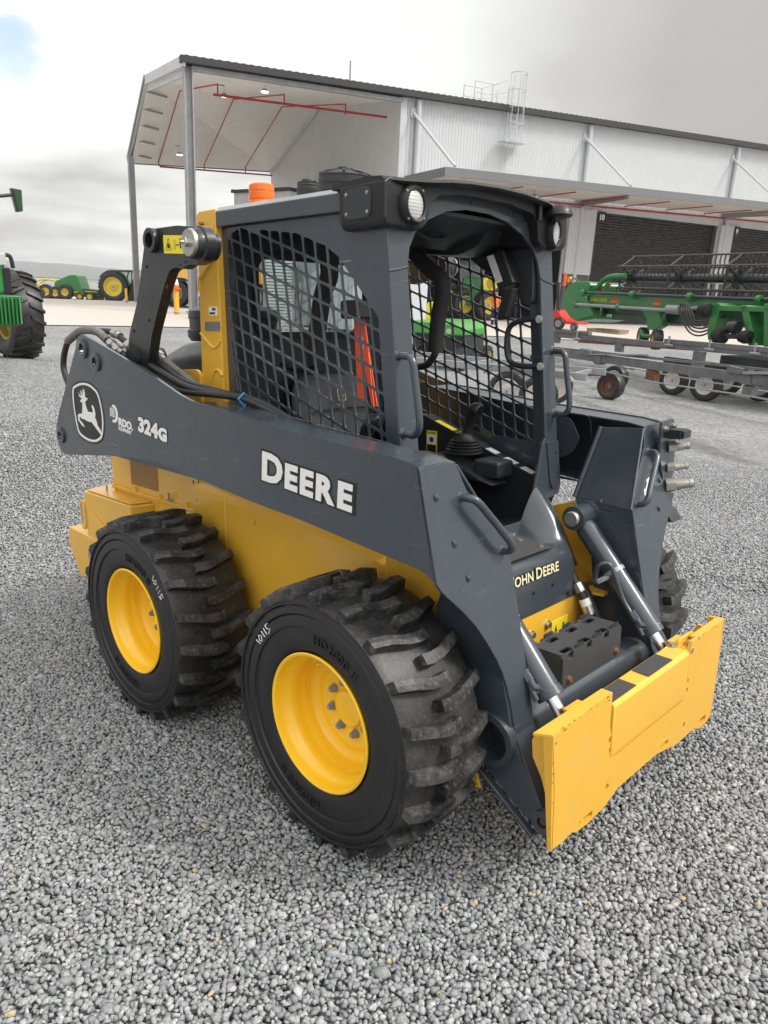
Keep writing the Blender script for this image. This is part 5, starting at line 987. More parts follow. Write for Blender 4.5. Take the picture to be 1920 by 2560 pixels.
# ================================================================== THE YARD BEHIND
class Frame:
    """vertical reference plane standing in the yard; local x along it, y away from the camera, z up"""
    def __init__(s, A, B, z0=0):
        s.o = Vector((A.x, A.y, z0)); d = Vector((B.x - A.x, B.y - A.y, 0)).normalized(); s.x = d; s.y = Vector((-d.y, d.x, 0))
        if s.y.dot(Vector((CW.x - A.x, CW.y - A.y, 0))) > 0: s.y = -s.y; s.flip = True
        else: s.flip = False
        s.rz = math.atan2(d.y, d.x)
    def at(s, px, py, y=0.0):
        d = ray(px, py); t = (y - (CW - s.o).dot(s.y)) / d.dot(s.y); p = CW + d * t - s.o; return (p.dot(s.x), y, p.z)
    def put(s, o): o.location = s.o; o.rotation_euler = (0, 0, s.rz); return o
def Q(name, g, m, parent, **k): return build(name, g, M[m] if isinstance(m, str) else m, parent, **k)
def zoom(x0, y0, k): return lambda x, y: (x0 + x / k, y0 + y / k)
z3 = zoom(1000, 160, 1.8033); z12 = zoom(300, 120, 2.183); z14 = zoom(1380, 600, 3.072); z48 = zoom(1380, 780, 3.072); z6 = zoom(940, 420, 3.16); za = zoom(0, 640, 2.9625); z11 = zoom(0, 380, 2.592)

# ---- service building
B0 = Vector((-29.32, 17.25, Bf)); TH = R(71.5)
BR = thing('service_building', 'long white workshop shed with black roof edge, high open awning and roller doors', 'building', B0, TH)
Uv = Vector((math.cos(TH), math.sin(TH), 0)); Vv = Vector((-math.sin(TH), math.cos(TH), 0))
def bl(px, py, v=0.0):
    d = ray(px, py); o = CW - B0; t = (v - o.dot(Vv)) / d.dot(Vv); p = o + d * t; return (p.dot(Uv), v, p.z)
for nm, ax in (('white_sheet', (1, 0, 0)), ('white_gable', (0, 1, 0)), ('ceil', (1, 0, 0))):
    for n_ in M[nm].node_tree.nodes:
        if n_.type == 'VECT_MATH': n_.inputs[1].default_value = ax
def ez(u): return 10.55 + .0235 * u                            # eave line
UE = 78.0
doors = [(11.6, 21.75, 6.35), (23.95, 34.35, 6.40), (35.75, 46.2, 6.45), (47.6, 58, 6.45), (59.4, 70, 6.45)]
g = G(); g.plate([(10.75, 0), (10.75, ez(10.75) - .15)] + [(UE, ez(UE) - .15), (UE, 0)], [[(a, .01), (a, h), (b, h), (b, .01)] for a, b, h in doors], .12, lambda a, b, t: (a, .06 + t, b)); Q('wall', g, 'white_sheet', BR)
g = G(); g.prism([(0, 0), (0, ez(10.75) - .2), (11.3, 11.95), (20.3, 9.35), (20.3, 0)], 'x', 10.75, 10.87); Q('gable_wall', g, 'white_gable', BR)
g = G(); g.box(10.60, 10.95, -.12, .0, 0, ez(10.7) - .25); Q('corner_flashing', g, 'whitep', BR, bevel=.01)
g = G(); g.beam((10.70, 11.1, 11.9), (10.70, 20.3, 9.25), .12, .3); Q('gable_trim', g, 'whitep', BR, bevel=.01)
g = G()                                                       # roof, both slopes, with thickness
def slab(c, th=.14): return g.hexa([(a, b, z - th) for a, b, z in c] + [(a, b, z) for a, b, z in c])
slab([(0, -.2, 10.50), (10.75, -.2, 10.75), (10.75, 11.3, 12.20), (0, 8.5, 11.55)]); slab([(0, 8.5, 11.55), (10.75, 11.3, 12.20), (10.75, 20.6, 9.55), (0, 15.1, 8.35)])
slab([(10.75, -.2, 10.75), (UE, -.2, ez(UE) - .05), (UE, 16, 13.6), (10.75, 11.3, 12.2)]); slab([(10.75, 11.3, 12.2), (UE, 16, 13.6), (UE, 30, 10), (10.75, 20.6, 9.55)])
Q('roof', g, 'roofdark', BR)
g = G(); c1 = [(.05, 0, 10.28), (10.75, 0, 10.50), (10.75, 11.3, 11.95), (.05, 8.5, 11.30)]; c2 = [(.05, 8.5, 11.30), (10.75, 11.3, 11.95), (10.75, 20.4, 9.33), (.05, 14.95, 8.12)]
g.add(c1 + c2, [(0, 1, 2, 3), (4, 5, 6, 7)]); Q('awning_ceiling', g, 'ceil', BR, smooth=False)
g = G(); g.hexa([(-.2, -.45, ez(0) - .22), (UE, -.45, ez(UE) - .22), (UE, -.12, ez(UE) - .22), (-.2, -.12, ez(0) - .22), (-.2, -.45, ez(0) + .05), (UE, -.45, ez(UE) + .05), (UE, -.12, ez(UE) + .05), (-.2, -.12, ez(0) + .05)])
for k in range(220):                                          # crests of the roof sheeting over the gutter
    u = k * .355; g.box(u, u + .16, -.42, -.1, ez(u) + .05, ez(u) + .085)
Q('gutter', g, 'roofdark', BR)
g = G(); g.beam((.35, -.05, 10.22), (10.7, -.05, 10.42), .22, .2); Q('roller_tube', g, 'gal', BR)
g = G(); g.beam((-.05, -.4, 10.40), (-.05, 8.5, 11.38), .12, .42, (0, 0, 1)); g.beam((.15, 0, 10.05), (.15, 8.2, 10.95), .15, .22, (0, 0, 1)); g.beam((-.02, 8.4, 11.45), (-.02, 15.2, 8.32), .14, .22); Q('awning_fascia', g, 'whitep', BR)
g = G(); g.beam((-.12, 8.5, 11.52), (-.12, 15.3, 8.36), .05, .25); g.beam((0, 15.05, 8.18), (10.75, 20.5, 9.38), .10, .22); Q('awning_edge_trim', g, 'trim', BR)
for k in range(5):
    p = Vector((.1, 9.2 + k * 1.3, 11.0 - k * .61)); g = G(); g.beam(p, p + Vector((1.1, .15, -.1)), .05, .12); Q('fly_brace', g, 'gal', BR)
g = G()
for a in (-.17, .17): g.box(.17 + a - .03, .17 + a + .03, -.20, .20, 0, 10.3)
g.box(.0, .34, -.02, .02, 0, 10.3); g.box(-.15, .5, -.3, .3, 0, .04); Q('awning_post', g, 'gal', BR)
fp = at(344, 754, 49.8) - B0; fu, fv = fp.dot(Uv), fp.dot(Vv)
g = G()
for a in (-.14, .14): g.box(fu + a - .03, fu + a + .03, fv - .16, fv + .16, 0, 8.2)
g.box(fu - .14, fu + .14, fv - .02, fv + .02, 0, 8.2); Q('awning_post', g, 'gal', BR)
# red sprinkler mains and branches
g = G(); g.tube([(1.6, 1.2, 9.62), (10.5, 1.2, 9.85)], .055, 8); Q('sprinkler_main', g, 'pipe', BR)
g = G(); g.tube([(1.7, 14.6, 8.05), (10.6, 19.6, 8.95)], .05, 8); Q('sprinkler_main', g, 'pipe', BR)
for u in (1.8, 5.0, 8.2):
    k = u / 10.75; g = G(); g.tube([(u, 1.2, 9.66), (u, 1.2, 10.05 + .1 * k), (u, 8.5 + 2.8 * k, 11.1 + .65 * k), (u, 14.7 + 4.6 * k, 8.25 + 1.1 * k), (u, 14.7 + 4.6 * k, 8.05 + .85 * k)], .035, 6); Q('sprinkler_branch', g, 'pipe', BR)
for px, py, v in ((*z12(568, 262), 3.5), (*z12(790, 238), 2.5), (*z12(325, 582), 12)):
    p = Vector(bl(px, py, v)); g = G(); g.lathe([(.0005, .12), (.10, .12), (.20, .0), (.0005, .0)], tuple(p), 'z', 14); g.beam(p + Vector((0, 0, .1)), p + Vector((0, 0, .45)), .02, .02); g.beam(p + Vector((-.25, 0, .45)), p + Vector((.02, 0, .45)), .1, .05)
    lf = Q('high_bay_light', g, 'gal', BR); g = G(); g.lathe([(.0005, -.01), (.18, -.01), (.18, -.03), (.0005, -.03)], tuple(p), 'z', 14); Q('lamp', g, 'lamp', lf)
# pillars, downpipes, braces
for k, u in enumerate((11.6, 22.7, 34.9, 46.7, 58.5)):
    g = G(); g.tube([(u, -.16, .3 if k else 0), (u, -.16, ez(u) - .3)], .13, 12); Q('downpipe', g, 'whitep', BR)
    g = G(); a = (u - .25, -.02, 10.0 + .02 * u - .25); b = (u + .15, -3.7, 7.15 + .019 * (u - 11)); g.tube([a, b], .075, 8); g.box(u - .4, u - .1, -.08, 0, a[2] - .25, a[2] + .2); Q('tie_rod', g, 'whitep', BR)
for u0, u1 in ((21.85, 23.85), (34.45, 35.65), (46.3, 47.5), (58.1, 59.3)):
    g = G(); g.box(u0, u1, -.20, -.001, 2.82, 6.45); Q('pillar_cladding', g, 'white_sheet', BR)
    g = G(); g.box(u0 + .05, u1 - .05, -.16, -.001, 0, 2.81); Q('precast_plinth', g, 'concreteD', BR, bevel=.02)
# roller doors and their numbers
for k, (a, b, h) in enumerate(doors[1:]):
    g = G(); g.box(a - .1, b + .1, .22, .30, 0, h + .05); rd = Q('roller_door', g, 'shutter', BR)
    for x_ in (a + .08, b - .2):
        g = G(); g.box(x_ - .08, x_ + .2, .10, .21, 0, h); Q('door_guide', g, 'roofdark', rd)
    if k < 2:
        g = G(); g.box(a - .02, a + (.55 if k == 0 else .42), -.24, -.215, h - .55, h + .02); ns = Q('number_sign', g, 'decalblack', BR)
        g = G(); g.text(('10', '9')[k], .42, .01, .012, lambda p, q, t: (a + .05 + p * .95, -.25 - t, h - .44 + q)); Q('number', g, 'white', ns, smooth=False)
# dark open bay
g = G(); g.add([(10.9, .2, .02), (23, .2, .02), (23, 17, .02), (10.9, 17, .02), (10.9, .2, 9), (23, .2, 9), (23, 17, 9), (10.9, 17, 9)], [(4, 5, 6, 7), (1, 2, 6, 5), (2, 3, 7, 6), (3, 0, 4, 7)]); Q('bay_interior', g, 'bay', BR)
g = G()
for k in range(6):
    v_ = 3 + k * 2.4; g.beam((22.8, v_, 0), (22.8, v_, 9), .2, .2)
    for z_ in (2, 4, 6): g.beam((22.7, v_, z_), (22.7, v_ + 2.4, z_ + (1 if k % 2 else -1)), .08, .08)
for z_ in (3.5, 5.2, 6.9): g.beam((12, 15, z_), (22.5, 15, z_), .12, .12)
Q('steel_framing', g, 'gal', BR)
# lower canopy
def sf_(u): return 6.66 + .0195 * (u - 11.1)
g = G(); g.hexa([(11.1, -4.0, sf_(11)), (UE, -4.0, sf_(UE)), (UE, -.22, sf_(UE)), (11.1, -.22, sf_(11)), (11.1, -4.0, sf_(11) + .1), (UE, -4.0, sf_(UE) + .1), (UE, -.22, sf_(UE) + .3), (11.1, -.22, sf_(11) + .3)]); cp2 = Q('canopy_soffit', g, mat('cream_soffit', (.62, .60, .55), .6, noise=(.6, .06)), BR)
g = G(); g.hexa([(11.0, -4.08, sf_(11) - .02), (UE, -4.08, sf_(UE) - .02), (UE, -4.0, sf_(UE) - .02), (11.0, -4.0, sf_(11) - .02), (11.0, -4.08, sf_(11) + .37), (UE, -4.08, sf_(UE) + .37), (UE, -4.0, sf_(UE) + .37), (11.0, -4.0, sf_(11) + .37)]); g.box(11.0, 11.09, -3.99, -.1, sf_(11) - .02, sf_(11) + .36); Q('canopy_fascia', g, 'trim', BR)
for u in (22.6, 34.3, 46.2, 58): g = G(); g.hexa([(u - .08, -3.95, sf_(u) - .18), (u + .08, -3.95, sf_(u) - .18), (u + .08, -.2, sf_(u) - .36), (u - .08, -.2, sf_(u) - .36), (u - .08, -3.95, sf_(u) - .001), (u + .08, -3.95, sf_(u) - .001), (u + .08, -.2, sf_(u) - .001), (u - .08, -.2, sf_(u) - .001)]); Q('canopy_beam', g, 'gal', BR)
g = G(); g.tube([(19, -.45, sf_(19) - .28), (60, -.45, sf_(60) - .28)], .055, 8); Q('sprinkler_main', g, 'pipe', BR)
for k in range(13):
    u = 12.3 + k * 3.35; g = G(); g.tube([(u, -.45, sf_(u) - .27), (u, -.45, sf_(u) - .12), (u, -3.9, sf_(u) - .12)], .032, 6); Q('sprinkler_branch', g, 'pipe', BR)
p = Vector(bl(*z3(605, 598), -2.2)); g = G(); g.lathe([(.0005, .12), (.10, .12), (.20, .0), (.0005, .0)], tuple(p), 'z', 14); g.beam(p + Vector((0, 0, .1)), p + Vector((0, 0, .4)), .03, .03); lf = Q('high_bay_light', g, 'gal', BR)
g = G(); g.lathe([(.0005, -.01), (.18, -.01), (.18, -.03), (.0005, -.03)], tuple(p), 'z', 14); Q('lamp', g, 'lamp', lf)
# access ladder with hoop cage and roof platform
g = G(); t_ = .022
for u in (17.0, 17.42): g.tube([(u, -.35, 7.4), (u, -.35, 11.9)], t_, 6)
for k in range(16): g.tube([(17.0, -.35, 7.5 + k * .28), (17.42, -.35, 7.5 + k * .28)], .015, 5)
ld = Q('access_ladder', g, 'whitep', BR, ang=60)
g = G()
for z_ in (9.3, 10.1, 10.9, 11.7, 12.5): g.tube([(17.21 + .42 * math.cos(R(a)), -.55 - .42 * math.sin(R(a)), z_) for a in range(-20, 201, 20)], .02, 5)
for a in range(-20, 201, 44): g.tube([(17.21 + .42 * math.cos(R(a)), -.55 - .42 * math.sin(R(a)), 9.3), (17.21 + .42 * math.cos(R(a)), -.55 - .42 * math.sin(R(a)), 12.5)], .016, 5)
g.box(16.5, 17.9, -.8, -.1, 9.22, 9.28); Q('hoop_cage', g, 'whitep', ld, ang=60)
g = G(); g.box(16.2, 17.5, -.2, .9, 11.02, 11.08)
for v_ in (-.15, .9):
    for u in (14.8, 15.9, 16.9): g.tube([(u, v_, 10.9), (u, v_, 11.9)], .025, 5)
    g.tube([(14.8, v_, 11.9), (15.9, v_, 11.9), (17.0, v_, 12.3)], .025, 5); g.tube([(14.8, v_, 11.4), (15.9, v_, 11.4), (17.0, v_, 11.7)], .02, 5)
Q('roof_platform', g, 'whitep', ld, ang=60)
g = G(); g.tube([(8.3, 1.0, 10.8), (8.3, 1.0, 12.0)], .04, 6); Q('vent_pipe', g, 'gal', BR)

# ---- small shed beside the gable
A = at(549, 500, 48); B = at(726, 480, 44); F = Frame(A, B, Bf)
sh = F.put(thing('storage_shed', 'small pale shed with dark flat roof edge behind the orange beacon', 'shed'))
p0 = F.at(549, 495)[2] ; p1 = F.at(585, 476)[2]; x1 = F.at(585, 476)[0]; x2 = F.at(724, 478)[0]
g = G(); g.hexa([(x1, 0, 0), (x2, 0, 0), (x2, 5, 0), (x1, 5, 0), (x1, 0, p1 - .15), (x2, 0, p1 - .15), (x2, 5, p1 - .15), (x1, 5, p1 - .15)]); g.hexa([(0, 3, 0), (x1, 0, 0), (x1, 3, 0), (0, 4, 0), (0, 3, p0), (x1, 0, p1 - .15), (x1, 3, p1 - .15), (0, 4, p0)]); Q('wall', g, ribbed('shed_sheeting', (.52, .54, .55), (1, 0, 0), .25, .5, .02, 'TRAP'), sh)
g = G(); g.box(x1 - .1, x2 + .1, -.15, 5.1, p1 - .14, p1 + .02); g.beam((-.2, 2.9, p0 + .05), (x1, -.1, p1 - .02), .12, .14); Q('roof_edge', g, 'roofdark', sh)

# ---- water tanks
def tank(px0, px1, pyt, s, label, hh):
    a = at(px0, pyt, s); b = at(px1, pyt, s); c = (a + b) / 2; r = (b - a).length / 2; h = hh; z0 = c.z - h
    t = thing('water_tank', label, 'tank', (c.x, c.y, z0), 0, 'black poly water tanks by the gable')
    g = G(); prof = [(.0005, 0), (r, 0)]; n = int(h / .3)
    for k in range(n): z_ = h * k / n; prof += [(r, z_), (r, z_ + .2), (r * .965, z_ + .225), (r * .965, z_ + .275)]
    prof += [(r, h), (r * .94, h + .04), (r * .4, h + r * .20), (.0005, h + r * .21)]; g.lathe(prof, (0, 0, 0), 'z', 48); Q('tank_body', g, 'tank', t, ang=30)
    g = G(); g.lathe([(.0005, .12), (.3, .12), (.32, .08), (.32, 0)], (0, 0, h + r * .19), 'z', 24); Q('lid', g, 'tank', t, ang=30)
    for k in range(8):
        a_ = k * math.pi / 4; g = G(); g.beam((r * .35 * math.cos(a_), r * .35 * math.sin(a_), h + r * .21), (r * .97 * math.cos(a_), r * .97 * math.sin(a_), h + .08), .08, .06); Q('roof_rib', g, 'tank', t)
tank(742, 802, 463, 36, 'shorter black ribbed water tank left of the taller one, above the cab roof', 1.6); tank(796, 928, 441, 32, 'taller wider black ribbed water tank against the white gable wall', 2.1)

F = Frame(at(735, 600, 34.5), at(945, 600, 30.5)); stz = at(742, 463, 36).z - 1.6; st_ = F.put(thing('tank_stand', 'pale ribbed clad stand carrying the two black water tanks behind the cab', 'tank stand')); xL = F.at(735, 600)[0]; xR_ = F.at(945, 600)[0]; g0 = gz(*F.o.xy); z2_ = at(862, 441, 32).z - 2.1
xm = F.at(800, 600)[0]; g = G(); g.box(xL, xm, 0, 3.4, g0, stz - .005); g.box(xm, xR_ , -1.2, 3.0, g0, z2_ - .005); Q('cladding', g, 'white_sheet', st_); g = G(); g.box(xL - .05, xm - .05, -.05, 3.45, stz - .25, stz - .01); g.box(xm - .05, xR_ + .05, -1.25, 3.05, z2_ - .25, z2_ - .01); Q('deck_edge', g, 'gal', st_)
# ---- wheels used by the vehicles of the yard
def bwheel(parent, loc, r, w, rimr, rimm='jdy', lugs=0, rz=0, dish=.3, tm='oldtyre'):
    g = G(); g.lathe([(rimr, -w * .42), (rimr * 1.12, -w * .49), (r * .80, -w * .52), (r * .95, -w * .46), (r * .985, -w * .30), (r, 0), (r * .985, w * .30), (r * .95, w * .46), (r * .80, w * .52), (rimr * 1.12, w * .49), (rimr, w * .42), (rimr * .97, 0)], (0, 0, 0), 'y', 40, True)
    if lugs:
        for k in range(lugs):
            for sd_ in (-1, 1):
                a = 2 * math.pi * (k + (.5 if sd_ > 0 else 0)) / lugs; rings = []
                for wd, da in ((.50, 0), (.30, .06), (.02, .16)):
                    ra = r * (.93 if wd > .4 else .975); rb = r * (1.0 if wd > .4 else 1.045); hw = .055 * 24 / lugs * .8
                    rings.append([(q_ * math.cos(a + da + e), wd * w * sd_, q_ * math.sin(a + da + e)) for q_, e in ((ra, -hw), (rb, -hw * .7), (rb, hw * .7), (ra, hw))])
                g.loft(rings)
    t = Q('wheel', g, tm, parent, ang=40); t.location = loc; t.rotation_euler = (0, 0, rz)
    g = G(); d_ = w * dish
    for q_ in (-1, 1): g.lathe([(rimr * 1.02, q_ * w * .44), (rimr * .92, q_ * w * .42), (rimr * .86, q_ * w * .2), (rimr * .55, q_ * w * .15), (rimr * .45, q_ * w * .24), (.0005, q_ * w * .26)], (0, 0, 0), 'y', 32)
    rm = Q('rim', g, rimm, t, ang=40)
    g = G()
    for k in range(8): a = 2 * math.pi * k / 8; g.tube([(rimr * .33 * math.cos(a), -w * .30, rimr * .33 * math.sin(a)), (rimr * .33 * math.cos(a), -w * .22, rimr * .33 * math.sin(a))], rimr * .045, 6)
    g.tube([(0, -w * .33, 0), (0, -w * .2, 0)], rimr * .14, 16); Q('hub', g, 'gal', rm); return t

# ---- big tractor cut by the left edge
F = Frame(at(0, 800, 14.55), at(120, 800, 14.7)); zg = at(70, 888, 14.7).z
lt = F.put(thing('tractor', 'large green tractor cut off by the left edge of the photo, showing one front tyre', 'tractor'))
c = F.at(62, 790); r_ = F.at(62, 790)[2] - gz(*(F.o + F.x * c[0]).xy)
bwheel(lt, (c[0] - .10, .15, c[2]), r_, .50, .40, 'jdy', 22, R(-84), tm='oldtyre')
g = G(); rings = []
for a in range(40, 150, 10): rings.append([(c[0] - .12 + y_, .15 + (r_ + .0) * math.cos(R(a)), c[2] + .02 + (r_ + (.0 if k_ < 2 else .02)) * math.sin(R(a))) for k_, y_ in enumerate((-.5, .03, .03, -.5))])
g.loft(rings); Q('front_mudguard', g, 'black', lt)
a = F.at(0, 739, -2.2); b = F.at(60, 815, -2.2); g = G(); g.hexa([(a[0] - 1.0, -2.25, b[2]), (b[0] - .08, -2.25, b[2]), (b[0] - .08, -1.7, b[2]), (a[0] - 1.0, -1.7, b[2]), (a[0] - 1.0, -2.3, a[2]), (b[0], -2.3, a[2]), (b[0], -1.7, a[2]), (a[0] - 1.0, -1.7, a[2])])
for k in range(16): x_ = b[0] - .05 - k * .05; g.box(x_ - .014, x_ + .010, -2.335, -2.2, b[2] + .03, a[2] - .02)
Q('front_weights', g, 'green', lt, bevel=.02)
g = G(); p = F.at(10, 615, -1.2); q_ = F.at(14, 738, -1.2); g.loft([[(p[0] - 1.1, y_, z_) for y_, z_ in ((-1.3, q_[2]), (-1.3, p[2] + .05), (.3, p[2] + .15), (.3, q_[2]))], [(p[0] - .05, y_, z_) for y_, z_ in ((-1.25, q_[2]), (-1.2, p[2] - .05), (.2, p[2] + .05), (.2, q_[2]))]]); Q('hood', g, 'green', lt, bevel=.08)
g = G(); p = F.at(2, 650, -1.25); g.box(p[0] - .3, p[0] + .06, -1.33, -1.28, p[2] - .08, p[2] + .10); Q('headlight', g, 'lens', lt, bevel=.02)
g = G(); p = F.at(8, 668, -1.0); q_ = F.at(8, 735, -1.0); g.box(p[0] - .5, p[0] + .08, -1.1, .2, q_[2], p[2]); g.box(p[0] - .6, c[0] - .2, -.1, .4, c[2] - .15, c[2] + .25); Q('front_axle', g, 'black', lt, bevel=.02)
g = G(); p = F.at(22, 655, .3); g.tube([(p[0] - .12, .3, p[2] - .3), (p[0] - .10, .3, p[2] + .05), (p[0] + .02, .3, p[2] + .10), (p[0] + .06, .3, p[2] - .10)], .035, 8, 4); Q('air_pipe', g, 'blackp', lt)
g = G(); p = F.at(0, 490, 0); q_ = F.at(26, 487, 0); g.tube([(p[0] - .8, 0, p[2] - .05), (p[0], 0, p[2]), (q_[0] + .02, 0, q_[2])], .028, 8); ma = Q('mirror_arm', g, 'blackp', lt)
g = G(); pts = [F.at(*z11(*k_), 0) for k_ in ((65, 232), (138, 245), (147, 385), (105, 390))]; g.add([(k_[0], -.04, k_[2]) for k_ in pts] + [(k_[0], .10, k_[2]) for k_ in pts], [(0, 1, 2, 3), (7, 6, 5, 4), (0, 4, 5, 1), (1, 5, 6, 2), (2, 6, 7, 3), (3, 7, 4, 0)]); mr_ = Q('mirror', g, 'blackp', ma, bevel=.015)
g = G(); pts = [F.at(*z11(*k_), 0) for k_ in ((80, 240), (136, 250), (145, 380), (118, 385))]; g.add([(k_[0], -.052, k_[2]) for k_ in pts] + [(k_[0], -.041, k_[2]) for k_ in pts], [(0, 1, 2, 3), (7, 6, 5, 4), (0, 4, 5, 1), (1, 5, 6, 2), (2, 6, 7, 3), (3, 7, 4, 0)]); Q('mirror_shell', g, 'darkgreen', mr_, bevel=.005)

# ---- far machinery on the left
F = Frame(at(120, 752, 59), at(340, 755, 57)); gr = lambda px: gz(*(F.o + F.x * F.at(px, 752)[0]).xy)
def mk(name, label, cat): return F.put(thing(name, label, cat))
def pp(l, f=za): return [(lambda k_: (k_[0], k_[2]))(F.at(*f(*q))) for q in l]
bal = mk('round_baler', 'green round baler with yellow stripe parked beyond the concrete yard', 'baler'); g0 = gr(180)
g = G(); g.prism(pp([(435, 300), (440, 190), (505, 160), (548, 142), (592, 139), (605, 150), (655, 300)]), 'y', -.9, .9); Q('bale_chamber', g, 'green', bal, bevel=.06)
g = G(); g.prism(pp([(500, 250), (650, 272), (650, 278), (500, 257)]), 'y', -.93, -.9); Q('yellow_stripe', g, 'jdy', bal)
g = G(); g.prism(pp([(642, 240), (750, 252), (750, 335), (700, 335), (645, 300)]), 'y', -.6, .6); Q('front_frame', g, 'darkgreen', bal, bevel=.04)
g = G(); g.prism(pp([(648, 258), (740, 264), (740, 269), (648, 265)]), 'y', -.63, -.6); Q('yellow_stripe', g, 'jdy', bal)
p = F.at(*za(530, 308)); r_ = p[2] - g0; r_ = max(r_, .45); bwheel(bal, (p[0], -1.0, g0 + .52), .52, .4, .24)
p = F.at(*za(628, 322)); bwheel(bal, (p[0], -.9, g0 + .28), .28, .2, .14); p = F.at(*za(700, 322)); bwheel(bal, (p[0], -.9, g0 + .30), .30, .2, .16)
mow = mk('forage_harvester', 'low green and yellow harvester left of the round baler in the distance', 'harvester')
g = G(); g.prism(pp([(285, 250), (330, 222), (400, 232), (420, 300), (330, 310), (292, 290)]), 'y', -.8, .8); g.prism(pp([(330, 262), (440, 240), (450, 320), (360, 320)]), 'y', -.7, .7); Q('harvester_body', g, 'green', mow, bevel=.05)
g = G(); q_ = pp([(268, 200), (300, 180), (360, 172), (430, 180), (440, 200)]); g.tube([(a, -.6, b) for a, b in q_], .06, 6); g.tube([(a, .6, b) for a, b in q_], .06, 6); q_ = pp([(268, 200), (320, 212), (392, 232)]); g.tube([(a, -.65, b) for a, b in q_], .08, 6); Q('guard_rail', g, 'jdy', mow)
for a_, r1 in ((340, .36), (385, .50), (455, .44)): p = F.at(*za(a_, 300)); bwheel(mow, (p[0], -.9, g0 + r1), r1, .35, r1 * .5)
trc = mk('tractor', 'older green tractor with glazed cab and yellow rear wheel beside the awning post', 'tractor'); g0 = gr(290)
p = F.at(*za(872, 270)); bwheel(trc, (p[0], -.8, g0 + .98), .98, .5, .62, 'jdy', 26)
bwheel(trc, (F.at(*za(1120, 300))[0], -.7, g0 + .62), .62, .4, .34, 'jdy', 22)
g = G(); q_ = F.at(*za(870, 200)); g.tube([(p[0] + 1.08 * math.cos(R(a)), -.8, g0 + .98 + 1.08 * math.sin(R(a))) for a in range(5, 150, 12)], .06, 6); g.prism(pp([(880, 210), (1010, 215), (1180, 225), (1190, 290), (1010, 300), (880, 300)]), 'y', -.35, .35); Q('hood', g, 'green', trc, bevel=.05)
g = G()
for a_, b_ in (((868, 200), (872, 115)), ((940, 290), (976, 118)), ((1000, 215), (1000, 118)), ((876, 116), (1000, 116))):
    for y_ in (-.75, .75): q1 = F.at(*za(*a_)); q2 = F.at(*za(*b_)); g.beam((q1[0], y_, q1[2]), (q2[0], y_, q2[2]), .07, .07, (0, 1, 0))
g.prism(pp([(855, 106), (1010, 108), (1010, 121), (858, 119)]), 'y', -.85, .85); g.prism(pp([(972, 200), (1010, 200), (1010, 340), (965, 340)]), 'y', -.6, .6); Q('cab_frame', g, 'blackp', trc)
g = G(); g.prism(pp([(876, 121), (998, 121), (998, 215), (945, 250), (890, 215)]), 'y', -.70, -.69); Q('cab_glass', g, 'glass', trc)
exc = mk('excavator', 'distant mustard excavator boom and soil heap between baler and tractor', 'excavator')
g = G(); q_ = pp([(760, 330), (765, 240), (795, 170), (812, 215), (775, 300)]); g.tube([(a, .8, b) for a, b in q_], .14, 6); g.prism(pp([(760, 270), (800, 270), (800, 335), (765, 335)]), 'y', .5, 1.2); Q('boom', g, mat('faded_mustard', (.42, .26, .08), .6), exc)
g = G(); g.prism(pp([(660, 245), (700, 226), (745, 238), (760, 262), (665, 262)]), 'y', 4, 7); hp_ = Q('soil_heap', g, 'rust', exc)
# bollards with cones
def bollard(px, pt, pb, s, wpx, label, cone=None):
    b = at(px, pb, s); z0 = gz(b.x, b.y) + .03; h = at(px, pt, s).z - z0; r = wpx / FP * s / 2
    t = thing('bollard', label, 'bollard', (b.x, b.y, z0), 0, 'yellow bollards at the awning')
    g = G(); g.lathe([(.0005, h + .03), (r * .8, h + .02), (r, h), (r, 0)], (0, 0, 0), 'z', 20); Q('post', g, 'ybollard', t, ang=40)
    g = G(); g.lathe([(r * 1.02, .12), (r * 1.02, .02)], (0, 0, 0), 'z', 20); Q('base_collar', g, 'gal', t)
    return b, z0, h
b, z0, h = bollard(442, 724, 781, 36, 12, 'yellow bollard wearing an orange cone, beside the tall grey post')
ct = thing('traffic_cone', 'orange and white traffic cone perched on top of a yellow bollard', 'cone', (b.x, b.y, z0 + h + .02)); g = G(); g.lathe([(.23, 0), (.23, .03), (.15, .04), (.035, .62), (.0005, .62)], (0, 0, 0), 'z', 24); Q('cone_body', g, 'cone', ct, ang=40)
g = G(); g.lathe([(.127, .18), (.076, .42)], (0, 0, 0), 'z', 24); g.xf(lambda v: Vector((v.x * 1.02, v.y * 1.02, v.z))); Q('reflective_band', g, 'white', ct)
bollard(316.5, 722, 755, 50, 6, 'distant yellow bollard in front of the tractor\'s rear wheel')

# ---- tracked yellow tractor behind the awning post
F = Frame(at(410, 770, 44), at(560, 772, 42)); g0 = gz(*F.o.xy)
cr2 = F.put(thing('tracked_tractor', 'yellow tracked machine with black belt and round drive wheel behind the post', 'tractor'))
c = F.at(*za(1325, 275)); rr_ = F.at(*za(1325, 160))[2] - c[2]
g = G(); cc = c[2]; xr = c[0] + 4.6; loop = [(c[0] + rr_ * math.cos(R(a)), cc + rr_ * math.sin(R(a))) for a in range(60, 250, 10)] + [(c[0] - .1, g0 + .03), (xr, g0 + .03)] + [(xr + .7 * math.cos(R(a)), g0 + .75 + .7 * math.sin(R(a))) for a in range(-80, 91, 15)]
lo2 = [(c[0] + (rr_ - .09) * math.cos(R(a)), cc + (rr_ - .09) * math.sin(R(a))) for a in range(60, 250, 10)] + [(c[0] + .1, g0 + .13), (xr, g0 + .13)] + [(xr + .6 * math.cos(R(a)), g0 + .75 + .6 * math.sin(R(a))) for a in range(-80, 91, 15)]
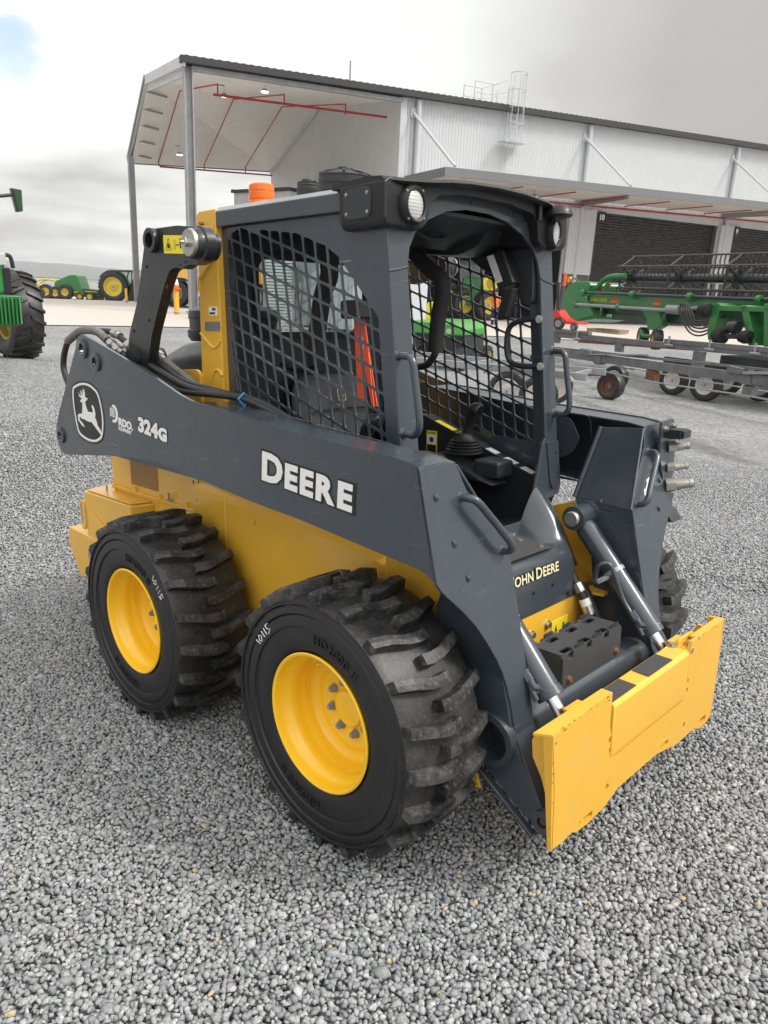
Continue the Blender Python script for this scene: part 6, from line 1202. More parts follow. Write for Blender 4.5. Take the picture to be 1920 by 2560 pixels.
n_ = len(loop); v = [(a, -.35, b) for a, b in loop] + [(a, .3, b) for a, b in loop] + [(a, -.35, b) for a, b in lo2] + [(a, .3, b) for a, b in lo2]; f = []
for i in range(n_): j = (i + 1) % n_; f += [(i, j, n_ + j, n_ + i), (2 * n_ + i, 2 * n_ + j, j, i), (3 * n_ + i, 3 * n_ + j, 2 * n_ + j, 2 * n_ + i)]
g.add(v, f); Q('track_belt', g, 'oldtyre', cr2)
bwheel(cr2, (c[0], 0, cc), rr_ - .10, .5, .34, mat('worn_bronze_hub', (.30, .20, .13), .6), 0)
for k in range(3): bwheel(cr2, (c[0] + 1.5 + k * 1.1, 0, g0 + .42), .30, .4, .16, 'gal')
g = G(); g.prism([(c[0] - .5, cc + .95), (c[0] - .25, cc + rr_ + .15), (c[0] + .3, cc + rr_ + .45), (xr + .5, cc + rr_ + .5), (xr + .6, cc + .7), (c[0] + 1.1, cc + .5), (c[0] + .8, cc + rr_ * .96)], 'y', -.3, 1.6); Q('body', g, 'yellow', cr2, bevel=.06)
g = G(); g.prism([(c[0] + 1.6, cc + rr_ + .5), (c[0] + 1.8, cc + rr_ + 2.2), (c[0] + 3.6, cc + rr_ + 2.2), (c[0] + 3.9, cc + rr_ + .5)], 'y', -.1, 1.5); Q('cab', g, 'blackp', cr2, bevel=.05)
g = G(); g.box(c[0] + .0, c[0] + .25, .2, .26, cc + rr_ + .35, cc + rr_ + .42); Q('lamp', g, 'cone', cr2)

# ---- light machinery seen through the cab's rear window
F = Frame(at(600, 800, 31), at(760, 800, 31)); g0 = gz(*F.o.xy)
wc = F.put(thing('shipping_container', 'white ribbed container seen through the rear window of the loader', 'container')); a = F.at(660, 650); b = F.at(735, 760)
g = G(); g.box(a[0], b[0], 0, 4, g0, a[2]); Q('container_body', g, ribbed('container_ribs', (.72, .73, .74), (0, 0, 1), .12, .4, .05), wc, bevel=.02)
g = G(); g.box(a[0] - .04, a[0] + .06, -.03, 0, g0, a[2]); g.box(b[0] - .06, b[0] + .04, -.03, 0, g0, a[2]); Q('corner_post', g, 'gal', wc)

# ---- small green utility vehicle
p = at(1090, 880, 21); g0 = gz(p.x, p.y); F = Frame(at(1020, 880, 21), at(1160, 880, 20.2))
uv = F.put(thing('utility_vehicle', 'green utility vehicle with yellow seats seen through the cab doorway', 'utility vehicle'))
def fx_(x, y, f=z6, yy_=0): k_ = F.at(*f(x, y), yy_); return k_[0], k_[2]
xa, za_ = fx_(265, 1300); xb, zb_ = fx_(670, 1300)
g = G(); g.loft([[(xa, y_, z_) for y_, z_ in ((0, za_), (0, fx_(270, 1200)[1]), (1.8, fx_(270, 1190)[1]), (1.8, za_))], [(xb - .25, y_, z_) for y_, z_ in ((0, za_), (0, fx_(500, 1225)[1]), (1.8, fx_(500, 1195)[1]), (1.8, za_))], [(xb, y_, z_) for y_, z_ in ((.2, za_), (.2, fx_(600, 1280)[1]), (1.6, fx_(600, 1260)[1]), (1.6, za_))]]); Q('hood', g, mat('bright_green', (.06, .28, .045), .35, 0, .3), uv, bevel=.05)
for x_ in (300, 370):
    q_ = fx_(x_, 1180); g = G(); g.prism(roundpoly([(q_[0] - .16, q_[1] - .1), (q_[0] - .12, q_[1] + .42), (q_[0] + .12, q_[1] + .42), (q_[0] + .16, q_[1] - .1)], .1), 'y', .9, 1.05); Q('seat', g, mat('seat_yellow', (.85, .72, .04), .5), uv, bevel=.02)
g = G(); g.box(xa, xb, .3, 1.5, g0 + .3, za_); Q('frame', g, 'blackp', uv)
for x_ in (300, 645):
    q_ = fx_(x_, 1430); bwheel(uv, (q_[0], .15, g0 + .30), .30, .28, .15, 'jdy', 14, R(90))
    bwheel(uv, (q_[0], 1.8, g0 + .30), .30, .28, .15, 'jdy', 14, R(90))
g = G(); q_ = fx_(575, 1290); g.tube([(q_[0], -.01, q_[1]), (q_[0], .06, q_[1])], .07, 16); Q('headlight', g, 'lens', uv)

# ---- mechanic
def person(px, py, s, label, rz):
    p = at(px, py, s); z0 = gz(p.x, p.y) + .03
    t = thing('person', label, 'person', (p.x, p.y, z0), rz); g = G()
    def body(pts, rs_, n=12): g.tube(pts, rs_, n)
    for sx_ in (-.10, .10):
        g.tube([(sx_, .0, .06), (sx_, .0, .45), (sx_ * .9, 0, .88)], [.055, .075, .10], 10)
    g.tube([(0, 0, .82), (0, 0, 1.0), (0, .02, 1.2), (0, .03, 1.38), (0, .03, 1.47), (0, .04, 1.54)], [.15, .155, .165, .17, .07, .055], 14)
    for sx_ in (-1, 1): g.tube([(sx_ * .16, .02, 1.40), (sx_ * .24, .0, 1.15), (sx_ * .16, -.20, 1.02)], [.06, .05, .04], 8)
    g.tube([(0, .045, 1.52), (0, .05, 1.58), (0, .05, 1.65), (0, .05, 1.71), (0, .05, 1.75)], [.06, .09, .10, .085, .02], 14)
    b = Q('body', g, 'skin', t, ang=70)
    g = G(); g.tube([(0, 0, .86), (0, 0, 1.0), (0, .02, 1.2), (0, .03, 1.40), (0, .03, 1.46)], [.165, .17, .18, .185, .08], 14)
    for sx_ in (-1, 1): g.tube([(sx_ * .16, .02, 1.41), (sx_ * .25, .0, 1.14)], [.075, .065], 8)
    Q('shirt', g, 'orangep', t, ang=70)
    g = G()
    for sx_ in (-.10, .10): g.tube([(sx_, .0, .08), (sx_, .0, .45), (sx_ * .9, 0, .90)], [.08, .095, .12], 10)
    Q('trousers', g, 'navy', t, ang=70)
    for sx_ in (-.10, .10):
        g = G(); g.tube([(sx_, 0, .26), (sx_, 0, .32)], .093, 12); Q('reflective_band', g, 'white', t)
        g = G(); g.hexa([(sx_ - .05, -.17, 0), (sx_ + .05, -.17, 0), (sx_ + .05, .10, 0), (sx_ - .05, .10, 0), (sx_ - .045, -.16, .06), (sx_ + .045, -.16, .06), (sx_ + .05, .09, .12), (sx_ - .05, .09, .12)]); Q('boot', g, 'foam', t, bevel=.015)
    g = G(); g.tube([(0, .06, 1.63), (0, .06, 1.70), (0, .06, 1.765)], [.105, .105, .04], 14); Q('hair', g, 'foam', t, ang=70)
    return t
person(1236, 798, 40.2, 'person in orange hi-vis shirt and navy work trousers standing at the open bay', R(200))

# ---- tractor inside the bay
F = Frame(at(1100, 790, 44), at(1230, 792, 44)); g0 = Bf
wt = F.put(thing('tractor', 'green tractor with yellow wheels standing in the dark open workshop bay', 'tractor'))
for x_, r1 in ((560, 1.0), (690, .85), (880, .85)): q_ = fx_(x_, 1040); bwheel(wt, (q_[0], .4 if x_ < 900 else 0, g0 + r1), r1, .6, r1 * .55, 'jdy', 24, R(40))
xa = fx_(680, 900)[0]; xb = fx_(830, 900)[0]; g = G(); g.box(xa, xb, .3, 2.6, g0 + .8, fx_(700, 860)[1]); Q('hood', g, 'green', wt, bevel=.1)
g = G(); g.box(xa - .2, xb + .2, 2.0, 3.6, g0 + 1.2, fx_(700, 740)[1]); Q('cab', g, 'glass', wt); g = G(); g.box(xa - .3, xb + .3, 1.9, 3.7, fx_(700, 740)[1], fx_(700, 720)[1]); Q('cab_roof', g, 'green', wt, bevel=.05)
for k in range(2):
    q_ = fx_(870 + k * 32, 920); g = G(); g.lathe([(.0005, -.1), (.30, -.1), (.34, 0), (.3, .1), (.0005, .1)], (0, 0, 0), 'y', 24)
    o = tag(Q('hose_reel', g, 'jdy', None), ('left' if k == 0 else 'right') + ' one of two pale yellow reels hanging above the mechanic', 'reel', 'hose reels in the bay'); o.location = F.o + F.x * q_[0] + F.y * (-3.5) + Vector((0, 0, q_[1])); o.rotation_euler = (0, 0, F.rz)

# ---- forklift
F = Frame(at(1380, 812, 40), at(1470, 812, 39)); g0 = gz(*F.o.xy) + .03
fk = F.put(thing('forklift', 'red forklift with black mast parked by the roller doors behind the header', 'forklift'))
q0 = fx_(15, 640, z14); q1 = fx_(235, 640, z14)
g = G(); g.prism([fx_(15, 625, z14), fx_(20, 560, z14), fx_(80, 535, z14), fx_(110, 580, z14), fx_(150, 620, z14), fx_(235, 632, z14), fx_(235, 650, z14), fx_(15, 640, z14)], 'y', -.5, .6); Q('chassis', g, 'red', fk, bevel=.03)
g = G(); 
for x_ in (10, 85): a = fx_(x_, 560, z14); b = fx_(x_ - 2, 340, z14); g.beam((a[0], -.4, a[1]), (b[0], -.4, b[1]), .09, .09); g.beam((a[0], .4, a[1]), (b[0], .4, b[1]), .09, .09)
a = fx_(5, 338, z14); b = fx_(95, 342, z14); g.box(a[0], b[0], -.5, .5, a[1], a[1] + .08); Q('overhead_guard', g, 'blackp', fk)
for x_ in (95, 215): q_ = fx_(x_, 620, z14); r1 = .30 if x_ == 95 else .18; bwheel(fk, (q_[0], -.5, g0 + r1), r1, .2, r1 * .55, 'gal')
for k in range(3):
    q_ = fx_(290 + k * 60, 655, z14); g = G()
    for j in range(5): g.box(q_[0] - .5, q_[0] + .5, .6 + j * .22, .72 + j * .22, g0 + .12, g0 + .145)
    for j in (-.45, 0, .4): g.box(q_[0] + j, q_[0] + j + .08, .6, 1.6, g0, g0 + .12)
    o = tag(Q('pallet', g, 'pallet', None), ('leftmost', 'middle', 'rightmost')[k] + ' of the wooden pallets lying beyond the header near the roller doors', 'pallet', 'pallets by the roller doors'); F.put(o)

# ---- combine header on its transport
F = Frame(at(1440, 720, 26), at(1920, 720, 20.5)); HF = F
hd_ = F.put(thing('combine_header', 'long green combine header with black tined reel resting on a transport frame', 'combine header'))
def h2(x, y, yy_=0): k_ = F.at(*z14(x, y), yy_); return k_[0], k_[2]
XR = h2(1659, 500)[0] + 3.2
e = roundpoly([h2(*q) for q in ((85, 510), (110, 375), (175, 320), (290, 318), (305, 350), (265, 430), (350, 590), (340, 605), (200, 628), (150, 600))], .12)
g = G(); g.prism(e, 'y', -.05, 1.3); Q('end_divider', g, 'green', hd_, bevel=.06)
g = G(); g.prism(roundpoly([h2(*q, -.06) for q in ((165, 470), (190, 400), (260, 420), (335, 580), (205, 610))], .06), 'y', -.13, -.05); Q('end_cover', g, 'green', hd_, bevel=.03)
def beamz(y0, y1, xa, xb, ya, yb):   # beam following photo slopes, from pixel columns xa to xb
    a0 = h2(xa, y0); a1 = h2(xa, y1); b0 = h2(xb, ya); b1 = h2(xb, yb); k_ = (XR - a0[0]) / (b0[0] - a0[0])
    return (a0, a1, (XR, a0[1] + (b0[1] - a0[1]) * k_), (XR, a1[1] + (b1[1] - a1[1]) * k_))
a0, a1, b0_, b1_ = beamz(418, 512, 270, 1659, 440, 545)
g = G(); g.hexa([(a1[0], 0, a1[1]), (b1_[0], 0, b1_[1]), (b1_[0], .35, b1_[1]), (a1[0], .35, a1[1]), (a0[0], 0, a0[1]), (b0_[0], 0, b0_[1]), (b0_[0], .35, b0_[1]), (a0[0], .35, a0[1])]); Q('main_beam', g, 'green', hd_, bevel=.03)
a0, a1, b0_, b1_ = beamz(565, 610, 400, 1659, 610, 680)
g = G(); g.hexa([(a1[0], .3, a1[1]), (b1_[0], .3, b1_[1]), (b1_[0], 1.6, b1_[1]), (a1[0], 1.6, a1[1]), (a0[0], .3, a0[1]), (b0_[0], .3, b0_[1]), (b0_[0], .36, b0_[1]), (a0[0], .36, a0[1])]); a0, a1, b0_, b1_ = beamz(515, 565, 300, 1659, 545, 610); g.hexa([(a1[0], .36, a1[1]), (b1_[0], .36, b1_[1]), (b1_[0], .42, b1_[1]), (a1[0], .42, a1[1]), (a0[0], .36, a0[1]), (b0_[0], .36, b0_[1]), (b0_[0], .42, b0_[1]), (a0[0], .42, a0[1])]); Q('rear_panel', g, 'darkgreen', hd_, bevel=.01)
g = G(); p0 = h2(270, 405); p1 = h2(1659, 460); k_ = (XR - p0[0]) / (p1[0] - p0[0]); g.tube([(p0[0], -.10, p0[1]), (XR, -.10, p0[1] + (p1[1] - p0[1]) * k_)], .045, 10); Q('upper_drive_shaft', g, 'blackp', hd_)
g = G(); p0 = h2(210, 495); p1 = h2(920, 542); g.tube([(p0[0], -.16, p0[1]), (p1[0], -.16, p1[1])], .05, 10); p2 = h2(1150, 520); g.tube([(p1[0], -.16, p1[1] + .03), (p1[0] + .45, -.16, p1[1] + .03)], .12, 16); g.tube([(p1[0] + .4, -.16, p1[1] + .03), (p2[0] + .1, -.16, p2[1])], .05, 10); Q('lower_drive_shaft', g, 'gal', hd_)
for x_, y_ in ((270, 405), (645, 420), (1090, 438), (1620, 458), (210, 495), (540, 515)):
    p0 = h2(x_, y_); g = G(); g.tube([(p0[0] - .06, -.13, p0[1]), (p0[0] + .06, -.13, p0[1])], .10, 12); g.box(p0[0] - .05, p0[0] + .05, -.15, .1, p0[1] - .12, p0[1] - .05); Q('bearing_bracket', g, 'green', hd_, bevel=.01)
for x_, y_ in ((480, 465), (805, 482)):
    p0 = h2(x_ - 25, y_ - 18); p1 = h2(x_ + 30, y_ + 18); g = G(); zm = (p0[1] + p1[1]) / 2; g.box(p0[0], p1[0], -.008, -.003, zm, p0[1]); rf_ = Q('red_reflector', g, 'red', hd_); g = G(); g.box(p0[0], p1[0], -.008, -.003, p1[1], zm); Q('orange_reflector', g, 'cone', rf_)
g = G(); p0 = h2(295, 468); sc_ = (h2(422, 468)[0] - p0[0]); w0 = G(); ww = w0.text('JOHN DEERE', 1, .001, .035, lambda a, b, t: (a, b, t)); kk = sc_ / ww; g.v += [(p0[0] + v_[0] * kk, -.006, p0[1] + v_[1] * kk) for v_ in w0.v]; g.f += w0.f; Q('beam_lettering', g, 'warn', hd_, smooth=False)
p0 = h2(120, 305); g = G(); g.box(p0[0] - .10, p0[0] + .0, -.1, -.04, p0[1] - .20, p0[1] + .2); Q('orange_marker', g, 'cone', hd_); p1 = h2(150, 303); g = G(); g.tube([(p1[0], -.1, p1[1]), (p1[0], -.04, p1[1])], .09, 18); Q('amber_lamp', g, 'amber', hd_); p2 = h2(212, 330); g = G(); g.tube([(p1[0], -.03, p1[1] + .03), (p1[0] + .25, -.03, p1[1] + .02), (p2[0], -.03, p2[1])], .03, 8, 4); Q('lamp_arm', g, 'green', hd_)
g = G(); q_ = [h2(*k_) for k_ in ((315, 385), (400, 290), (505, 272))]; g.tube([(q_[0][0], .1, q_[0][1]), (q_[1][0], .1, q_[1][1]), (q_[2][0], .3, q_[2][1])], .08, 8, 5); q_ = [h2(*k_) for k_ in ((370, 400), (415, 300))]; g.tube([(q_[0][0], .1, q_[0][1]), (q_[1][0], .15, q_[1][1])], .05, 8); Q('reel_arm', g, 'green', hd_)
g = G(); g.prism([h2(*k_, .4) for k_ in ((340, 400), (400, 345), (460, 335), (400, 385))], 'y', .40, .44); Q('red_guard', g, 'red', hd_)
# reel: hexagonal spiders, bars, tines
rc = h2(620, 290, .9); rt = h2(620, 128, .9)[1] - rc[1]; XE = XR
def hexp(k, off=0): a = R(60 * k + 30 + off); return (.9 + rt * .98 * math.cos(a) * .9, rt * math.sin(a))
p1 = h2(1659, 300, .9); sl_ = (p1[1] - rc[1]) / (p1[0] - rc[0])
g = G(); g.tube([(rc[0], .9, rc[1]), (XE, .9, rc[1] + sl_ * (XE - rc[0]))], .12, 16); rl = Q('reel', g, 'blackp', hd_)
bars = []
for k in range(6):
    yb, zb = hexp(k); g = G(); a = Vector((rc[0] - .15, yb, rc[1] + zb)); b = Vector((XE, yb, rc[1] + zb + sl_ * (XE - rc[0]))); g.tube([a, b], .026, 8); br = Q('tine_bar', g, 'tin', rl)
    g = G(); n_ = int((b.x - a.x) / .155)
    for j in range(n_):
        p = a.lerp(b, (j + .5) / n_); g.tube([p, p + Vector((0, -.03, -.16)), p + Vector((.0, .03, -.36))], [.020, .018, .010], 5)
    Q('tines', g, 'blackp', br)['kind'] = 'stuff'
for j, u in enumerate((0, 2.05, 4.1, 6.2, 8.3)):
    x_ = rc[0] + u; zc_ = rc[1] + sl_ * u; g = G()
    for k in range(6):
        yb, zb = hexp(k); y2, z2 = hexp(k + 1); g.beam((x_, .9, zc_), (x_, yb, zc_ + zb), .03, .09, (1, 0, 0)); g.beam((x_, yb, zc_ + zb), (x_, y2, zc_ + z2), .03, .06, (1, 0, 0))
        if u < XE - rc[0] - .7: g.beam((x_, .9 + (yb - .9) * .2, zc_ + zb * .2), (x_ + (.62 if k % 2 else .0) + .03, .9 + (yb - .9) * .95, zc_ + zb * .95), .03, .05, (1, 0, 0))
    g.tube([(x_ - .03, .9, zc_), (x_ + .03, .9, zc_)], .25, 20); Q('reel_spider', g, 'blackp', rl)
# gauge wheels and hangers
for x_, y_, r_px in ((655, 750, 78), (815, 770, 80)):
    p0 = h2(x_, y_ - 5, -.1); r1 = (h2(x_, y_ - 5 - r_px, -.1)[1] - p0[1]); bwheel(hd_, (p0[0], -.15 + (.25 if x_ < 700 else 0), p0[1]), r1, .26, r1 * .5, 'jdy', 0, R(-30), tm='oldtyre')
g = G(); g.prism([h2(*k_) for k_ in ((690, 540), (830, 550), (850, 660), (800, 690), (740, 690), (735, 600))], 'y', -.05, .2); q_ = [h2(*k_, -.1) for k_ in ((680, 690), (700, 735), (780, 740))]; g.tube([(a, -.1, b) for a, b in q_], .06, 8); Q('wheel_hanger', g, 'green', hd_, bevel=.02)
# centre mounting frame on the right
g = G(); 
for pl_ in (((1230, 495), (1275, 480), (1300, 500), (1235, 760), (1200, 770), (1195, 700)), ((1450, 500), (1500, 500), (1545, 700), (1560, 810), (1510, 810)), ((1630, 490), (1700, 490), (1700, 820), (1625, 820))): g.prism([h2(*k_, -.6) for k_ in pl_], 'y', -.62, -.1)
g.prism([h2(*k_, -.6) for k_ in ((1270, 500), (1800, 520), (1800, 560), (1275, 545))], 'y', -.62, -.2); Q('feeder_frame', g, 'green', hd_, bevel=.02)
for x_, y_, r1, mt in ((1180, 535, .17, 'foam'), (1290, 740, .20, 'foam'), (1490, 745, .16, 'foam'), (1400, 670, .16, 'blackp')):
    p0 = h2(x_, y_, -.7); g = G(); g.tube([(p0[0] - .16, -.7, p0[1]), (p0[0] - .03, -.7, p0[1]), (p0[0] + .12, -.7, p0[1])], [r1 * .8, r1, r1 * .9], 16); Q('shaft_shield', g, mt, hd_, ang=60)
p0 = h2(1310, 740, -.7); p1 = h2(1540, 742, -.7); g = G(); g.tube([(p0[0], -.7, p0[1]), (p1[0], -.7, p1[1])], .06, 10); Q('pto_shaft', g, 'blackp', hd_)
for k in range(5):
    g = G(); q_ = [h2(*k_, -.35 - .05 * k) for k_ in ((990 + k * 12, 490), (985 + k * 25, 560 + k * 4), (1040 + k * 14, 690 - k * 18), (1120 + k * 8, 735 - k * 28), (1220, 700 - k * 22), (1330, 590 - k * 4))]; g.tube([(a, -.35 - .05 * k, b) for a, b in q_], .022, 6, 5); Q('hydraulic_hose', g, 'hose', hd_, ang=60)

# ---- header trailers: two long grey frames on wheels
def trailer_frame(F_, label, beams, wheels, extra, group='header trailers on the gravel'):
    t = F_.put(thing('header_trailer', label, 'trailer', group=group))
    return t
F = Frame(at(1380, 850, 22), at(1920, 880, 17.5)); g0 = gz(*(F.o + F.x * 3).xy)
t2 = F.put(thing('header_trailer', 'long grey steel header trailer with white rims, farther of the two behind the gravel', 'trailer', group='header trailers on the gravel'))
def k2(x, y, yy_=0, f=z48): k_ = F.at(*f(x, y), yy_); return k_[0], k_[2]
def sbeam(x0, y0a, y0b, x1, y1a, y1b, yy_, th, ext=0.0):
    a0 = k2(x0, y0a, yy_); a1 = k2(x0, y0b, yy_); b0 = k2(x1, y1a, yy_); b1 = k2(x1, y1b, yy_); g_ = G()
    if ext:
        e_ = ext / (b0[0] - a0[0]); b0 = (b0[0] + ext, b0[1] + (b0[1] - a0[1]) * e_); b1 = (b1[0] + ext, b1[1] + (b1[1] - a1[1]) * e_)
    return g_.hexa([(a1[0], yy_, a1[1]), (b1[0], yy_, b1[1]), (b1[0], yy_ + th, b1[1]), (a1[0], yy_ + th, a1[1]), (a0[0], yy_, a0[1]), (b0[0], yy_, b0[1]), (b0[0], yy_ + th, b0[1]), (a0[0], yy_ + th, a0[1])])
Q('top_rail', sbeam(-120, 138, 180, 1659, 308, 352, 0, .12, 2.5), 'trail', t2, bevel=.01)
Q('saddle_rail', sbeam(-120, 130, 148, 278, 150, 176, -.02, .14), 'trail', t2, bevel=.01); Q('saddle_rail', sbeam(858, 205, 240, 1659, 272, 312, -.02, .14, 2.5), 'trail', t2, bevel=.01)
Q('rear_rail', sbeam(200, 200, 235, 1400, 290, 320, 1.2, .10), 'rust', t2)
for x_, ya, yb in ((505, 235, 310), (1105, 300, 530), (20, 180, 240)): a = k2(x_ - 22, ya); b = k2(x_ + 22, yb); g = G(); g.box(a[0], b[0], .01, .11, b[1], a[1]); Q('upright', g, 'trail', t2, bevel=.005)
for x_, y_ in ((205, 180), (910, 225), (1222, 255), (1572, 285)): a = k2(x_, y_); g = G(); g.tube([(a[0], -.05, a[1] + .12), (a[0], -.05, a[1] - .08)], .025, 6); g.tube([(a[0] - .1, -.06, a[1] - .09), (a[0] + .14, -.06, a[1] - .09)], .03, 6); Q('clamp_handle', g, 'gal', t2)
for x_, yb, rp, in ((955, 520, 115), (1205, 575, 128)):
    c_ = k2(x_, yb - rp, .5); r1 = c_[1] - k2(x_, yb, .5)[1]; zz = gz(*(F.o + F.x * c_[0] + F.y * .5).xy); bwheel(t2, (c_[0], .5, zz + r1), r1, .24, r1 * .58, 'wheelw', 0, R(12)); bwheel(t2, (c_[0] + .35, 2.0, zz + r1), r1, .24, r1 * .58, 'wheelw', 0, R(12))
g = G(); c_ = k2(1080, 420, .7); g.box(c_[0] - .9, c_[0] + 1.6, .7, .85, c_[1] - .05, c_[1] + .15); g.box(c_[0] + .8, c_[0] + 2.4, .6, 1.9, c_[1] + .05, c_[1] + .35); Q('axle_carrier', g, 'blackp', t2)
F = Frame(at(1380, 880, 19.5), at(1920, 940, 12.8)); g0 = gz(*(F.o + F.x * 3).xy)
t1 = F.put(thing('header_trailer', 'nearer long grey header trailer with rusty dished rims and a sagging steel cable', 'trailer', group='header trailers on the gravel'))
Q('main_beam', sbeam(-120, 270, 318, 1659, 490, 572, 0, .13, 1.5), 'trail', t1, bevel=.008)
Q('upper_rail', sbeam(-100, 255, 275, 1659, 436, 455, .02, .06, 1.5), 'trail', t1); Q('support_channel', sbeam(250, 318, 330, 740, 326, 334, -.05, .3), 'gal', t1); Q('support_channel', sbeam(1460, 455, 478, 1659, 455, 478, -.05, .3, 1.0), 'gal', t1)
for x_, y_, w_ in ((262, 278, 68), (1408, 410, 100)): a = k2(x_ - w_ / 2, y_, -.03); b = k2(x_ + w_ / 2, y_ + (52 if w_ < 80 else 70), -.03); g = G(); g.hexa([(a[0], -.06, b[1]), (b[0], -.06, b[1]), (b[0], .18, b[1]), (a[0], .18, b[1]), (a[0], -.06, a[1]), (b[0], -.06, a[1] - .01), (b[0], .18, a[1] - .01), (a[0], .18, a[1])]); Q('saddle_plate', g, 'trail', t1, bevel=.008)
for pl_ in (((268, 330), (385, 340), (365, 400), (340, 405)), ((1400, 478), (1530, 485), (1530, 560), (1465, 555))): g = G(); g.prism([k2(*q, .0) for q in pl_], 'y', -.02, .15); Q('gusset', g, 'trail', t1)
for x_, ya, yb, mt in ((752, 440, 530, 'rust'), (1495, 560, 645, 'trail')): a = k2(x_ - 28, ya, .02); b = k2(x_ + 28, yb, .02); g = G(); g.box(a[0], b[0], .02, .14, b[1], a[1]); Q('rest_leg', g, mt, t1, bevel=.005)
g = G(); q_ = [k2(*k_, -.02) for k_ in ((170, 400), (720, 530), (1480, 640), (1659, 672))]; q_.append((q_[-1][0] + 1.5, q_[-1][1] + (q_[-1][1] - q_[-2][1]) * 1.5 / (q_[-1][0] - q_[-2][0]))); g.tube([(a, -.02, b) for a, b in q_], .016, 6); Q('tension_cable', g, 'gal', t1)
g = G(); q_ = [k2(*k_, 1.0) for k_ in ((600, 430), (1100, 520), (1659, 612))]; g.tube([(a, 1.0, b) for a, b in q_], .014, 6); Q('tension_cable', g, 'gal', t1)
for x_, yb, rp in ((460, 622, 108), (215, 568, 95), (-90, 600, 110)):
    c_ = k2(x_, yb - rp, .25); r1 = c_[1] - k2(x_, yb, .25)[1]; r1 = min(max(r1, .30), .38); zz = gz(*(F.o + F.x * c_[0] + F.y * .25).xy); bwheel(t1, (c_[0], .25 if x_ != 215 else 1.2, zz + r1), r1, .24, r1 * .6, 'rust' if x_ > 400 else 'wheelw', 0, R(28))
g = G(); a = k2(100, 482, .4); b = k2(395, 478, .4); g.beam((a[0], .4, a[1]), (b[0], .4, b[1]), .06, .07); Q('axle', g, 'rust', t1)
g = G(); a = k2(558, 448, .2); b = k2(628, 472, .2); g.box(a[0], b[0], .2, .22, b[1], a[1]); Q('marker_plate', g, mat('dirty_cream', (.55, .45, .28), .7), t1)
g = G(); a = k2(560, 425, .2); b = k2(630, 448, .2); g.box(a[0], b[0], .2, .22, b[1] + .0, a[1]); Q('marker_plate', g, 'trail', t1)
# ---- small white wheeled trailer seen through the doorway
F = Frame(at(1180, 900, 13.6), at(1420, 930, 13.0))
t3 = F.put(thing('car_trailer', 'grey tandem trailer with white spoked rims seen through the cab doorway', 'trailer'))
def w3(x, y, yy_=0): k_ = F.at(*z6(x, y), yy_); return k_[0], k_[2]
for x_, yt, yb in ((1050, 1400, 1740), (1300, 1500, 1790)):
    c_ = w3(x_, (yt + yb) / 2, 0); r1 = .34; zz = gz(*(F.o + F.x * c_[0]).xy); bwheel(t3, (c_[0], 0, zz + r1), r1, .22, r1 * .66, 'wheelw', 0, R(20)); bwheel(t3, (c_[0] - .25, 1.7, zz + r1), r1, .22, r1 * .66, 'wheelw', 0, R(20))
c_ = w3(1050, 1570, 0); zz = gz(*(F.o + F.x * c_[0]).xy)
g = G(); g.box(c_[0] - 3.2, c_[0] + 1.3, .25, .33, zz + .62, zz + .74); g.box(c_[0] - 3.2, c_[0] + 1.3, 1.5, 1.58, zz + .62, zz + .74)
for k in range(5): g.box(c_[0] - 3 + k, c_[0] - 2.94 + k, .33, 1.5, zz + .64, zz + .72)
Q('chassis_frame', g, 'gal', t3, bevel=.005)
g = G(); g.tube([(c_[0] - .46, .0, zz + .62), (c_[0] - .3, .0, zz + .78), (c_[0] + 1.0, .0, zz + .78), (c_[0] + 1.15, .0, zz + .62)], .03, 6); g.box(c_[0] - .35, c_[0] + 1.05, -.14, .12, zz + .77, zz + .785); Q('mudguard', g, 'gal', t3)

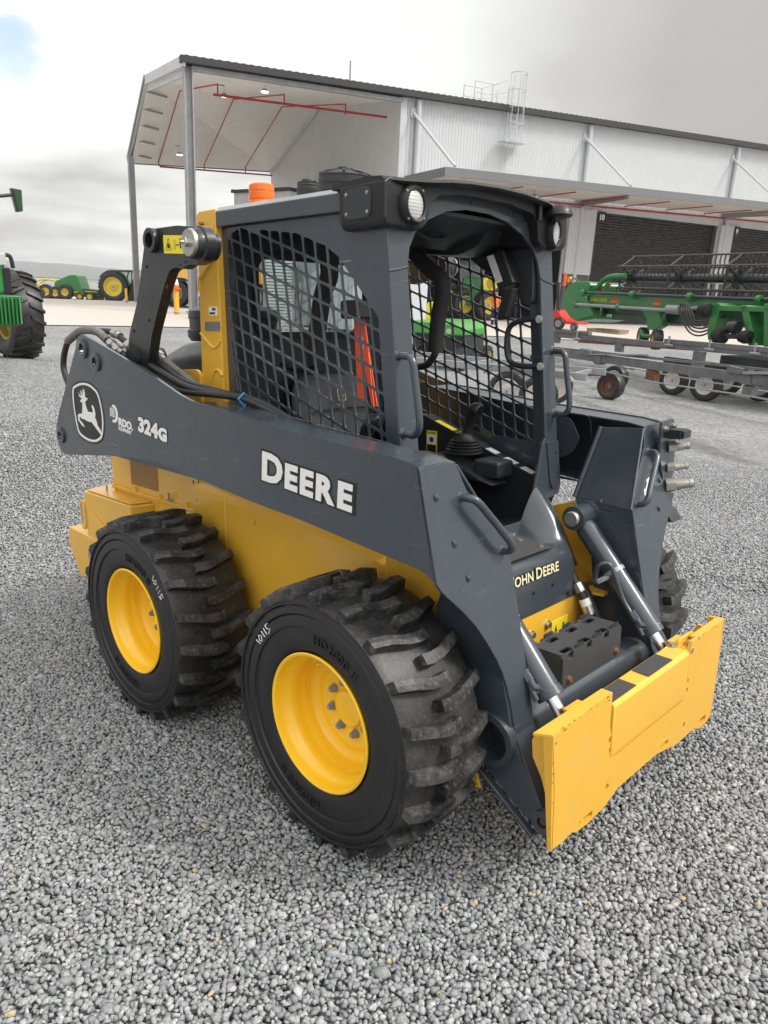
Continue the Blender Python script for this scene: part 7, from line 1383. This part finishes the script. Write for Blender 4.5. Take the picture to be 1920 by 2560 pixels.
# ---- hills
def hills():
    g = G(); v = []; f = []; n = 200; a0 = AZ2 - .5; a1 = AZ0 + .6
    for k in range(n + 1):
        a = a0 + (a1 - a0) * k / n; t = (AZ0 - a) / (AZ0 - AZ2)
        h = 17 + 3.5 * math.sin(t * 9 + .9) + 1.6 * math.sin(t * 31) + .8 * math.sin(t * 83) + .5 * math.sin(t * 190) - 22 * max(0, t - .05)
        for s, q_ in ((1500, -9), (1700, h * .35), (1900, h * .8), (2000, h), (2300, h * .7), (2900, -20)):
            v.append((CW.x + s * math.cos(a), CW.y + s * math.sin(a), q_ + CW.z))
    for k in range(n):
        for j in range(5): q_ = k * 6 + j; f.append((q_, q_ + 1, q_ + 7, q_ + 6))
    g.add(v, f); tag(build('hills', g, mat('scrub_covered_hills', (.10, .115, .10), .95, noise=(.012, .4, (.19, .19, .17)), bump=(.05, .5, 6)), recalc=True, ang=80), kind='structure')
hills()
# ---- sparse grass tufts in the gravel
g = G(); rg = random.Random(5)
for px, py, s in ((1655, 1050, 9.0), (1760, 1062, 8.4), (1400, 1005, 10.5), (1880, 1095, 7.9), (20, 930, 13), (120, 905, 13.5)):
    for k in range(26):
        c = at(px + rg.gauss(0, 14), py, s + rg.gauss(0, .5)); z0 = gz(c.x, c.y); a = rg.uniform(0, 6.28); h = rg.uniform(.02, .065); w_ = .004
        n = len(g.v); g.v += [(c.x - w_ * math.sin(a), c.y + w_ * math.cos(a), z0), (c.x + w_ * math.sin(a), c.y - w_ * math.cos(a), z0), (c.x + h * .6 * math.cos(a), c.y + h * .6 * math.sin(a), z0 + h)]; g.f.append([n, n + 1, n + 2])
tag(build('grass', g, mat('grass_blade', (.12, .18, .04), .7), recalc=False, smooth=False), 'sparse green grass tufts coming up through the gravel', 'grass', kind='stuff')

# ---- the air between the camera and the hills
g = G(); g.box(-3100, 3100, -3100, 3100, -75, 34)
hz = mat('thin_air', (1, 1, 1)); t = hz.node_tree; t.nodes.clear(); o_ = t.nodes.new('ShaderNodeOutputMaterial'); pv = t.nodes.new('ShaderNodeVolumePrincipled')
pv.inputs['Color'].default_value = (.93, .95, 1, 1); pv.inputs['Density'].default_value = .0003; t.links.new(pv.outputs[0], o_.inputs['Volume'])
tag(build('haze', g, hz, smooth=False), 'thin pale haze greying the far hills', 'haze', kind='stuff')
